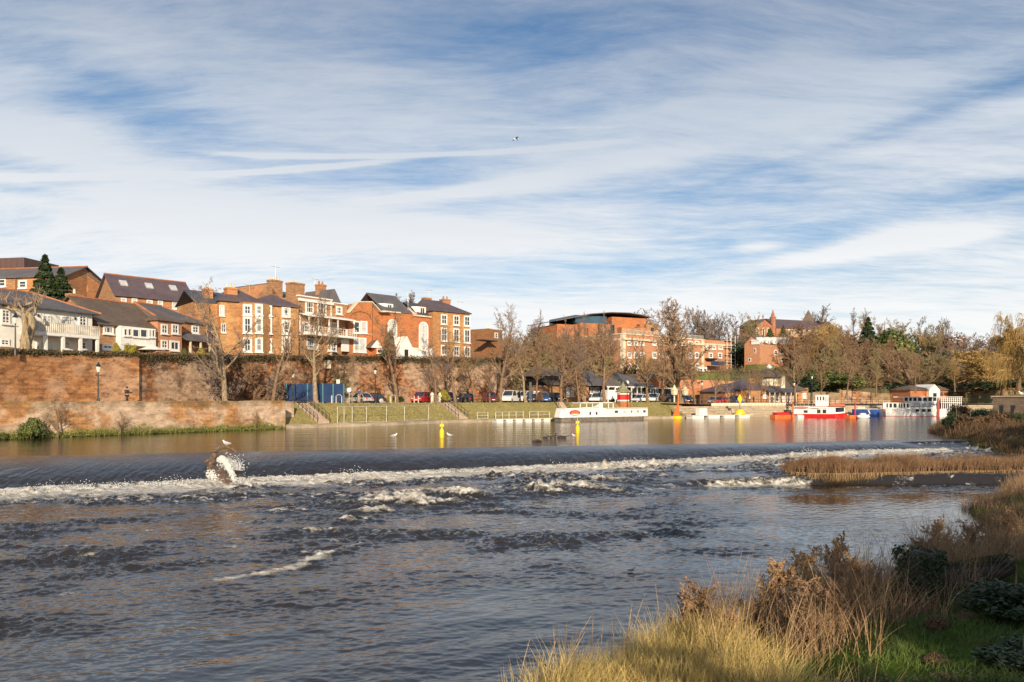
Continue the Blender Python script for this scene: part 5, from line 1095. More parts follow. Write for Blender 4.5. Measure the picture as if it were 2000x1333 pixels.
# twiggy shrubs standing against the city wall
for k, (px, Y, top, key, mat, lab) in enumerate([(505, 93, 706, 'bushy0', 'twig_russet', 'dense russet twiggy shrub against the rubble wall left of the blue hoarding'), (470, 91, 712, 'bushy1', 'twig_russet', 'brown twiggy shrub between the first two promenade trees'), (545, 95.5, 716, 'bushy2', 'twig_mauve', 'greyish twiggy shrub touching the left end of the blue hoarding'),
        (437, 87.5, 676, 'bushy2', 'twig_mauve', 'dark twiggy ball of growth round the first promenade tree'), (640, 107, 712, 'bushy1', 'twig_russet', 'russet twigs showing above the blue hoarding'), (660, 108, 722, 'bushy0', 'twig_olive', 'olive twiggy shrub at the right end of the blue hoarding')]):
    x = gx(px, Y); tree('twiggy_shrub', key, x, Y, 2.5, gz(top, Y) - 2.5, mat, lab)['category'] = 'shrub'
# bare wood between the wall's end and the cornice block
rsw = random.Random(12)
def wood(spec, near, cat_label, group):
    spec = sorted(spec, key=lambda s: s[0])
    for i, s in enumerate(spec):
        px, Y, top, key, mat = s[:5]; wd = s[5] if len(s) > 5 else 1.; x = gx(px, Y); z = tz(x, Y) - .3
        tree('bare_tree', key, x, Y, z, gz(top, Y) - z, mat, '%s %s' % (cat_label, near) if len(spec) == 1 else '%s %s, %s' % (cat_label, near, ORD[i]), group, 'bark', wd)
def fill(n, p0, p1, Y0, Y1, t0, t1, keys, mats, seed, wd=(.9, 1.3)):
    r = random.Random(seed); out = []
    for i in range(n):
        f = (i + r.uniform(.15, .85)) / n; out.append((p0 + (p1 - p0) * f, r.uniform(Y0, Y1), t0 + (t1 - t0) * f + r.uniform(-14, 16), r.choice(keys), r.choice(mats), r.uniform(*wd)))
    return out
RD = ['round0', 'round1', 'round2', 'round3']; BS = ['bushy0', 'bushy1', 'bushy2']
wood(fill(17, 938, 1190, 152, 178, 642, 640, RD, ['twig_olive', 'twig_brown', 'twig_russet'], 1), 'in the wood behind the parked vans', 'tall bare tree', 'bare trees in the wood behind the vans')
wood(fill(18, 975, 1180, 146, 158, 690, 690, BS + ['round2'], ['twig_russet', 'twig_brown', 'twig_olive'], 2, (1., 1.5)), 'in the lower thicket left of the pub', 'russet-brown thicket tree', 'thicket trees left of the pub')
wood([(1103, 160, 612, 'tall0', 'twig_mauve', .8), (1050, 165, 604, 'tall1', 'twig_mauve', .7), (1128, 165, 608, 'tall0', 'twig_mauve', .8), (1186, 168, 606, 'tall1', 'twig_mauve', .6)], 'poking above the modern building roofline', 'thin bare treetop', 'thin treetops by the modern building')
wood(fill(9, 1225, 1345, 168, 184, 694, 690, BS + RD[:2], ['twig_olive', 'twig_gold', 'twig_brown', 'twig_russet'], 3, (1., 1.4)), 'on the slope behind the gabled pavilion', 'bushy bare tree', 'bushy trees behind the gabled pavilion')
wood([(1292, 240, 600, 'round0', 'twig_mauve', 1.), (1312, 236, 588, 'round2', 'twig_mauve', .9), (1350, 240, 596, 'round3', 'twig_mauve', .9), (1385, 245, 598, 'round1', 'twig_mauve', .9), (1403, 250, 606, 'round0', 'twig_mauve', .8), (1425, 250, 610, 'round2', 'twig_mauve', .9), (1448, 255, 606, 'round3', 'twig_olive', .8), (1462, 250, 612, 'tall0', 'twig_olive', .8)],
     'standing on the skyline behind the cornice block', 'large grey bare tree', 'skyline trees behind the cornice block')
wood(fill(5, 735, 840, 160, 172, 576, 574, RD, ['twig_mauve'], 4, (1, 1.2)), 'rising behind the roofs of the town houses', 'grey-mauve bare tree', 'bare trees behind the town houses')
wood([(1605, 300, 592, 'round1', 'twig_mauve', .9), (1590, 310, 606, 'round3', 'twig_mauve', .9)], 'beside the pyramid roof of the church', 'grey bare tree', 'bare trees by the church')
wood(fill(14, 1545, 1680, 205, 250, 636, 650, RD, ['twig_olive', 'twig_gold', 'twig_brown', 'twig_russet'], 5, (1., 1.35)), 'on the hill right of the five-dormer house', 'olive-brown tree', 'trees on the hill right of the five-dormer house')
wood(fill(12, 1555, 1720, 186, 202, 690, 694, RD + BS, ['twig_olive', 'twig_gold', 'twig_russet', 'twig_brown'], 6, (.9, 1.3)), 'on the lower slope above the sandstone walls', 'pale-barked bare tree', 'trees on the slope above the sandstone walls')
wood(fill(12, 1650, 1880, 235, 285, 622, 644, RD + ['tall0'], ['twig_olive', 'twig_brown', 'twig_gold'], 7, (1., 1.3)), 'on the skyline right of the church', 'broad-crowned tree', 'skyline trees right of the church')
wood(fill(12, 1715, 1885, 192, 225, 668, 690, RD, ['twig_russet', 'twig_brown', 'twig_olive'], 8, (1., 1.3)), 'in the wood behind the white tour vessel', 'russet bare tree', 'bare trees behind the white tour vessel')
wood([(1668, 290, 600, 'tall0', 'twig_mauve', .9), (1690, 295, 601, 'tall1', 'twig_mauve', .8), (1802, 290, 616, 'round2', 'twig_mauve', .6), (1838, 285, 620, 'round0', 'twig_mauve', .6)], 'poking above the right-hand wood', 'thin grey treetop', 'thin treetops over the right-hand wood')
wood([(1711, 168, 668, 'tall0', 'twig_olive', .8), (1788, 172, 690, 'tall1', 'twig_brown', .8), (1865, 168, 696, 'tall0', 'twig_gold', 1.), (1653, 166, 672, 'lime1', 'twig_brown', .9), (1604, 168, 700, 'lime0', 'twig_brown', .9)], 'standing at the water behind the moored boats', 'bare waterside tree', 'waterside trees behind the moored boats')
wood(fill(8, 1872, 1985, 200, 240, 664, 656, RD, ['twig_russet', 'twig_mauve'], 9, (1.2, 1.6)), 'in the low dark wood left of the willows', 'red-brown bare tree', 'trees in the low dark wood')
wood(fill(8, 1872, 2000, 172, 196, 700, 690, BS + RD, ['twig_gold', 'twig_russet'], 10, (1.2, 1.7)), 'low by the water left of the willows', 'golden-brown bushy tree', 'golden-brown trees left of the willows')
wood([(1990, 135, 618, 'willow0', 'twig_gold', .7), (2008, 118, 604, 'willow1', 'twig_gold', .8), (2035, 105, 600, 'willow0', 'twig_gold', 1.2)], 'above the stone hut', 'drooping golden willow', 'golden willows above the stone hut')
tree('overhanging_tree', 'round2', 36.2, 46, .5, 12.5, 'twig_mauve', 'bare twigs of a tree reaching in at the right edge of the sky', None, 'bark', .9)
tree('bare_tree', 'round0', 47, 63, .5, 12, 'twig_brown', 'bare tree on the near bank just outside the right edge beside the hut', None)
# conifers and evergreens
def conifer(px, Y, top, w, key, mat, label, zb=None):
    x = gx(px, Y); z = tz(x, Y) - .3 if zb is None else zb; leafy('conifer', key, x, Y, z, w, gz(top, Y) - z, mat, label, 'tree')
conifer(88, 94, 502, 8.0, 'cone0', 'leaf_dark', 'tall pointed dark fir behind the white house, the taller of the two', 8.5); conifer(119, 94.5, 527, 8.5, 'cone1', 'leaf_dark', 'broader fir beside the taller one, left of the brown gable', 8.5)
conifer(1696, 235, 622, 12, 'cone0', 'leaf_dark', 'dark conifer standing out in the middle of the right-hand wood'); conifer(1530, 278, 636, 5, 'cone1', 'leaf_green', 'green pointed evergreen in front of the church nave'); conifer(1504, 278, 641, 5, 'cone0', 'leaf_green', 'rounder evergreen under the spire turret')
conifer(1843, 200, 690, 7, 'cone1', 'leaf_dark', 'low dark conifer in the wood behind the white tour vessel')
def bush(px, Y, top, w, key, mat, label, zb=None, cat='bush', nm='evergreen_bush'):
    x = gx(px, Y); z = tz(x, Y) - .3 if zb is None else zb; leafy(nm, key, x, Y, z, w, max(.6, gz(top, Y) - z), mat, label, cat)
for q in ((1728, 240, 620, 20, 'bush0', 'leaf_green', 'wide olive-green evergreen crown on the skyline right of the dark conifer', None, 'tree', 'evergreen_tree'), (1752, 245, 622, 17, 'bush1', 'leaf_dark', 'dark evergreen crown beside the wide olive-green one', None, 'tree', 'evergreen_tree'),
          (1440, 220, 655, 12, 'bush2', 'leaf_dark', 'dark evergreen mass behind the scaffolding', None, 'tree', 'evergreen_tree'), (1215, 168, 695, 9, 'bush1', 'leaf_dark', 'dark green evergreen behind the riverside pub', None, 'tree', 'evergreen_tree'), (1306, 172, 715, 9, 'bush0', 'leaf_green', 'green bush under the largest bare tree'),
          (1852, 255, 640, 18, 'bush2', 'leaf_red', 'red-brown leafy crown on the skyline above the white vessel', None, 'tree', 'evergreen_tree'),
          (1640, 186, 716, 14, 'bush1', 'leaf_green', 'big green laurel above the sandstone wall'), (1600, 190, 712, 13, 'bush2', 'leaf_green', 'green laurel left of the taller sandstone wall'), (1570, 188, 722, 10, 'bush0', 'leaf_dark', 'dark laurel behind the cone-roofed pavilion'), (1740, 196, 740, 14, 'bush0', 'leaf_dark', 'dark bush between pale trunks right of the sandstone walls'), (1760, 192, 758, 12, 'bush1', 'leaf_green', 'green bush behind the stern windows of the white vessel'), (1815, 198, 738, 10, 'bush2', 'leaf_dark', 'dark bush above the brick lodge'),
          (1910, 180, 745, 16, 'bush0', 'leaf_dark', 'dark bramble mass left of the stone hut'), (1950, 165, 735, 14, 'bush1', 'leaf_dark', 'dark bramble mass behind the stone hut'), (1885, 178, 760, 9, 'bush2', 'leaf_red', 'reddish bush behind the stern of the white vessel'),
          (1395, 170.5, 761, 7, 'bush1', 'leaf_gold', 'lime-green bush at the foot of the pinkish retaining wall', 2.3), (1350, 166.5, 766, 3, 'bush0', 'leaf_gold', 'small yellow bush left of the lime-green one', 2.3),
          (706 + 55, 112, 768, 1.5, 'bush2', 'leaf_gold', 'yellow-green bush right of the black car', 2.6), (779, 112.5, 768, 2.6, 'bush1', 'leaf_dark', 'low dark shrub between the black and red cars', 2.6), (868, 117, 752, 2.4, 'bush0', 'leaf_gold', 'yellow-green shrub above the dark navy car', 2.6), (905, 120, 757, 3.4, 'bush2', 'leaf_gold', 'yellow-green shrub against the orange wall'), (985, 131, 758, 2.6, 'bush0', 'leaf_gold', 'yellow-green shrub at the corner of the city wall', 2.6), (1065, 146, 748, 5, 'bush1', 'leaf_green', 'green bush left of the brick shed', 2.3),
          (229, 79.6, 660, 1.1, 'bush0', 'leaf_gold', 'golden shrub left of the white post under the sun room', 7.6), (255, 80.6, 661, 1.6, 'bush1', 'leaf_gold', 'golden shrub under the white sun room', 7.6), (360, 89, 677, 1.2, 'bush2', 'leaf_green', 'small green shrub by the hipped bay', 7.9), (395, 92, 672, 1.6, 'bush0', 'leaf_gold', 'yellowish shrub under the lean-to roof', 8.0), (420, 94, 676, 2.2, 'bush1', 'leaf_green', 'green shrub before the plain side of the Georgian house', 8.0),
          (762, 112.5, 632, 2.2, 'bush2', 'ivy', 'tall dark ivy mass climbing beside the arched windows', 9.0, 'climber', 'ivy'), (752, 113.5, 672, 1.6, 'bush0', 'ivy', 'lower ivy spilling beside the small porch', 9.0, 'climber', 'ivy')):
    bush(*q)
for k, (p0, p1) in enumerate(((1335, 1425), (1480, 1512))):        # clipped hedges / mown slopes
    Y0, Y1 = (178, 186) if k == 0 else (200, 204); P = [Vector((gx(p0, Y0), Y0, 0)), Vector((gx(p1, Y1), Y1, 0))]; mb = MB(); wall_mesh(P, 4, 5, lambda q: gz(728 if k == 0 else 712, Y0), mb)
    tag(mb.build('clipped_hedge', M['hedge']), ('broad clipped green hedge above the pinkish retaining wall', 'short clipped hedge at the foot of the five-dormer house')[k], 'hedge')
# leaf scatter that follows a function: growth on walls and undergrowth (nobody could count it)
def scatter(name, pts, size, mat, label, cat, flat=.5):
    n = len(pts); rs = np.random.RandomState(n); P = np.array(pts, float); N = rs.randn(n, 3); N[:, 2] += flat; N /= np.linalg.norm(N, axis=1)[:, None]
    a = np.cross(N, rs.randn(n, 3)); a /= np.linalg.norm(a, axis=1)[:, None]; b = np.cross(N, a); s = (size * (.5 + rs.rand(n)))[:, None]
    V = np.stack([P - a * s, P - b * s * .6, P + a * s, P + b * s * .6], 1).reshape(-1, 3)
    return tag(np_mesh(name, V, np.arange(4 * n).reshape(-1, 4), mat), label, cat, None, 'stuff')
rs = np.random.RandomState(2); pts = []
for k in range(26000):
    px = rs.uniform(-100, 990); Y = interp(CWPT, px); z = interp(CWZ, px); dn = perlin(np.array([px / 34.]), np.array([1.7]))[0]
    thick = (.35 + .9 * max(0, dn)) * (1.0 if px > 272 else .35)
    if px > 590: thick *= 1.3
    if 380 < px < 480: thick *= 1.8
    pts.append((gx(px, Y) + rs.randn() * .1, Y - rs.uniform(-.6, .25), z + .25 - abs(rs.randn()) * thick * .8 + (rs.rand() < .3) * rs.uniform(0, .3)))
scatter('wall_top_growth', pts, .085, M['wall_growth'], 'dark mossy growth and ivy hanging along the top of the city wall', 'ivy')
pts = []; i0_ = bank_at(-80)
for k in range(15000):
    i = rs.randint(i0_, iA); f_ = rs.rand(); pz = perlin(np.array([(i + f_) / 2.6]), np.array([7.7]))[0] * 1.6; p = BL[i].lerp(BL[i + 1], f_) - bnorm(i) * rs.uniform(.0, .35)
    pts.append((p.x + rs.randn() * .15, p.y + rs.randn() * .15, .02 + abs(rs.randn()) * (.22 + .5 * max(0, pz))))
scatter('waterline_weeds', pts, .05, pmat('weed_green', (.30, .30, .07), .8, .5, .5, col2=(.12, .14, .035), fine=.5, fscale=5), 'green weeds and moss along the foot of the quay wall', 'weeds')
for k, (px, w, h, key, mat, lab) in enumerate([(63, 2.2, 2.4, 'bush0', 'leaf_green', 'ivy-like green bush growing from the quay wall at the far left'), (38, 1.6, 1.2, 'bush2', 'leaf_green', 'low green clump at the waterline left of the ivy-like bush'), (5, 1.6, .9, 'bush1', 'leaf_green', 'small green clump at the left edge waterline'),
        (600 - 55, 1.2, .8, 'bush0', 'leaf_green', 'little green clump at the foot of the quay wall end'), (308, 1.2, .7, 'bush1', 'leaf_green', 'low green tuft on the waterline right of the tall weeds'), (412, 1.0, .6, 'bush2', 'leaf_gold', 'yellowish tuft on the waterline of the quay')]):
    p = bpos(px, .05, -.1); p.y -= .2; leafy('waterside_bush', key, p.x, p.y, -.1, w, h, mat, lab)
for k, (px, h, lab) in enumerate([(113, 3.6, 'tall bare twiggy sapling rising from the waterline in front of the quay wall'), (98, 2.2, 'shorter twiggy clump beside the tall sapling'), (172, 2.6, 'thin bare sapling against the pale part of the quay wall'), (235, 2.4, 'bare twiggy clump at the waterline under the dark figure'), (410, 1.6, 'brownish twigs at the waterline near the middle of the quay'), (500, 2.2, 'russet twiggy shrub at the waterline near the end of the quay')]):
    p = bpos(px, -.25, -.2); t = tree('twiggy_sapling', 'lime%d' % (k % 3), p.x, p.y, -.2, h, 'twig_brown' if k < 5 else 'twig_russet', lab, None, 'bark', 1.1); t['category'] = 'sapling'
# hillside undergrowth
rs = np.random.RandomState(8); n = 90000; px = rs.uniform(985, 2120, n); f = rs.rand(n) ** 1.5; Y = np.array([ystart(p) for p in px]) + f * 110; x = (px - CX) / F * Y; z = terrain(x, Y); cl = fbm(x / 7, Y / 7, 3)
keep = cl > -.12; x, Y, z, cl = x[keep], Y[keep], z[keep], cl[keep]; hh = np.abs(rs.randn(len(x))) * (.35 + 1.5 * np.clip(cl, 0, 1)) 
half = len(x) // 2
scatter('bramble_undergrowth', np.stack([x, Y, z + hh], -1)[:half], .20, M['leaf_brown'], 'brown bramble undergrowth covering the wooded slope', 'undergrowth'); scatter('green_undergrowth', np.stack([x, Y, z + hh * .8], -1)[half:], .19, M['leaf_green'], 'green undergrowth scattered through the wooded slope', 'undergrowth')
# tufts on the grass bank
pts = []; ia = iA + 1; ib = iS
for k in range(30000):
    i = rs.randint(ia, ib); o = rs.uniform(1.2, 6.4); p = BL[i].lerp(BL[i + 1], rs.rand()) + bnorm(i) * o; z = float(np.interp(o, [.95, 1.3, 2.4, 3.6, 4.8, 5.8, 6.4], [.36, .5, .95, 1.5, 2.05, 2.55, 2.66])); pts.append((p.x, p.y, z + rs.rand() * .08))
scatter('bank_grass_tufts', pts, .06, pmat('tuft_grass', (.48, .39, .16), .9, .5, .6, col2=(.18, .18, .05), fine=.6, fscale=4), 'short yellow-green grass tufts all over the sloping river bank', 'grass')
# pollarded plane tree on the wall terrace
t = empty('pollard_tree', (gx(50, 71.6), 71.6, 7.0), 0, 'knobbly pale pollarded plane tree in front of the white house', 'tree')
def pp(px, py, dy=0.): v = at(px, py, 71.6 + dy); return v - Vector(t.location)
mb = MB()
def limb(pts, rad): mb.tube(pts, rad, 8)
limb([pp(50, 700), pp(50, 683), pp(52, 672), pp(57, 655), pp(63, 638), pp(62, 622), pp(54, 612)], [.75, .55, .42, .38, .33, .30, .26])
limb([pp(50, 683), pp(46, 672), pp(48, 655), pp(50, 640), pp(48, 625), pp(47, 612)], [.4, .3, .28, .26, .26, .22])
limb([pp(54, 612), pp(60, 604), pp(68, 600), pp(70, 590), pp(73, 577)], [.22, .17, .15, .1, .03]); limb([pp(47, 612), pp(44, 603), pp(52, 594), pp(62, 592), pp(68, 586)], [.2, .14, .12, .1, .05]); limb([pp(47, 614), pp(36, 606), pp(20, 604), pp(6, 598), pp(3, 583)], [.18, .13, .11, .1, .05])
limb([pp(62, 622), pp(70, 614), pp(69, 604), pp(80, 592), pp(84, 584)], [.16, .12, .1, .09, .05]); limb([pp(20, 604), pp(14, 594), pp(12, 586)], [.09, .08, .05]); limb([pp(44, 603), pp(38, 596), pp(36, 588)], [.1, .08, .05]); limb([pp(46, 672), pp(40, 664)], [.22, .12])
tk = mb.build('trunk', M['bark_pale'], t, smooth=True); mb = MB(); r_ = random.Random(3)
for (px, py) in ((73, 577), (68, 586), (3, 583), (84, 584), (12, 586), (36, 588), (70, 597), (50, 596), (28, 604), (77, 594)):
    for k in range(9): q = pp(px, py) + Vector((r_.gauss(0, .08),) * 3); mb.tube([q, q + Vector((r_.gauss(0, .35), r_.gauss(0, .35), r_.uniform(.3, .95)))], [.03, .01], 3)
mb.build('crown', M['twig_brown'], t)

# ------------------------------------------------------------------ reeds and grasses
def nearz(x, y): return float(nz([x], [y])[0])
M['weed_russet'] = pmat('weed_russet', (.50, .31, .16), .85, .35, 9); M['weed_mauve'] = pmat('weed_mauve', (.40, .25, .14), .85, .35, 9)
def blades(name, X0, Y0, Z0, Hh, lean, width, mat, label, cat, seed=1, seg=3, wind=(.3, .1), heads=0.):
    n = len(X0); rs = np.random.RandomState(seed); az_ = rs.rand(n) * 2 * np.pi; le = lean * (.3 + rs.rand(n)); dx = np.cos(az_) * le + wind[0] * rs.rand(n); dy = np.sin(az_) * le + wind[1] * rs.rand(n)
    wa = rs.rand(n) * np.pi; wx, wy = np.cos(wa) * width, np.sin(wa) * width; VV = []
    for k in range(seg + 1):
        t = k / seg; w = (1 - t) ** .7 if not heads else np.where(t > .65, .35 + heads * (1 - t) * 3, .6); x = X0 + dx * Hh * t ** 1.7; y = Y0 + dy * Hh * t ** 1.7; z = Z0 + Hh * t * (1 - .25 * le * t)
        VV.append(np.stack([x - wx * w, y - wy * w, z], -1)); VV.append(np.stack([x + wx * w, y + wy * w, z], -1))
    V = np.stack(VV, 1).reshape(-1, 3); b = np.arange(n)[:, None] * (2 * seg + 2)
    Q = np.stack([np.stack([b[:, 0] + 2 * k, b[:, 0] + 2 * k + 1, b[:, 0] + 2 * k + 3, b[:, 0] + 2 * k + 2], -1) for k in range(seg)], 1).reshape(-1, 4)
    return tag(np_mesh(name, V, Q, mat), label, cat, None, 'stuff')
M['reed_gold'] = pmat('reed_gold', (.80, .56, .20), .7, .3, .9, col2=(.30, .24, .06), fine=.75, fscale=45); M['island_reed'] = pmat('island_reed', (.37, .215, .11), .8, .4, .8, col2=(.13, .075, .035), fine=.7, fscale=20); M['reed_brown'] = pmat('reed_brown', (.46, .275, .135), .8, .4, .8, col2=(.10, .055, .03), fine=.75, fscale=40); M['reed_straw'] = pmat('reed_straw', (.54, .37, .185), .75, .35, .8, col2=(.18, .11, .05), fine=.75, fscale=40)
M['grass_green'] = pmat('grass_green', (.125, .185, .03), .8, .4, .9, col2=(.05, .085, .012), fine=.5, fscale=6)
rs = np.random.RandomState(5)
def region(n, f, x0, x1, y0, y1):
    x = rs.uniform(x0, x1, n); y = rs.uniform(y0, y1, n); dd = nbank_dist(x, y); k = f(x, y, dd); return x[k], y[k], nz(x[k], y[k], dd[k]), dd[k]
cl2 = lambda x, y: fbm(x / 1.1, y / 1.1, 3)
x, y, z, dd = region(300000, lambda x, y, dd: (dd > -.35) & (dd < 4.6) & (x < 3.4 + .8 * cl2(x, y)) & (rs.rand(len(x)) < np.clip(.7 + cl2(x, y), .25, 1)), -3.5, 6.5, 6.5, 15)
k = rs.rand(len(x)) < .28; x, y, z, dd = x[k], y[k], z[k], dd[k]
blades('golden_reeds', x, y, z - .05, (.50 + .5 * rs.rand(len(x))) * (.9 + .6 * cl2(x, y)), .5, .0065, M['reed_gold'], 'sunlit golden reeds and grass at the bottom of the picture', 'reeds', 1, 4)
x, y, z, dd = region(2600, lambda x, y, dd: (dd > -.4) & (dd < 3.) & (x < 6), -3, 8, 8, 17); blades('tall_seed_stalks', x[:110], y[:110], z[:110], 1.0 + .4 * rs.rand(min(110, len(x))), .25, .005, M['reed_straw'], 'tall thin seed stalks standing above the golden reeds', 'reeds', 3, 5, heads=1.2)
x, y, z, dd = region(700000, lambda x, y, dd: (dd > -.4) & (dd < np.interp(x, [2, 5, 8], [5.0, 3.6, 2.9]) + 1.2 * cl2(x, y)) & (x > 2.6) & (rs.rand(len(x)) < np.clip(.45 + 1.1 * cl2(x, y), .05, 1)), 2, 28, 11, 42)
k = rs.rand(len(x)) < .30; x, y, z = x[k], y[k], z[k]; hh = (.45 + .8 * rs.rand(len(x))) * (.9 + 1.3 * np.clip(fbm(x / 1.7 + 9, y / 1.7, 3), -.35, .7)) * np.interp(y, [12, 18, 24, 40], [1.25, 1.05, .7, .7]); half = int(len(x) * .6)
blades('brown_reeds', x[:half], y[:half], z[:half] - .05, hh[:half], .55, .0075, M['reed_brown'], 'brown withered reeds along the edge of the near bank', 'reeds', 4, 4); blades('straw_reeds', x[half:], y[half:], z[half:] - .05, hh[half:], .6, .007, M['reed_straw'], 'pale straw stems among the brown reeds of the near bank', 'reeds', 5, 4)
x, y, z, dd = region(420000, lambda x, y, dd: (dd > 2.2) & (rs.rand(len(x)) < np.clip(.5 + 1.3 * cl2(x * .6, y * .6), .02, 1)), 2.5, 24, 6, 26); blades('green_bank_grass', x, y, z - .03, .10 + .13 * rs.rand(len(x)), .8, .007, M['grass_green'], 'short green grass on the shaded near bank', 'grass', 6, 2)
# withered bushy weeds standing among the brown reeds
wk = [(1310, 13.6, 1.25, 'russet'), (1395, 13.2, 1.35, 'mauve'), (1480, 14.2, 1.45, 'russet'), (1530, 13.0, 1.2, 'mauve'), (1600, 15.6, 1.2, 'russet'), (1655, 15.8, 1.45, 'russet'), (1700, 14.6, 1.1, 'russet'), (1760, 17.8, 1.1, 'mauve'), (1845, 19.5, 1.35, 'russet'), (1880, 20.4, 1.2, 'mauve'), (1935, 21.5, 1.1, 'russet'), (1965, 22.5, 1.2, 'mauve'), (1560, 12.0, 1.0, 'mauve'), (1440, 11.6, .95, 'russet'), (1640, 12.6, .9, 'mauve')]
for k, (px, Y, h, m) in enumerate(sorted(wk)):
    x = gx(px, Y); t = tree('withered_weed', BS[k % 3], x, Y, nearz(x, Y) - .05, h, 'weed_' + m, 'withered brown bushy weed on the near bank, ' + ORD[k], 'withered weeds on the near bank', 'bark', 1.15); t['category'] = 'weed'
# reeds on the island and on the far right banks
n = 26000; k_ = rs.randint(0, nI, n); t_ = rs.rand(n); P0 = np.array([(p.x, p.y) for p in il]); W_ = np.array([island_w(k / nI) for k in range(nI)]); x = P0[k_, 0] + rs.randn(n) * .25; y = P0[k_, 1] + W_[k_] * t_ - .1; kp = fbm(x / .9, y / .9, 3) > -.22; x, y = x[kp], y[kp]; n = len(x); hv = .30 + .55 * np.clip(fbm(x / 1.6, y / 1.6, 3), -.3, 1) + .30 * rs.rand(n) + .3 * np.exp(-((x - 17.5) / .8) ** 2) + .25 * np.exp(-((x - 22.5) / 1.5) ** 2)
blades('island_reeds', x, y, np.full(n, -.85), np.clip(hv, .2, 2) + .15, .35, .012, M['island_reed'], 'brown reeds covering the narrow island below the weir', 'reeds', 7, 3, (.15, -.25))
n = 5000; k_ = rs.randint(0, nI, n); x = P0[k_, 0] + rs.randn(n) * .25; y = P0[k_, 1] - .12 + rs.rand(n) * .2; blades('hanging_reeds', x, y - .1, np.full(n, -.78), -(.25 + .35 * rs.rand(n)), .25, .012, M['reed_straw'], 'straw-coloured reeds hanging over the front edge of the island', 'reeds', 8, 2, (0, -.5))
def far_region(n, f, x0, x1, y0, y1): return region(n, f, x0, x1, y0, y1)
x, y, z, dd = far_region(90000, lambda x, y, dd: (dd > -.5) & (dd < 9) & (x / y < .80), 30, 66, 50, 96); blades('right_bank_scrub', x, y, z - .1, (.35 + .75 * rs.rand(len(x))) * (1 + .8 * np.clip(cl2(x / 2, y / 2), -.4, .6)), .6, .02, M['leaf_brown'], 'dark brown scrub on the right bank around the stone hut', 'scrub', 9, 3)  # dusky scrub, its dark colour also carrying the shade on this bank
for k, (px, Y, w, h, lab) in enumerate([(1868, 67, 2.6, 2.4, 'at the water end of the right bank'), (1895, 66, 3.2, 1.9, 'on the shaded right bank below the white vessel'), (1920, 72, 3.4, 2.0, 'left of the stone hut'), (1950, 66, 3.6, 1.7, 'below the left opening of the stone hut'), (1982, 66, 3.6, 1.7, 'below the right opening of the stone hut'), (1876, 80, 3, 2.6, 'before the paddle-wheel stern')]):
    x = gx(px, Y); z = float(nz([x], [Y])[0]); leafy('dark_bush', 'bush%d' % (k % 3), x, Y, z - .1, w, h, 'leaf_brown' if k % 2 else 'leaf_dark', 'dark bush ' + lab)  # dark leaf colours here also stand in for shade over the bushes
# near bank details: ivy stump, mossy log, ivy mound, leafy sprig, litter
x, y = gx(1795, 14.5), 14.5; z = nearz(x, y); st = empty('ivy_stump', (x, y, z - .1), 0, 'dark tree stump wrapped in ivy at the edge of the green bank', 'stump')
mb = MB(); mb.tube([(0, 0, -.2), (0, 0, .3), (.03, .02, .8), (.08, 0, 1.05)], [.36, .28, .25, .18], 10); mb.tube([(.35, -.3, .05), (.75, -.2, .55)], [.02, .012], 5); mb.build('wood', M['dark_wood'], st, smooth=True)
rs2 = np.random.RandomState(3); a = rs2.rand(3600) * 6.28; zz = rs2.rand(3600) * 1.12; r = .30 + .12 * rs2.rand(3600) + .06 * np.sin(zz * 9 + a * 2)
def leafcloud(name, P, size, mat, par, seed=1):
    n = len(P); rs = np.random.RandomState(seed); N = rs.randn(n, 3); N /= np.linalg.norm(N, axis=1)[:, None]; a = np.cross(N, rs.randn(n, 3)); a /= np.linalg.norm(a, axis=1)[:, None]; b = np.cross(N, a); s = (size * (.5 + rs.rand(n)))[:, None]
    V = np.stack([P - a * s, P - b * s * .7, P + a * s, P + b * s * .7], 1).reshape(-1, 3); return np_mesh(name, V, np.arange(4 * n).reshape(-1, 4), mat, par)
leafcloud('ivy', np.stack([r * np.cos(a), r * np.sin(a), zz], -1), .028, M['leaf_dark'], st)
x0, x1 = gx(1825, 15.6), gx(1960, 16.2); lg = empty('mossy_log', (x0, 15.6, nearz(x0, 15.6)), 0, 'fallen mossy log lying from the ivy stump towards the right edge', 'log')
mb = MB(); L = x1 - x0; mb.tube([(-.3, 0, .15), (L * .3, .1, .22), (L * .7, .25, .3), (L, .5, .38)], [.26, .25, .22, .2], 10); mb.build('wood', M['dark_wood'], lg, smooth=True)
t = rs2.rand(4200); a = rs2.rand(4200) * 3.14 - .2; P = np.stack([-.3 + t * (L + .3), .45 * t + .24 * np.cos(a), .16 + .22 * t + .25 * np.sin(a)], -1); leafcloud('moss', P + rs2.randn(4200, 3) * .02, .022, M['ivy'], lg)
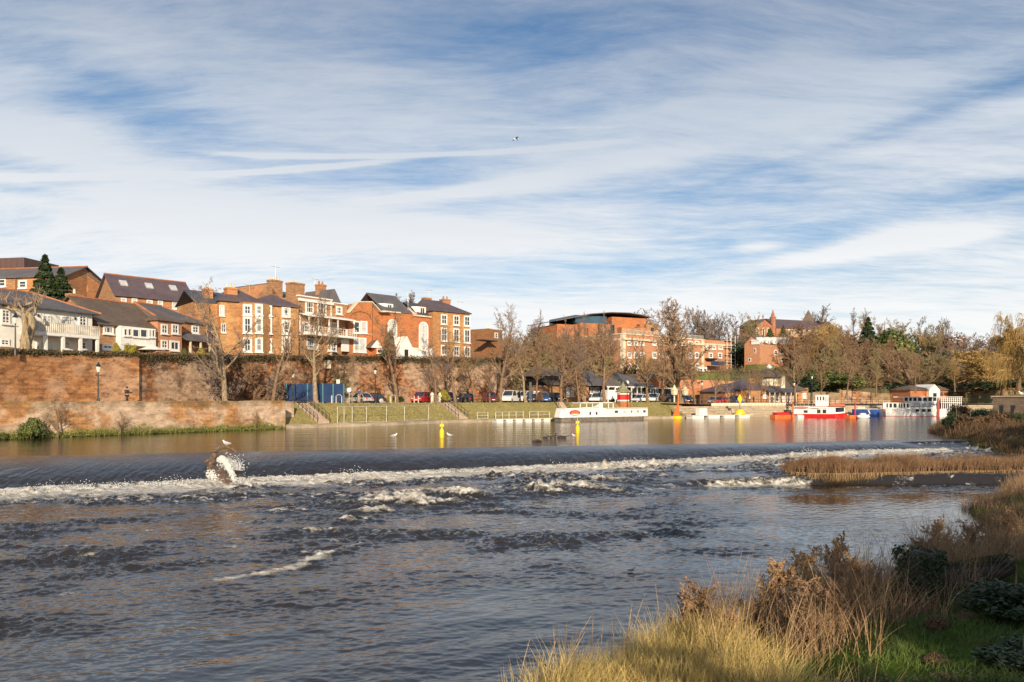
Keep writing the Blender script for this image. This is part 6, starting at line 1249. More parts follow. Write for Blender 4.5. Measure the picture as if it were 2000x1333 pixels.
for k, (px, Y, w, h, mat, nm, lab, zo) in enumerate([(1985, 12.8, 1.9, .9, 'leaf_dark', 'ivy_mound', 'dark glossy ivy mound at the right edge above the grass', 0), (2000, 10.4, 1.5, .6, 'leaf_dark', 'ivy_mound', 'lower ivy mound in the bottom right corner', 0), (1590, 9.3, .55, .42, 'leaf_gold', 'leafy_sprout', 'bright yellow-green leafy sprout at the bottom edge', .12), (1510, 9.4, .35, .5, 'leaf_gold', 'leafy_sprout', 'small yellow-green sprout left of the larger one', .1), (1893, 14.6, .75, .42, 'leaf_green', 'grass_tussock', 'rounded grass tussock in front of the mossy log', 0), (1830, 12.2, .5, .3, 'leaf_brown', 'grass_tussock', 'brown tussock in the middle of the green bank', 0), (1880, 12.6, .5, .3, 'leaf_brown', 'grass_tussock', 'dark brown tussock right of the middle one', 0), (1825, 10.9, .5, .25, 'leaf_brown', 'grass_tussock', 'flat brown tussock low on the green bank', 0)]):
    x = gx(px, Y); leafy(nm, 'bush%d' % (k % 3), x, Y, nearz(x, Y) - .05 + zo, w, h, mat, lab, 'tussock' if 'tussock' in nm else 'plant')
n = 5000; x = rs.uniform(3.5, 8.5, n); y = rs.uniform(7.5, 10.2, n); z = nz(x, y) + .02; scatter('leaf_litter', np.stack([x, y, z + rs.rand(n) * .05], -1), .022, M['leaf_red'], 'fallen brown leaves on the ground in the bottom right corner', 'leaf litter', 3.)
# unseen evergreens, added to throw dappled shade on the near bank
for k, (x, y, w, h) in enumerate([(14, -8, 7, 11), (19, -6, 8, 12), (24, -2, 10, 13), (31, 6, 10, 13), (36, 17, 10, 13), (43, 34, 10, 13), (52, 50, 11, 13), (61, 66, 11, 13)]):
    leafy('evergreen_tree', 'bush%d' % (k % 3), x, y, .2, w, h, 'leaf_dark', 'unseen evergreen tree added to shade the near bank, %s counting from the viewpoint' % ['first', 'second', 'third', 'fourth', 'fifth', 'sixth', 'seventh', 'eighth'][k], 'tree')

for k, (x, y, h) in enumerate([(9.3, -10, 13), (13, -13, 14), (17, -10, 13), (11.5, -17, 15), (21, -7, 13), (15.5, -18, 15)]):  # unseen bare trees added to break up the sun on the bank
    tree('bare_tree', 'round%d' % (k % 4), x, y, 1.0, h, 'twig_brown', 'unseen bare tree added behind the viewpoint for shade, %s one' % ['first', 'second', 'third', 'fourth', 'fifth', 'sixth'][k], None, 'bark', 1.2)
# ------------------------------------------------------------------ vehicles
def car_mesh(kind):
    """returns lists (name, MB, material key or None for body colour, smooth)"""
    if kind == 'van': L, Wd, Hh = 4.9, 1.9, 1.95
    elif kind == 'suv': L, Wd, Hh = 4.4, 1.8, 1.68
    else: L, Wd, Hh = 4.1, 1.72, 1.45
    h = L / 2; w = Wd / 2; sh = Hh * (.56 if kind != 'van' else .58)
    lo = [(-h, .32), (-h + .02, .55), (-h + .12, sh * .93), (-h + .5 if kind != 'van' else -h + .2, sh), (h - 1.25 if kind != 'van' else h - .95, sh), (h - .25, sh * .82), (h, sh * .62), (h, .32), (h - .35, .24), (-h + .35, .24)]
    b = MB(); n = len(lo)
    for (wy, k) in ((-w, 0),): pass
    secs = [(-w + .0, .93), (-w + .10, 1.), (w - .10, 1.), (w - .0, .93)]; base = len(b.v)
    for (y, k) in secs: b.v += [(x * (1 if k == 1 else .975), y, .28 + (z - .28) * k) for x, z in lo]
    for i in range(3):
        for j in range(n):
            jj = (j + 1) % n; b.f.append((base + i * n + j, base + i * n + jj, base + (i + 1) * n + jj, base + (i + 1) * n + j)); b.m.append(0)
    b.f.append(tuple(base + j for j in range(n))[::-1]); b.f.append(tuple(base + 3 * n + j for j in range(n))); b.m += [0, 0]
    # roof shell and pillars
    if kind == 'van': c0, c1, r0, r1 = -h + .05, h - 1.0, -h + .12, h - 1.75
    elif kind == 'suv': c0, c1, r0, r1 = -h + .15, h - 1.15, -h + .55, h - 1.95
    else: c0, c1, r0, r1 = -h + .35, h - 1.15, -h + 1.0, h - 1.95
    iw, rw = w - .06, w - .20
    low = [(c0, -iw), (c1, -iw), (c1, iw), (c0, iw)]; top = [(r0, -rw), (r1, -rw), (r1, rw), (r0, rw)]
    b.prism([(x, y, Hh - .07) for x, y in top], (0, 0, .07))
    g = MB(); q = .02
    gl = [(x * .995, y * (1 - q), sh - .01) for x, y in low]; gt = [(x, y * .985, Hh - .072) for x, y in top]
    for i in range(4): g.poly([gl[i], gl[(i + 1) % 4], gt[(i + 1) % 4], gt[i]])
    for i in range(4):
        p, t_ = Vector((low[i][0], low[i][1], sh - .02)), Vector((top[i][0], top[i][1], Hh - .03)); b.tube([p, t_], .045, 5)
    for sgn in (-1, 1):
        xm = (c0 + c1) / 2 - .1; b.tube([(xm, sgn * iw, sh - .02), (xm + .05, sgn * rw, Hh - .03)], .045, 5)
        if kind == 'van': b.prism([(c0 + .1, sgn * (iw + .005), sh - .05), (xm, sgn * (iw + .005), sh - .05), (xm, sgn * (rw + .01), Hh - .05), (r0, sgn * (rw + .01), Hh - .05)], (0, -sgn * .02, 0))
    parts = [('body', b, None, False), ('windows', g, 'glass', False)]
    for sx in (h - .82, -h + .78):
        for sy in (-1, 1):
            m_ = MB(); y0 = sy * (w - .2); pr = [(.0, -.0), (.31, 0), (.33, .05), (.33, .17), (.31, .215), (0, .22)]
            k = len(m_.v)
            for (r, yy) in pr:
                for j in range(14): t = 2 * math.pi * j / 14; m_.v.append((sx + max(r, .01) * math.cos(t), y0 + sy * yy, .33 + max(r, .01) * math.sin(t)))
            for i in range(5):
                for j in range(14): m_.f.append((k + i * 14 + j, k + i * 14 + (j + 1) % 14, k + (i + 1) * 14 + (j + 1) % 14, k + (i + 1) * 14 + j)); m_.m.append(1 if i == 4 else 0)
            parts.append(('wheel', m_, ('rubber', 'alloy'), False))
    for sy in (-1, 1):
        m_ = MB(); m_.ell((h - .12, sy * (w - .3), sh * .66), (.10, .19, .09), 8, 5); parts.append(('headlight', m_, 'lamp_glass', True))
        m_ = MB(); m_.box(-h - .02, -h + .08, sy * (w - .3) - .14, sy * (w - .3) + .14, sh * .66, sh * .86); parts.append(('taillight', m_, 'red', False))
        m_ = MB(); m_.ell((c1 - .12, sy * (w + .09), sh + .07), (.07, .1, .07), 7, 4); parts.append(('mirror', m_, 'black_iron', True))
    m_ = MB(); m_.box(h - .01, h + .015, -.26, .26, .40, .51); parts.append(('number_plate', m_, 'white_paint', False))
    return parts
CARM = {}
def paint(name, col): return pmat('paint_' + name, col, .25, .06, 1., spec=.7)
def car(kind, px, off, heading, col, label, nm='parked_car', z=None, Y=None, group='cars parked along the promenade'):
    if Y: p = Vector((gx(px, Y), Y, z if z is not None else tz(gx(px, Y), Y)))
    else: p = bpos(px, off)
    t = empty(nm, p, bdir(px) + R(heading) if not Y else R(heading), label, 'van' if kind == 'van' else 'car', group)
    if kind not in CARM:
        L = []
        for (n_, b_, m_, s_) in car_mesh(kind):
            mm = M['white_paint'] if m_ is None else ([M[q] for q in m_] if isinstance(m_, tuple) else M[m_]); o = b_.build(n_, mm, None, s_); L.append((n_, o.data, m_)); bpy.data.objects.remove(o)
        CARM[kind] = L
    for (n_, me, m_) in CARM[kind]:
        o = bpy.data.objects.new(n_, me); C.objects.link(o); o.parent = t
        if m_ is None: omat(o, paint(col[0], col[1]))
        if n_ == 'body':
            bv = o.modifiers.new('bevel', 'BEVEL'); bv.width = .05; bv.segments = 2; bv.limit_method = 'ANGLE'
    return t
BLK, NAVY, WHT, REDC, MAR, BLU, SIL = ('black', (.012, .013, .018)), ('navy', (.02, .03, .08)), ('white', (.80, .79, .76)), ('red', (.62, .02, .02)), ('maroon', (.20, .015, .03)), ('blue', (.03, .09, .28)), ('silver', (.45, .46, .47))
car('car', 726, 13.5, 150, BLK, 'black car parked by the wall, right of the pale young tree'); car('car', 703, 15.5, 100, SIL, 'silver car nosing out behind the black car')
car('suv', 822, 13.5, 200, REDC, 'bright red car parked left of the people in white overalls'); car('suv', 873, 14, 260, NAVY, 'dark navy car parked just right of the people in white overalls'); car('car', 907, 15, 90, BLK, 'black car behind the railings left of the dark red car')
car('suv', 957, 13.5, 250, MAR, 'dark red car parked left of the white van'); v = car('van', 997, 12.5, 215, WHT, 'white van with a dark graphic panel on its side, parked facing left', 'parked_van')
m_ = MB(); m_.prism([(-1.9, .965, .75), (-.9, .965, .75), (-.75, .965, 1.2), (-.9, .93, 1.7), (-1.8, .93, 1.75), (-2.0, .96, 1.2)], (0, .012, 0)); m_.build('side_graphic', M['black_iron'], v)
car('van', 1030, 17, 190, WHT, 'second white van mostly hidden behind the first', 'parked_van'); car('car', 1040, 13, 225, NAVY, 'dark blue car parked right of the white van'); car('suv', 1060, 14.5, 250, BLU, 'blue pickup-like car behind the brown shrubby tuft')
car('suv', 1083, 14.5, 270, BLK, 'black car parked before the brick shed'); car('car', 1152, 15, 260, MAR, 'small crimson car half hidden left of the white hatchback'); car('suv', 1167, 12.5, 215, WHT, 'white hatchback parked left of the tall dark tree')
car('car', 1252, 13.5, 190, WHT, 'white car left of the tree trunk beside the kiosk'); car('suv', 1276, 14, 210, WHT, 'white car right of the tree trunk beside the kiosk'); car('suv', 1304, 14, 90, BLK, 'black car behind the leaf mound near the gabled pavilion'); car('car', 1318, 16, 80, BLK, 'dark car second from the gabled pavilion')
car('car', 1342, 12.5, 230, NAVY, 'dark blue car parked before the garden wall, left of the slim reddish tree'); car('car', 1407, 12.5, 185, REDC, 'bright red car parked in front of the lime-green bush'); car('suv', 1438, 14, 240, BLU, 'blue car parked right of the red one'); car('car', 1395, 16, 200, SIL, 'pale silver car behind the bright red one')
car('car', 1498, 0, 200, WHT, 'white car parked up on the slope below the clipped hedge', 'parked_car', None, 184); car('car', 1421, 0, 195, SIL, 'grey car parked up on the slope right of the hedge', 'parked_car', None, 180)
# box trailer
p = bpos(1193, 12.0); t = empty('box_trailer', p, bdir(1193), 'white box trailer parked just left of the pointed-roof kiosk', 'trailer'); m_ = MB(); m_.box(-1.4, 1.4, -.9, .9, .45, 2.15); m_.build('body', M['white_paint'], t, bevel=.05)
for sx in (-.15, .75):
    m_ = MB(); m_.prism([(sx + .3 * math.cos(a), -.98, .33 + .3 * math.sin(a)) for a in np.linspace(0, 6.0, 12)], (0, .16, 0)); m_.build('wheel', M['rubber'], t)
m_ = MB(); m_.tube([(-1.4, 0, .5), (-2.3, 0, .45)], .05, 6); m_.build('tow_bar', M['black_iron'], t)
# ------------------------------------------------------------------ boats and floating things
def hull(L, Wd, zt, bow=.25, stern=.06, zb=-.35, sheer=.0, n=14, flare=.9):
    m_ = MB(); k = 0
    for i in range(n + 1):
        t = i / n; w = Wd / 2
        if t < stern: w *= .75 + .25 * t / stern
        if t > 1 - bow: w *= max(.04, 1 - ((t - 1 + bow) / bow) ** 2.2)
        z = zt + sheer * max(0, (t - .6) / .4) ** 2; x = (t - .5) * L
        m_.v += [(x, -w, z), (x - (.3 * bow * 2 if t > .95 else 0), -w * flare, zb), (x - (.3 * bow * 2 if t > .95 else 0), w * flare, zb), (x, w, z)]
    for i in range(n):
        for j in range(3): m_.f.append((i * 4 + j, (i + 1) * 4 + j, (i + 1) * 4 + j + 1, i * 4 + j + 1)); m_.m.append(0)
        m_.f.append((i * 4 + 3, (i + 1) * 4 + 3, (i + 1) * 4, i * 4)); m_.m.append(0)
    m_.f.append((3, 2, 1, 0)); m_.f.append((n * 4, n * 4 + 1, n * 4 + 2, n * 4 + 3)); m_.m += [0, 0]; return m_
def span(px0, px1, Y0, Y1): a = Vector((gx(px0, Y0), Y0, 0)); b = Vector((gx(px1, Y1), Y1, 0)); return (a + b) / 2, (b - a).length, math.atan2((b - a).y, (b - a).x)
def boat_empty(name, px0, px1, Y0, Y1, label, cat='boat', group=None): c, L, rz = span(px0, px1, Y0, Y1); return empty(name, (c.x, c.y, 0), rz, label, cat, group), L
def oval(par, x, y, z, rx, rz_, cols, name='oval_badge'):
    for i, (k, mt) in enumerate(cols):
        m_ = MB(); m_.prism([(x + rx * k * math.cos(a), y - .012 * (i + 1), z + rz_ * k * math.sin(a)) for a in np.linspace(0, 2 * math.pi, 25)[:-1]], (0, .01, 0)); m_.build(name if i == 0 else 'badge_layer', M[mt], par)
def text(s, size, mat, par, loc, rot=(R(90), 0, 0), name='lettering'):
    cu = bpy.data.curves.new('txt', 'FONT'); cu.body = s; cu.size = size; cu.extrude = .01; cu.shear = .25; o = bpy.data.objects.new('txt', cu); C.objects.link(o)
    bpy.context.view_layer.update(); me = bpy.data.meshes.new_from_object(o.evaluated_get(bpy.context.evaluated_depsgraph_get())); bpy.data.objects.remove(o); me.materials.clear()
    t = mesh_obj(name, me, M[mat], par); t.location = loc; t.rotation_euler = rot; return t
def winbox(par, x0, x1, y, z0, z1, mat='glass', name='window'):
    m_ = MB(); m_.box(x0, x1, y - .03, y - .004, z0, z1); return m_.build(name, M[mat], par)
# long white narrow barge (waterline about 825..820)
t, L = boat_empty('river_barge', 1090, 1257, 108, 118, 'long low white river barge with a red oval badge, moored by the kiosk'); t.scale.z = .78; W_ = 2.2
hull(L, W_, .75, .12, .05).build('hull', pmat('hull_grey', (.20, .165, .13), .6, .4, 2), t); f = L / 167.
X_ = lambda px: (px - 1173.5) * f
m_ = MB(); m_.box(X_(1094), X_(1256), -1.0, 1.0, .753, 2.45); m_.prism([(X_(1088), -.5, .76), (X_(1095), -1.0, .76), (X_(1095), -1.0, 2.2), (X_(1092), -.5, 2.2)], (0, 1.2, 0)); m_.box(X_(1130), X_(1150), -.7, .7, 2.453, 2.6); cb_ = m_.build('cabin', M['white_paint'], t, bevel=.06)
m_ = MB(); m_.box(X_(1159), X_(1166), -.85, .85, 2.46, 3.5); m_.build('wheelhouse', M['white_paint'], t)
m_ = MB(); m_.prism([(X_(1122), -.95, 3.35), (X_(1188), -.95, 3.35), (X_(1184), -.95, 3.5), (X_(1126), -.95, 3.5)], (0, 1.9, 0)); m_.build('canopy', M['white_paint'], t)
for px in (1124, 1136, 1147, 1178, 1187): m_ = MB(); m_.box(X_(px) - .05, X_(px) + .05, -.8, -.7, 2.46, 3.34); m_.build('canopy_post', M['white_paint'], t)
m_ = MB(); m_.box(X_(1170), X_(1256), -1.03, -.99, 2.30, 2.36); m_.box(X_(1120), X_(1158), -1.03, -.99, 2.47, 2.5); m_.build('roof_rail', M['black_iron'], t)
oval(t, X_(1112), -1.0, 1.62, 1.0, .52, [(1, 'blue'), (.93, 'red'), (.72, 'orange')])
m_ = MB(); m_.prism([(X_(1112) + .8 * math.cos(a), -1.06, 1.52 + .30 * math.sin(a)) for a in np.linspace(math.pi * 1.1, math.pi * 1.9, 10)], (0, .01, 0)); m_.build('badge_layer', M['white_paint'], t)
for px0, px1 in ((1139, 1142), (1151, 1154)): winbox(t, X_(px0), X_(px1), -1.0, 1.2, 1.75)
for px0, px1 in ((1188, 1194), (1221, 1223), (1234, 1236), (1246, 1251)): winbox(t, X_(px0), X_(px1), -1.0, 1.5, 1.95)
winbox(t, X_(1205), X_(1211), -1.0, 1.45, 1.95, 'blind')
# floating pontoons under the bank
def pontoon(px0, px1, off, label, n=7, rail=True, hh=.45):
    a, b_ = bpos(px0, off, 0), bpos(px1, off, 0); c = (a + b_) / 2; d = b_ - a; L = d.length; t = empty('floating_pontoon', (c.x, c.y, 0), math.atan2(d.y, d.x), label, 'pontoon')
    m_ = MB(); m_.box(-L / 2, L / 2, -.6, .6, hh * .75, hh); m_.build('deck', M['cream'], t)
    for k in range(n): x0 = -L / 2 + L * k / n; m_ = MB(); m_.box(x0 + .1, x0 + L / n * .72, -.68, .68, -.2, hh * .747); m_.build('float', M['white_paint'], t)
    return t, L
pontoon(964, 1074, -.9, 'line of small white floats with a cream deck below the steps, left of the barge', 6); pontoon(1346, 1466, -1.6, 'long cream pontoon carrying a white locker and a yellow sign', 4, hh=.5); pontoon(1552, 1652, -7.5, 'cream pontoon floating in front of the red and white boat', 4, hh=.5)
p = bpos(1370, -1.6, .505); t = empty('white_locker', p, bdir(1370), 'square white locker standing on the left part of the long pontoon', 'locker'); m_ = MB(); m_.box(-1.0, .9, -.45, .45, 0, 1.15); m_.build('box', M['white_paint'], t, bevel=.04); m_ = MB(); m_.box(.9, 1.15, -.4, .4, 0, .6); m_.build('step', M['galv'], t)
p = bpos(1445, -1.6, .505); t = empty('yellow_marker', p, bdir(1445), 'yellow diamond marker on a post with a yellow base, on the long pontoon', 'marker'); m_ = MB(); m_.lathe([(.95, 0), (.85, .5), (.5, .85), (.1, .95)], 12); m_.build('base', M['yellow'], t); m_ = MB(); m_.tube([(0, 0, .9), (0, 0, 2.0)], .06, 6); m_.build('post', M['black_iron'], t); m_ = MB(); m_.prism([(0, -.05, 1.9), (.62, -.05, 2.7), (0, -.05, 3.6), (-.62, -.05, 2.7)], (0, .1, 0)); m_.build('diamond', M['yellow'], t)
# buoys
def buoy(px, py_top, py_wl, label):
    Y = CZ * F / (py_wl - HY); t = empty('yellow_buoy', (gx(px, Y), Y, 0), 0, label, 'buoy', 'yellow buoys above the weir'); h = (py_wl - py_top) / F * Y
    m_ = MB(); m_.lathe([(.12, -.3), (.18, 0), (.20, h * .38), (.12, h * .52)], 14); m_.build('float', M['yellow'], t, smooth=True); m_ = MB(); m_.lathe([(.07, h * .50), (.07, h * .82)], 8); m_.build('stem', M['yellow'], t)
    m_ = MB(); m_.box(-.16, .16, -.02, .02, h * .66, h * .80); m_.box(-.02, .02, -.16, .16, h * .66, h * .80); m_.tube([(0, 0, h * .8), (0, 0, h)], .025, 5); m_.build('topmark', M['yellow'], t)
buoy(863, 822, 856, 'yellow river buoy before the grass bank, left of the steps'); buoy(1128, 817, 847, 'yellow river buoy in front of the white barge')
# orange triangular marker
p = bpos(1322, -.3, 0); t = empty('orange_marker', p, bdir(1322), 'orange triangular sail-like marker on a yellow float right of the barge', 'marker')
m_ = MB(); m_.lathe([(.8, -.2), (.85, .15), (.7, .38)], 12); m_.build('base', M['yellow'], t); m_ = MB(); m_.prism([(-1.0, -.05, .4), (.5, -.05, .4), (.5, -.05, 2.2), (.2, -.05, 2.4)], (0, .1, 0)); m_.build('panel', M['orange'], t); m_ = MB(); m_.tube([(.35, 0, .3), (.35, 0, 4.0)], .07, 6); m_.build('post', M['orange'], t)
# red and white tour boat
t, L = boat_empty('tour_boat', 1550, 1655, 136, 132.5, 'red and white river cruiser with a tall wheelhouse and red hull stripe'); t.scale.z = .65; f = L / 105.; X_ = lambda px: (px - 1602.5) * f; W_ = 3.4
hull(L, W_, .95, .22, .04, sheer=.45).build('hull', M['red'], t); m_ = MB()
m_.box(X_(1551), X_(1632), -1.6, 1.6, .96, 2.35); m_.prism([(X_(1632), -1.6, .97), (X_(1650), -1.35, 1.25), (X_(1651), -1.3, 2.9), (X_(1632), -1.6, 2.9)], (0, 2.8, 0)); m_.box(X_(1555), X_(1632), -1.5, 1.5, 2.353, 3.05); cb_ = m_.build('cabin', M['white_paint'], t, bevel=.04)
m_ = MB(); m_.box(X_(1594), X_(1619), -1.2, 1.2, 3.053, 5.9); m_.box(X_(1592.5), X_(1620), -1.3, 1.3, 5.903, 6.05); m_.build('wheelhouse', M['white_paint'], t)
m_ = MB(); m_.box(X_(1550), X_(1600), -1.68, -1.58, 2.30, 2.4); m_.box(X_(1618), X_(1652), -1.66, -1.3, 2.905, 3.02); m_.build('rubbing_strip', M['dark_wood'], t)
m_ = MB(); m_.box(X_(1622), X_(1650), -1.4, 1.4, 3.03, 3.5); m_.build('orange_seats', M['orange'], t)
for q in ((1571, 1579, 1.25, 1.95), (1597, 1604, 1.15, 2.15), (1608, 1615, 1.15, 2.15)): winbox(t, X_(q[0]), X_(q[1]), -1.6, q[2], q[3])
m_ = MB(); m_.prism([(X_(1633), -1.615, 1.45), (X_(1649), -1.40, 1.65), (X_(1649), -1.38, 2.7), (X_(1633), -1.615, 2.7)], (0, -.02, 0)); m_.build('bow_window', M['glass'], t)
for q in (1597, 1602.5, 1608): winbox(t, X_(q), X_(q + 2.5), -1.2, 4.6, 5.6)
winbox(t, X_(1611.5), X_(1618.5), -1.2, 4.4, 5.5, 'blind')
oval(t, X_(1567), -1.5, 2.7, 1.15, .27, [(1, 'red'), (.8, 'brick_pink')]); m_ = MB()
for k in range(13): x0 = X_(1584) + k * .36; m_.box(x0, x0 + .24, -1.56, -1.503, 3.06 - .13, 3.06 + .06)
m_.build('red_lettering_strip', M['red'], t); m_ = MB(); m_.box(X_(1586), X_(1616), -1.56, -1.5, 2.42, 2.47); m_.build('stripe', M['black_iron'], t)
m_ = MB(); [m_.tube([(X_(px), -1.5, 3.05), (X_(px), -1.5, 3.75)], .035, 4) for px in (1556, 1564, 1572, 1580, 1588)]; m_.tube([(X_(1553), -1.5, 3.75), (X_(1592), -1.5, 3.75)], .035, 4); m_.build('deck_railing', M['galv'], t)
# orange post and small orange-red craft at its left
Y = 130; t = empty('mooring_post', (gx(1549, Y), Y, 0), 0, 'tall orange mooring post at the stern of the red and white boat', 'post'); m_ = MB(); m_.lathe([(.26, -.3), (.26, .4), (.14, .5), (.13, 2.3), (.05, 2.4)], 10); m_.build('post', M['orange'], t)
t, L = boat_empty('pedal_boat', 1509, 1545, 128, 130, 'red and orange open motor boat left of the orange mooring post', 'boat'); hull(L, 1.5, .55, .3, .05).build('hull', M['orange'], t); m_ = MB(); m_.box(-L * .38, L * .25, -.55, .55, .56, .95); m_.build('seats', M['red'], t); m_ = MB(); m_.box(L * .2, L * .42, -.4, .4, .56, 1.35); m_.build('engine_cover', M['dark_wood'], t); m_ = MB(); m_.tube([(-L * .45, -.6, .56), (-L * .45, -.6, .9), (L * .3, -.6, 1.15)], .04, 5); m_.build('rail', M['red'], t)
# swan boat and a red rowing boat
t, L = boat_empty('rowing_boat', 1655, 1682, 129, 131, 'orange-red rowing boat lying beside the swan-shaped boat', 'boat'); hull(L, 1.3, .5, .3, .05).build('hull', M['orange'], t); m_ = MB(); [m_.box(x_, x_ + .3, -.5, .5, .51, .58) for x_ in (-.8, 0, .7)]; m_.build('thwarts', M['dark_wood'], t)
m_ = MB(); m_.tube([(.2, 0, .5), (.2, 0, 2.6)], .12, 6); m_.build('red_post', M['red'], t)
Y = 129; t = empty('swan_boat', (gx(1686, Y), Y, 0), 0, 'small white swan-shaped pedal boat with raised neck', 'boat'); m_ = MB(); m_.ell((0, 0, .25), (1.15, .6, .42), 12, 7); m_.build('body', M['white_paint'], t, smooth=True); m_ = MB(); m_.tube([(.8, 0, .4), (1.1, 0, .8), (.95, 0, 1.15), (.75, 0, 1.4), (.85, 0, 1.55), (1.0, 0, 1.5)], [.2, .14, .1, .09, .1, .06], 8); m_.tube([(1.0, 0, 1.5), (1.16, 0, 1.44)], [.05, .02], 6, ); m_.build('neck', M['white_paint'], t, smooth=True); m_ = MB(); m_.box(-.6, .3, -.35, .35, .55, .85); m_.build('seat', M['galv'], t)
# navy barge and white tour vessel
t, L = boat_empty('navy_barge', 1664, 1721, 146, 144, 'dark navy flat barge moored left of the white tour vessel'); hull(L, 2.4, 1.3, .1, .05).build('hull', M['blue'], t); m_ = MB(); m_.box(-L * .45, L * .4, -1, 1, 1.303, 1.42); m_.build('deck', M['galv'], t); m_ = MB(); m_.box(-L * .3, -L * .05, -.8, .8, 1.423, 1.8); m_.build('hatch', M['cream'], t)
t, L = boat_empty('tour_vessel', 1720, 1878, 147, 141.5, 'long white double-deck river vessel with a red paddle-wheel housing near its stern'); t.scale.z = .92; f = L / 158.; X_ = lambda px: (px - 1799) * f; Y_m = 144; ZP = lambda py: gz(py, Y_m); W_ = 4.6
m_ = hull(L * .83, W_, 1.45, .04, .10, sheer=0); m_.v = [(-x + X_(1720) + L * .415, y, z) for x, y, z in m_.v]; m_.f = [tuple(reversed(q)) for q in m_.f]; m_.build('hull', M['white_paint'], t)
m_ = MB(); m_.box(X_(1722), X_(1829), -2.32, -2.29, -.03, .07); m_.build('waterline_stripe', M['red'], t)
m_ = MB(); m_.box(X_(1724), X_(1829), -2.15, 2.15, 1.453, 2.75); m_.box(X_(1776), X_(1829), -2.2, 2.2, 2.753, 3.0); m_.build('lower_saloon', M['white_paint'], t, bevel=.03)
m_ = MB(); m_.box(X_(1766), X_(1829), -2.0, 2.0, 3.003, 3.85); m_.build('upper_saloon', M['white_paint'], t)
m_ = MB(); m_.box(X_(1745), X_(1877), -2.15, 2.15, 3.853, 3.98); m_.build('awning_roof', M['white_paint'], t)
for q in ((1731, 1734), (1737, 1742), (1745, 1751), (1756, 1758), (1760, 1762), (1765, 1768), (1771, 1775)): winbox(t, X_(q[0]), X_(q[1]), -2.15, 1.75, 2.6)
for q in ((1767, 1773), (1776, 1781), (1784, 1790), (1793, 1800), (1803, 1810), (1813, 1820), (1822, 1828)): winbox(t, X_(q[0]), X_(q[1]), -2.0, 3.1, 3.78)
for q in ((1788, 1795), (1800, 1807), (1811, 1818)): winbox(t, X_(q[0]), X_(q[1]), -2.29, .95, 1.5)
m_ = MB(); m_.box(X_(1777), X_(1822), -2.28, -2.21, 2.0, 2.08); m_.build('stripe', M['black_iron'], t)
text('Lady Diana', .72, 'blue', t, (X_(1794.5), -2.26, 2.22)); oval(t, X_(1789), -2.2, 2.5, .32, .22, [(1, 'red'), (.6, 'white_paint')]); oval(t, X_(1732), -2.24, 1.30, .72, .24, [(1, 'red'), (.7, 'brick_pink')])
for k, px in enumerate((1742, 1746)): m_ = MB(); m_.prism([(X_(px), -2.31, 1.5), (X_(px) + .3, -2.31, 1.5), (X_(px) + .15, -2.31, 1.05)], (0, .01, 0)); m_.build('pennant', M['orange'], t)
m_ = MB(); m_.box(X_(1829.5), X_(1834), -2.38, 2.38, -.1, 3.0); m_.build('paddle_housing', pmat('faded_red', (.42, .06, .05), .5, .3, 2), t)
m_ = MB(); m_.box(X_(1836), X_(1876), -2.0, 2.0, -.2, .6); m_.box(X_(1836), X_(1876), -2.0, 2.0, 2.75, 2.87); m_.build('aft_deck', M['white_paint'], t)
m_ = MB()
for k in range(11):
    x_ = X_(1838) + k * (X_(1875) - X_(1838)) / 10; m_.box(x_ - .05, x_ + .05, -2.0, -1.9, .603, 2.747); m_.box(x_ - .05, x_ + .05, -2.0, -1.9, 2.873, 3.85)
for z_ in (1.1, 1.5, 3.2, 3.5): m_.box(X_(1836), X_(1876), -2.02, -1.98, z_, z_ + .08)
m_.build('aft_railing', M['white_paint'], t)
winbox(t, X_(1840), X_(1852), -1.4, 1.0, 2.6); m_ = MB(); m_.box(X_(1838), X_(1870), -1.395, 1.4, .61, 2.74); m_.build('aft_cabin', M['cream'], t); winbox(t, X_(1856), X_(1866), -1.4, 1.0, 2.5)
# green boats by the hut
t, L = boat_empty('green_skiff', 1895, 1930, 96, 98, 'dark green covered boat beside the stone hut', 'boat'); t.location.z = .75; hull(L, 1.3, .5, .3, .05).build('hull', M['teal'], t); m_ = MB(); m_.prism([(-L * .4, -.6, .5), (L * .3, -.6, .5), (0, -.6, .95)], (0, 1.2, 0)); m_.build('cover', pmat('green_tarp', (.02, .10, .06), .6), t)
# ------------------------------------------------------------------ kiosk, hoarding, fences, rails, lamps
p = bpos(1217, 5.0, 1.1); h = 1; t = empty('octagonal_kiosk', (p.x, p.y, .7), R(12), 'octagonal brick kiosk with a pointed green roof and red band, behind the barge', 'kiosk'); Yk = p.y; z = lambda py: gz(py, Yk) - .7; rk = (1229.5 - 1204.5) / F * Yk / 2
m_ = MB(); m_.lathe([(rk, -.7), (rk, z(784))], 8); m_.build('brick_base', M['brick_red'], t); m_ = MB(); m_.lathe([(rk * 1.03, z(784) + .003), (rk * 1.03, z(781.5))], 8); m_.lathe([(rk * 1.03, z(771)), (rk * 1.03, z(768))], 8); m_.build('white_bands', M['white_paint'], t)
m_ = MB(); m_.lathe([(rk * 1.0, z(781.5) + .003), (rk * 1.0, z(771) - .003)], 8); m_.build('red_band', M['red'], t); m_ = MB(); m_.lathe([(rk * 1.35, z(767)), (rk * 1.30, z(765)), (rk * .75, z(760)), (rk * .35, z(753)), (.03, z(745))], 8); m_.build('roof', pmat('mossy_tiles', (.26, .25, .13), .8, .4, 3), t)
m_ = MB(); m_.tube([(rk * .35, -rk * .98, -.7), (rk * .35, -rk * .98, z(768))], .05, 5); m_.build('drainpipe', M['black_iron'], t)
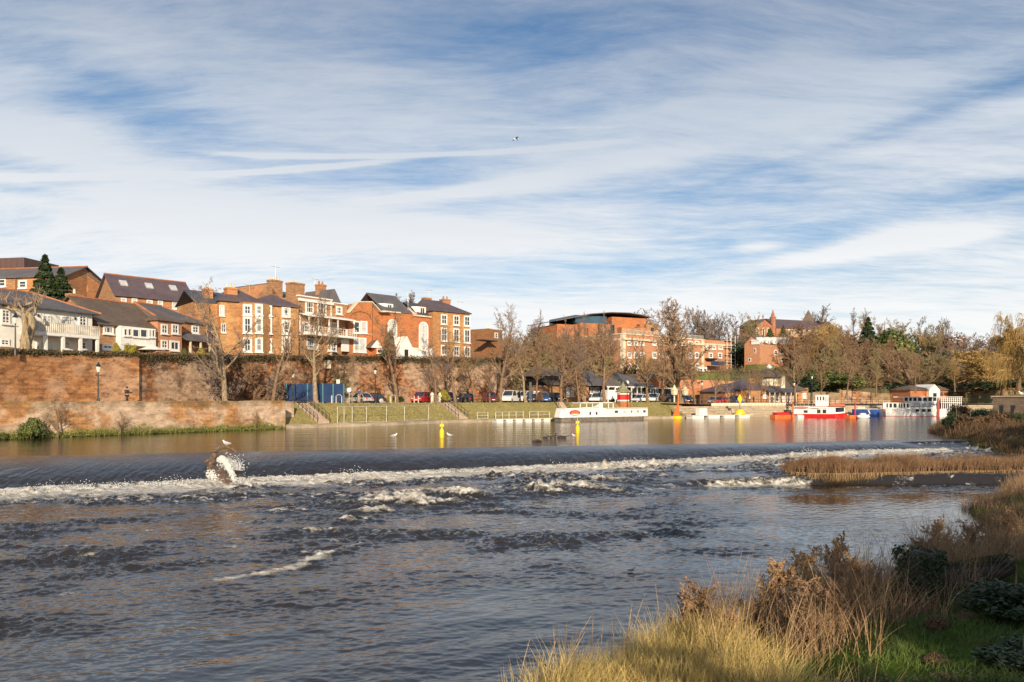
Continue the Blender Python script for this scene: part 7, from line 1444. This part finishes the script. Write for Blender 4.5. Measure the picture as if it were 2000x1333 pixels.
for k, (px, pt, lab) in enumerate([(1317, 751, 'pale lantern-topped wooden sign tower behind the orange marker'), (1338, 752, 'second pale lantern-topped tower, right of the first')]):
    p = bpos(px, 8.5 + 6 * k); t = empty('lantern_tower', p, R(20), lab, 'tower'); hz_ = gz(pt, p.y) - p.z; m_ = MB(); m_.lathe([(.16, 0), (.14, hz_ * .42)], 8); m_.build('post', M['cream'], t); m_ = MB(); m_.lathe([(.5, hz_ * .42), (.62, hz_ * .5), (.62, hz_ * .66), (.75, hz_ * .68), (.30, hz_ * .82), (.03, hz_)], 8); m_.build('lantern', M['cream'], t)
# blue hoarding
a, b_ = bpos(557, 9.3), bpos(672, 9.8); d = b_ - a; t = empty('blue_hoarding', a, math.atan2(d.y, d.x), 'dark blue solid hoarding behind the thick-trunked tree on the promenade', 'hoarding'); Lh = d.length; hh = gz(750, (a.y + b_.y) / 2) - 2.65
m_ = MB(); m_.box(0, Lh * .47, 0, .06, .25, hh); m_.box(Lh * .5, Lh, 0, .06, .15, hh + .05); m_.build('panel', M['hoarding'], t)
for k in (0.02, .12, .36, .48, .62, .8, .99): m_ = MB(); m_.box(Lh * k - .06, Lh * k + .06, -.10, -.003, 0, hh + .05); m_.build('post', M['teal'], t)
m_ = MB(); m_.box(Lh * .86, Lh * .92, -.05, -.003, hh + .06, hh + .6); m_.build('notice', M['white_paint'], t)
# site fence panels by the water
def rails(name, pts, h, label, cat, mat='galv', r=.035, z0=.40, mid=(.5,), posts=True, group=None):
    t = empty(name, pts[0], 0, label, cat, group); o = Vector(pts[0])
    for k, p in enumerate(pts):
        m_ = MB(); q = Vector(p) - o; m_.tube([q, q + Vector((0, 0, h))], r * 1.3, 5); m_.build('post', M[mat], t)
    m_ = MB()
    for f in (1.0,) + tuple(mid): m_.tube([Vector(p) - o + Vector((0, 0, h * f)) for p in pts], r, 4)
    m_.build('rail', M[mat], t); return t
rails('mesh_fence', [bpos(px, .7, .42) for px in (659, 672, 688, 716, 755, 790, 837)], 1.9, 'temporary galvanised fence panels along the foot of the grass bank', 'fence', r=.028, mid=(.04,))
rails('waterside_railing', [bpos(px, .6, .42) for px in (932, 953)], .95, 'short white railing panel left of the small white floats', 'railing', mid=(.5, .1)); rails('waterside_railing', [bpos(px, .6, .42) for px in (968, 981, 994, 1008, 1022)], .95, 'white railing above the left half of the small white floats', 'railing', mid=(.5,)); rails('waterside_railing', [bpos(px, .6, .42) for px in (1034, 1051, 1073)], .95, 'white railing beside the bow of the barge', 'railing', mid=(.5,))
# stairs down the bank with black handrails
def bank_stair(px0, px1, label, lab2):
    i0 = bank_at(px0); a = bpos(px0, 6.4, 2.62); b_ = bpos(px1, 1.3, .45); t = empty('bank_steps', b_, 0, label, 'steps'); m_ = MB(); o = Vector(b_); n = 12; d = (a - b_); hd = Vector((d.x, d.y, 0)).normalized(); sd_ = Vector((-hd.y, hd.x, 0)) * .75
    for k in range(n):
        q0 = b_ + d * (k / n) - o; q1 = b_ + d * ((k + 1) / n) - o; z = q1.z + .10
        m_.prism([(q0 - sd_).to_tuple()[:2] + (-.4,), (q1 - sd_).to_tuple()[:2] + (-.4,), (q1 + sd_).to_tuple()[:2] + (-.4,), (q0 + sd_).to_tuple()[:2] + (-.4,)], (0, 0, z + .4 - .001 * k))
    m_.build('treads', M['path'], t)
    for s_ in (-1, 1): rails('handrail', [b_ + d * (k / 6) + sd_ * s_ * 1.05 for k in range(7)], 1.0, lab2 % ('nearer', 'farther')[s_ > 0], 'handrail', 'black_iron', .03)
bank_stair(866, 905, 'stone steps climbing the grass bank diagonally below the people in white', '%s black handrail of the steps below the people in white'); bank_stair(588, 632, 'worn stone steps beside the end of the quay wall', '%s black handrail of the steps beside the quay wall')
bank_stair(1090, 1110, 'steps hidden behind the bow of the barge', '%s black handrail behind the bow of the barge')
# long railing over the stone steps, and bollards
pts = [bpos(px, 4.6) for px in range(1356, 1560, 9)]; rails('promenade_railing', pts, 1.05, 'black iron railing along the top of the stone river steps', 'railing', 'black_iron', .03, mid=(.5, .12)); rails('promenade_railing', [bpos(px, 4.6) for px in range(1560, 1900, 12)], 1.05, 'black iron railing behind the moored tour boats', 'railing', 'black_iron', .03, mid=(.5, .12)); rails('promenade_railing', [bpos(px, 10) for px in range(885, 960, 8)], 1.0, 'low black railing before the city wall right of the white-clad people', 'railing', 'black_iron', .03)
for k, px in enumerate((648, 662, 762, 768, 809, 817, 856)):
    p = bpos(px, 7.6); t = empty('bike_hoop' if k in (1, 3) else 'bollard', p, bdir(px), ('slim grey bollard before the blue hoarding', 'silver hoop stand at the right end of the blue hoarding', 'slim bollard beside the yellow-green bush', 'silver hoop stand between the black and red cars', 'slim bollard left of the red car', 'slim bollard under the front of the red car', 'slim bollard between the two people in white')[k], 'hoop' if k in (1, 3) else 'bollard')
    m_ = MB(); (m_.tube([(-.4, 0, 0), (-.4, 0, .9), (-.2, 0, 1.1), (.2, 0, 1.1), (.4, 0, .9), (.4, 0, 0)], .05, 6) if k in (1, 3) else m_.lathe([(.08, 0), (.08, .95), (.05, 1.02)], 8)); m_.build('tube', M['galv'], t)
for k in range(22):
    px = 1392 + k * 6.6; p = bpos(px, 3.9, 2.0); t = empty('stone_bollard', (p.x, p.y, 1.93), 0, 'pale stone block in the row along the top river step, %s' % (ORD[k] if k < 12 else ('%s from the right' % ['last', 'second', 'third', 'fourth', 'fifth', 'sixth', 'seventh', 'eighth', 'ninth', 'tenth'][21 - k])), 'stone block', 'stone blocks along the river steps'); m_ = MB(); m_.box(-.3, .3, -.3, .3, 0, .55); m_.build('block', M['cream'], t)
def lamp(px, off, pytop, label, Y=None, zb=None, mat='black_iron'):
    p = bpos(px, off) if Y is None else Vector((gx(px, Y), Y, zb)); h = gz(pytop, p.y) - p.z; t = empty('street_lamp', p, 0, label, 'street lamp', 'old-style lamp posts')
    m_ = MB(); m_.lathe([(.16, 0), (.14, .5), (.07, .7), (.05, h - .95)], 8); m_.tube([(-.3, 0, h - 1.25), (.3, 0, h - 1.25)], .025, 4); m_.build('post', M[mat], t); m_ = MB(); m_.lathe([(.10, h - .95), (.22, h - .45)], 6); m_.build('lantern', M['lamp_glass'], t); m_ = MB(); m_.lathe([(.28, h - .447), (.12, h - .2), (.03, h)], 6); m_.build('cap', M[mat], t)
lamp(30, 0, 611, 'black lamp post before the white house, left of the pollarded tree', 68.8, 7.1); lamp(192, 3.5, 707, 'black lamp post in front of the orange city wall'); lamp(733, 8.6, 717, 'black lamp post rising behind the black car'); lamp(572, 8.0, 722, 'lamp post left of the thick-trunked tree by the hoarding'); lamp(1371, 8.5, 743, 'lamp post before the red brick garden wall'); lamp(413, 0, 636, 'lamp post before the yellow Georgian house front', 92, 8.4); lamp(1551, 0, 744, 'dark lamp post beside the leaning tree at the pavilion', 147, 2.1); lamp(1586, 0, 731, 'tall plain brown post at the right end of the cone-roofed pavilion', 150, 2.1)
p = bpos(1036, 8.8); t = empty('black_sign_post', p, 0, 'tall black pillar sign in front of the second white van', 'sign'); m_ = MB(); m_.box(-.18, .18, -.08, .08, 0, gz(747, p.y) - p.z); m_.build('pillar', M['black_iron'], t)
p = bpos(682, 9.5); t = empty('round_sign', p, 0, 'small round white sign between the hoarding and the black car', 'sign'); m_ = MB(); m_.tube([(0, 0, 0), (0, 0, 1.9)], .04, 5); m_.build('pole', M['galv'], t); m_ = MB(); m_.prism([(.3 * math.cos(a), -.07, 1.75 + .3 * math.sin(a)) for a in np.linspace(0, 6.28, 15)[:-1]], (0, .02, 0)); m_.build('disc', M['white_paint'], t)
p = bpos(640, 10.5); t = empty('nest_box', (p.x, p.y, gz(717, p.y)), 0, 'square cream box fixed high on the city wall above the hoarding', 'box'); m_ = MB(); m_.box(-.42, .42, 0, .5, 0, 1.05); m_.build('box', M['cream'], t); m_ = MB(); m_.box(-.5, .5, -.1, .5, 1.053, 1.12); m_.build('lid', M['galv'], t); t.location = at(640, 720, interp(CWPT, 640) - .15)
# cream parasol by the brick houses
t = empty('parasol', (gx(297, 86.0), 86.0, 7.7), 0, 'cream parasol with a dark base on the terrace under the sun room', 'parasol'); z1 = gz(674, 86) - 7.7; m_ = MB(); m_.lathe([(1.5, z1 - .6), (.06, z1)], 10); m_.build('canopy', M['white_paint'], t); m_ = MB(); m_.tube([(0, 0, 0), (0, 0, z1)], .04, 5); m_.build('pole', M['dark_wood'], t)
# ------------------------------------------------------------------ driftwood on the weir, debris, plume
def gnarl(mb, pts, rad, n, seed):
    r_ = random.Random(seed); P = [Vector(p) for p in pts]; Q = []; W2 = []
    for i in range(len(P) - 1):
        for k in range(5):
            t = k / 5; Q.append(P[i].lerp(P[i + 1], t) + Vector((r_.gauss(0, .012), r_.gauss(0, .012), r_.gauss(0, .012)))); W2.append((rad[i] * (1 - t) + rad[i + 1] * t) * r_.uniform(.8, 1.08))
    Q.append(P[-1]); W2.append(rad[-1]); b0 = len(mb.v); mb.tube(Q, W2, n)
    for i in range(b0, len(mb.v)):
        v = mb.v[i]; c = Q[min((i - b0) // n, len(Q) - 1)]; k = .84 + .30 * abs(math.sin((i - b0) % n * 2.4 + 1.3 * ((i - b0) // n) * .35)); mb.v[i] = tuple(c + (Vector(v) - c) * k)
Ys = 43.2; o = at(420, 930, Ys); t = empty('driftwood_stump', o, 0, 'uprooted twisted tree trunk stranded on the weir with a gull on it', 'driftwood')
q = lambda px, py, dy=0.: at(px, py, Ys + dy) - o
m_ = MB(); gnarl(m_, [q(452, 952, -2.4), q(440, 940, -1.8), q(428, 925, -1.0), q(414, 917, -.5), q(407, 912, 0)], [.10, .34, .29, .27, .16], 14, 1); m_.build('trunk', M['driftwood'], t)
m_ = MB(); gnarl(m_, [q(410, 915, -.3), q(416, 902, 0), q(418, 890, .2), q(422, 880, .3), q(430, 874, .3), q(444, 874, .35), q(452, 877, .4), q(461, 882, .4)], [.20, .16, .14, .12, .09, .075, .06, .05], 11, 2); gnarl(m_, [q(417, 896, .1), q(408, 900, -.1), q(398, 903, -.3)], [.14, .12, .05], 9, 3); tw_ = [(q(*a), q(*b_)) for a, b_ in (((428, 874, .3), (421, 866, .5)), ((410, 915, 0), (400, 921, -.2)), ((452, 877, .4), (458, 871, .5)), ((418, 905, -.3), (409, 908, -.6)), ((434, 930, -1.4), (446, 926, -1.2)))]; m2_ = MB(); m2_.tube([q(418, 892, .3), q(436, 895, .5), q(452, 893, .7), q(461, 886, .8)], [.1, .08, .06, .03], 6); m2_.build('lower_branch', M['driftwood'], t); m_.tube([q(460, 880, .4), q(461, 886, .3)], [.07, .05], 5); m_.build('branch', M['driftwood'], t)
for a, b_ in tw_: m_ = MB(); m_.tube([a, b_], [.035, .01], 4); m_.build('twig', M['driftwood'], t)
m_ = MB(); rr = random.Random(4)
M['plume'] = pmat('white_water', (.86, .85, .80), .6, .15, 6, bump=1, bscale=8)
mb_ = []; pts = []
P3 = []
for k in range(3400):
    u_ = rr.random(); a = at(427, 900, Ys + .3); 
    px = 427 + 34 * u_ ** .9; py = 898 + 52 * u_ ** 2.1 - 3 * math.sin(u_ * 3.14); c_ = at(px + rr.gauss(0, 2.3), py + rr.gauss(0, 2.6) + rr.random() * 10 * u_, Ys + .5 - 2.4 * u_ + rr.gauss(0, .15)); m_.ell(c_, (rr.uniform(.01, .036),) * 3, 5, 3)
for k in range(700): c_ = at(414 + rr.gauss(0, 5), 935 + rr.gauss(0, 6), Ys - 1.6 + rr.gauss(0, .2)); m_.ell(c_, (rr.uniform(.012, .045),) * 3, 5, 3)
tag(m_.build('white_water_plume', M['plume']), 'arched plume of white water shooting over the stranded trunk', 'white water', None, 'stuff')
t = empty('floating_debris', (gx(1086, 64), 64, -.04), 0, 'dark tangle of branches caught on the weir crest left of the right-hand buoy', 'debris'); m_ = MB()
for (a, b_, r_) in (((-1.1, 0, .05), (.2, .1, .22), .07), ((-.1, 0, -.1), (0, .1, .42), .1), ((.1, 0, .05), (1.3, .2, .2), .05), ((-.3, 0, 0), (-.9, .3, .3), .05), ((.2, -.2, 0), (.9, .1, .12), .06)): m_.tube([a, b_], [r_, r_ * .4], 6)
m_.ell((.45, 0, .05), (.4, .25, .16), 9, 5); m_.build('branches', M['dark_wood'], t)
t = empty('floating_log', (gx(1048, 58), 58, 0), 0, 'small dark log caught on the weir crest left of the tangle of branches', 'debris'); m_ = MB(); m_.tube([(-.35, 0, 0), (.1, 0, .1), (.4, .1, .02)], [.08, .1, .04], 7); m_.build('wood', M['dark_wood'], t)
# ------------------------------------------------------------------ birds
M['gull_white'] = pmat('gull_white', (.85, .84, .80), .6, .05); M['gull_grey'] = pmat('gull_grey', (.42, .44, .47), .6, .08); M['bird_dark'] = pmat('bird_dark', (.03, .028, .035), .5, .2); M['beak'] = pmat('beak_yellow', (.8, .5, .05), .4)
def bird(name, loc, rz, s, label, mats=('gull_white', 'gull_grey'), legs=True, swim=False):
    t = empty(name, loc, rz, label, 'bird'); t.scale = (s, s, s)
    m_ = MB(); m_.tube([(-.30, 0, .10), (-.20, 0, .11), (-.05, 0, .12), (.08, 0, .15), (.14, 0, .20), (.17, 0, .26), (.20, 0, .285), (.235, 0, .28)], [.012, .05, .09, .085, .055, .042, .045, .02], 10); m_.build('body', M[mats[0]], t, smooth=True)
    for sy in (-1, 1): m_ = MB(); m_.tube([(.06, sy * .07, .15), (-.1, sy * .085, .14), (-.34, sy * .03, .12)], [.035, .045, .008], 7); m_.build('wing', M[mats[1]], t, smooth=True)
    m_ = MB(); m_.tube([(.235, 0, .28), (.285, 0, .268)], [.014, .004], 6); m_.build('beak', M['beak'] if mats[0] == 'gull_white' else M['bird_dark'], t)
    if legs:
        for sy in (-1, 1): m_ = MB(); m_.tube([(.0, sy * .03, .06), (.0, sy * .03, -.04), (.05, sy * .03, -.045)], .007, 4); m_.build('leg', M['beak'], t)
    return t
g = at(442, 871.5, Ys + .35); bird('gull', (g.x, g.y, g.z + .04), R(170), .95, 'white gull perched on the arched branch of the stranded trunk')
bird('gull', (gx(770, 65), 65, -.02), R(10), 1.1, 'white gull floating left of the left-hand yellow buoy', legs=False); bird('gull', (gx(878, 66), 66, -.02), R(200), 1.1, 'white gull floating just right of the left-hand yellow buoy', legs=False)
bird('gull', (gx(1121, 66), 66, -.02), R(200), .8, 'white gull floating beside the right-hand yellow buoy', legs=False)
g = at(1995, 775.5, 84); bird('gull', (g.x, g.y, gz(776, 84) + .2), R(190), 1.5, 'white gull standing on the flat roof of the stone hut')
Yd = 4.62 * F / (1118 - HY); bird('duck', (gx(1234, Yd), Yd, -1.41), R(5), .38, 'small dark water bird swimming in the rough water near the reeds', ('bird_dark', 'bird_dark'), False)
p = at(1007, 273, 62); t = empty('flying_bird', p, R(25), 'lone gull flying high in the middle of the sky', 'bird'); m_ = MB(); m_.tube([(-.22, 0, 0), (-.1, 0, .02), (.1, 0, .02), (.22, 0, 0), (.27, 0, -.01)], [.01, .05, .055, .03, .006], 8); m_.build('body', M['gull_white'], t, smooth=True)
for sy in (-1, 1): m_ = MB(); m_.prism([(.08, 0, .03), (.12, sy * .25, .15), (.02, sy * .62, .05), (-.06, sy * .3, .12), (-.08, 0, .03)], (0, 0, .012)); m_.build('wing', M['gull_grey'], t)
# ------------------------------------------------------------------ people
def skin_obj(name, J, E, mat, par, sub=1, root=0):
    """J: {key: (pos, radius)}, E: pairs; one continuous skinned surface"""
    ks = list(J); me = bpy.data.meshes.new(name); me.from_pydata([J[k][0] for k in ks], [(ks.index(a), ks.index(b)) for a, b in E], []); me.materials.append(mat)
    o = bpy.data.objects.new(name, me); C.objects.link(o); o.parent = par; md = o.modifiers.new('skin', 'SKIN'); md.use_smooth_shade = True
    for i, k in enumerate(ks):
        r = J[k][1]; v = me.skin_vertices[0].data[i]; v.radius = r if isinstance(r, tuple) else (r, r); v.use_root = (i == root)
    if sub: s = o.modifiers.new('sub', 'SUBSURF'); s.levels = sub; s.render_levels = sub
    return o
def person(px, Yw, z, rz, label, coat, trouser, hair='hair', stride=.12, armbend=0., hood=False, h=1.75, p=None):
    p = p or Vector((gx(px, Yw), Yw, z)); t = empty('person', p, rz, label, 'person'); k = h / 1.75; t.scale = (k, k, k)
    J = {'hip': ((0, 0, .95), (.13, .10)), 'waist': ((0, 0, 1.08), (.12, .09)), 'chest': ((.01, 0, 1.30), (.15, .10)), 'neck0': ((.01, 0, 1.44), .07), 'neck': ((.02, 0, 1.51), .052), 'skull': ((.03, 0, 1.60), (.075, .085)), 'crown': ((.03, 0, 1.70), (.06, .07)), 'nose': ((.115, 0, 1.60), .014)}
    E = [('hip', 'waist'), ('waist', 'chest'), ('chest', 'neck0'), ('neck0', 'neck'), ('neck', 'skull'), ('skull', 'crown'), ('skull', 'nose')]
    for s, n in ((-1, 'r'), (1, 'l')):
        fx = stride * s; hx, hy = .06 + armbend * .28 - fx * .8, s * .25; hz = .80 + armbend * .32
        J.update({'sh' + n: ((0, s * .17, 1.41), .062), 'el' + n: ((-.03 + armbend * .05 - fx * .3, s * .24, 1.13), .045), 'wr' + n: ((hx - .02, hy, hz + .08), .030), 'pa' + n: ((hx, hy, hz), (.036, .018)),
                  'th' + n: ((fx * .1, s * .09, .88), .088), 'kn' + n: ((fx * .75 + .02, s * .10, .50), .058), 'an' + n: ((fx * 1.2 - .02, s * .10, .10), .040), 'to' + n: ((fx * 1.2 + .15, s * .11, .035), .034)})
        E += [('neck0', 'sh' + n), ('sh' + n, 'el' + n), ('el' + n, 'wr' + n), ('wr' + n, 'pa' + n), ('hip', 'th' + n), ('th' + n, 'kn' + n), ('kn' + n, 'an' + n), ('an' + n, 'to' + n)]
        for q in range(4):
            J['f%s%d' % (n, q)] = ((hx + .03 - .02 * q, hy - s * .008, hz - .075), .0085); J['g%s%d' % (n, q)] = ((hx + .042 - .018 * q, hy - s * .03, hz - .11 + .006 * abs(q - 1)), .007); E += [('pa' + n, 'f%s%d' % (n, q)), ('f%s%d' % (n, q), 'g%s%d' % (n, q))]
        J['t' + n] = ((hx + .055, hy - s * .015, hz - .02), .010); E += [('pa' + n, 't' + n)]
    skin_obj('body', J, E, M['skin'], t)
    def sub(keys, dr, mat, name):
        JJ = {q: (J[q][0], tuple(r + dr for r in J[q][1]) if isinstance(J[q][1], tuple) else J[q][1] + dr) for q in keys}; EE = [e for e in E if e[0] in keys and e[1] in keys]; skin_obj(name, JJ, EE, mat, t)
    sub(['hip', 'waist', 'chest', 'neck0', 'shr', 'elr', 'wrr', 'shl', 'ell', 'wrl'], .024, coat, 'jacket'); sub(['hip', 'thr', 'knr', 'anr', 'thl', 'knl', 'anl'], .022, trouser, 'trousers')
    for s, n in ((-1, 'r'), (1, 'l')): a_ = J['an' + n][0]; b_ = J['to' + n][0]; m_ = MB(); m_.tube([(a_[0] - .05, a_[1], .05), (a_[0] + .02, a_[1], .055), (b_[0], b_[1], .04), (b_[0] + .06, b_[1], .03)], [.045, .055, .045, .02], 8); m_.build('shoe', M['dark_wood'] if coat is not M['overall'] else M['white_paint'], t, smooth=True)
    m_ = MB(); m_.ell((.005, 0, 1.655), (.10, .095, .115), 10, 7) if not hood else m_.ell((.0, 0, 1.63), (.125, .12, .15), 10, 7); m_.build('hood' if hood else 'hair', coat if hood else M[hair], t, smooth=True)
    for s in (-1, 1): m_ = MB(); m_.ell((.108, s * .03, 1.625), (.008, .012, .009), 6, 4); m_.build('eye', M['bird_dark'], t)
    m_ = MB(); m_.ell((.105, 0, 1.555), (.008, .022, .006), 6, 4); m_.build('mouth', M['brick_red'], t); return t
M['overall'] = pmat('white_overall', (.86, .85, .66), .7, .06, 3); M['hivis'] = pmat('pale_yellow_jacket', (.80, .85, .40), .7, .08, 3); M['coat_dark'] = pmat('dark_coat', (.035, .025, .025), .8, .2); M['jeans'] = pmat('jeans', (.03, .035, .07), .8, .2); M['khaki'] = pmat('khaki', (.42, .30, .18), .8, .15); M['bluecoat'] = pmat('blue_coat', (.05, .10, .25), .8, .15)
p = bpos(844, 6.9, 2.66); person(0, 0, 0, bdir(844) + R(80), 'person in white overalls at the top of the steps, left one of the pair', M['overall'], M['overall'], armbend=.5, stride=.05, p=p)
p = bpos(859, 6.9, 2.66); person(0, 0, 0, bdir(859) + R(-20), 'person in pale yellow jacket and white trousers, right one of the pair', M['hivis'], M['overall'], armbend=.3, p=p)
p = bpos(701, 7.6, 2.66); person(0, 0, 0, bdir(701) + R(-60), 'person in a dark blue coat with a white front standing left of the black car', M['bluecoat'], M['khaki'], armbend=.8, p=p, h=2.0, stride=.04)
p = bpos(248, 3.2, 2.66); person(0, 0, 0, bdir(248) + R(10), 'person in a dark coat walking on the quay in front of the orange city wall', M['coat_dark'], M['coat_dark'], stride=.16, armbend=.9, p=p)
p = bpos(558, 8.6, 2.66); person(0, 0, 0, bdir(558) + R(190), 'person in dark clothes at the left end of the blue hoarding', M['coat_dark'], M['jeans'], p=p, h=1.7)
for k, (px, cm, lab) in enumerate([(1472, 'jeans', 'left end'), (1508, 'coat_dark', 'left part'), (1540, 'bluecoat', 'middle'), (1424, 'coat_dark', 'lean-to end')]):
    p = bpos(px, 9.5); person(0, 0, 0, k * 1.3, 'person in dark clothes before the %s of the cone-roofed pavilion' % lab, M[cm], M['jeans'], p=p, stride=.05)
p = bpos(1538, 3.5, 1.95); p = Vector((gx(1538, 131), 131, .95)); person(0, 0, 0, 1.2, 'person in a dark jacket standing at the stern of the red and white boat', M['coat_dark'], M['jeans'], p=p, stride=.04)
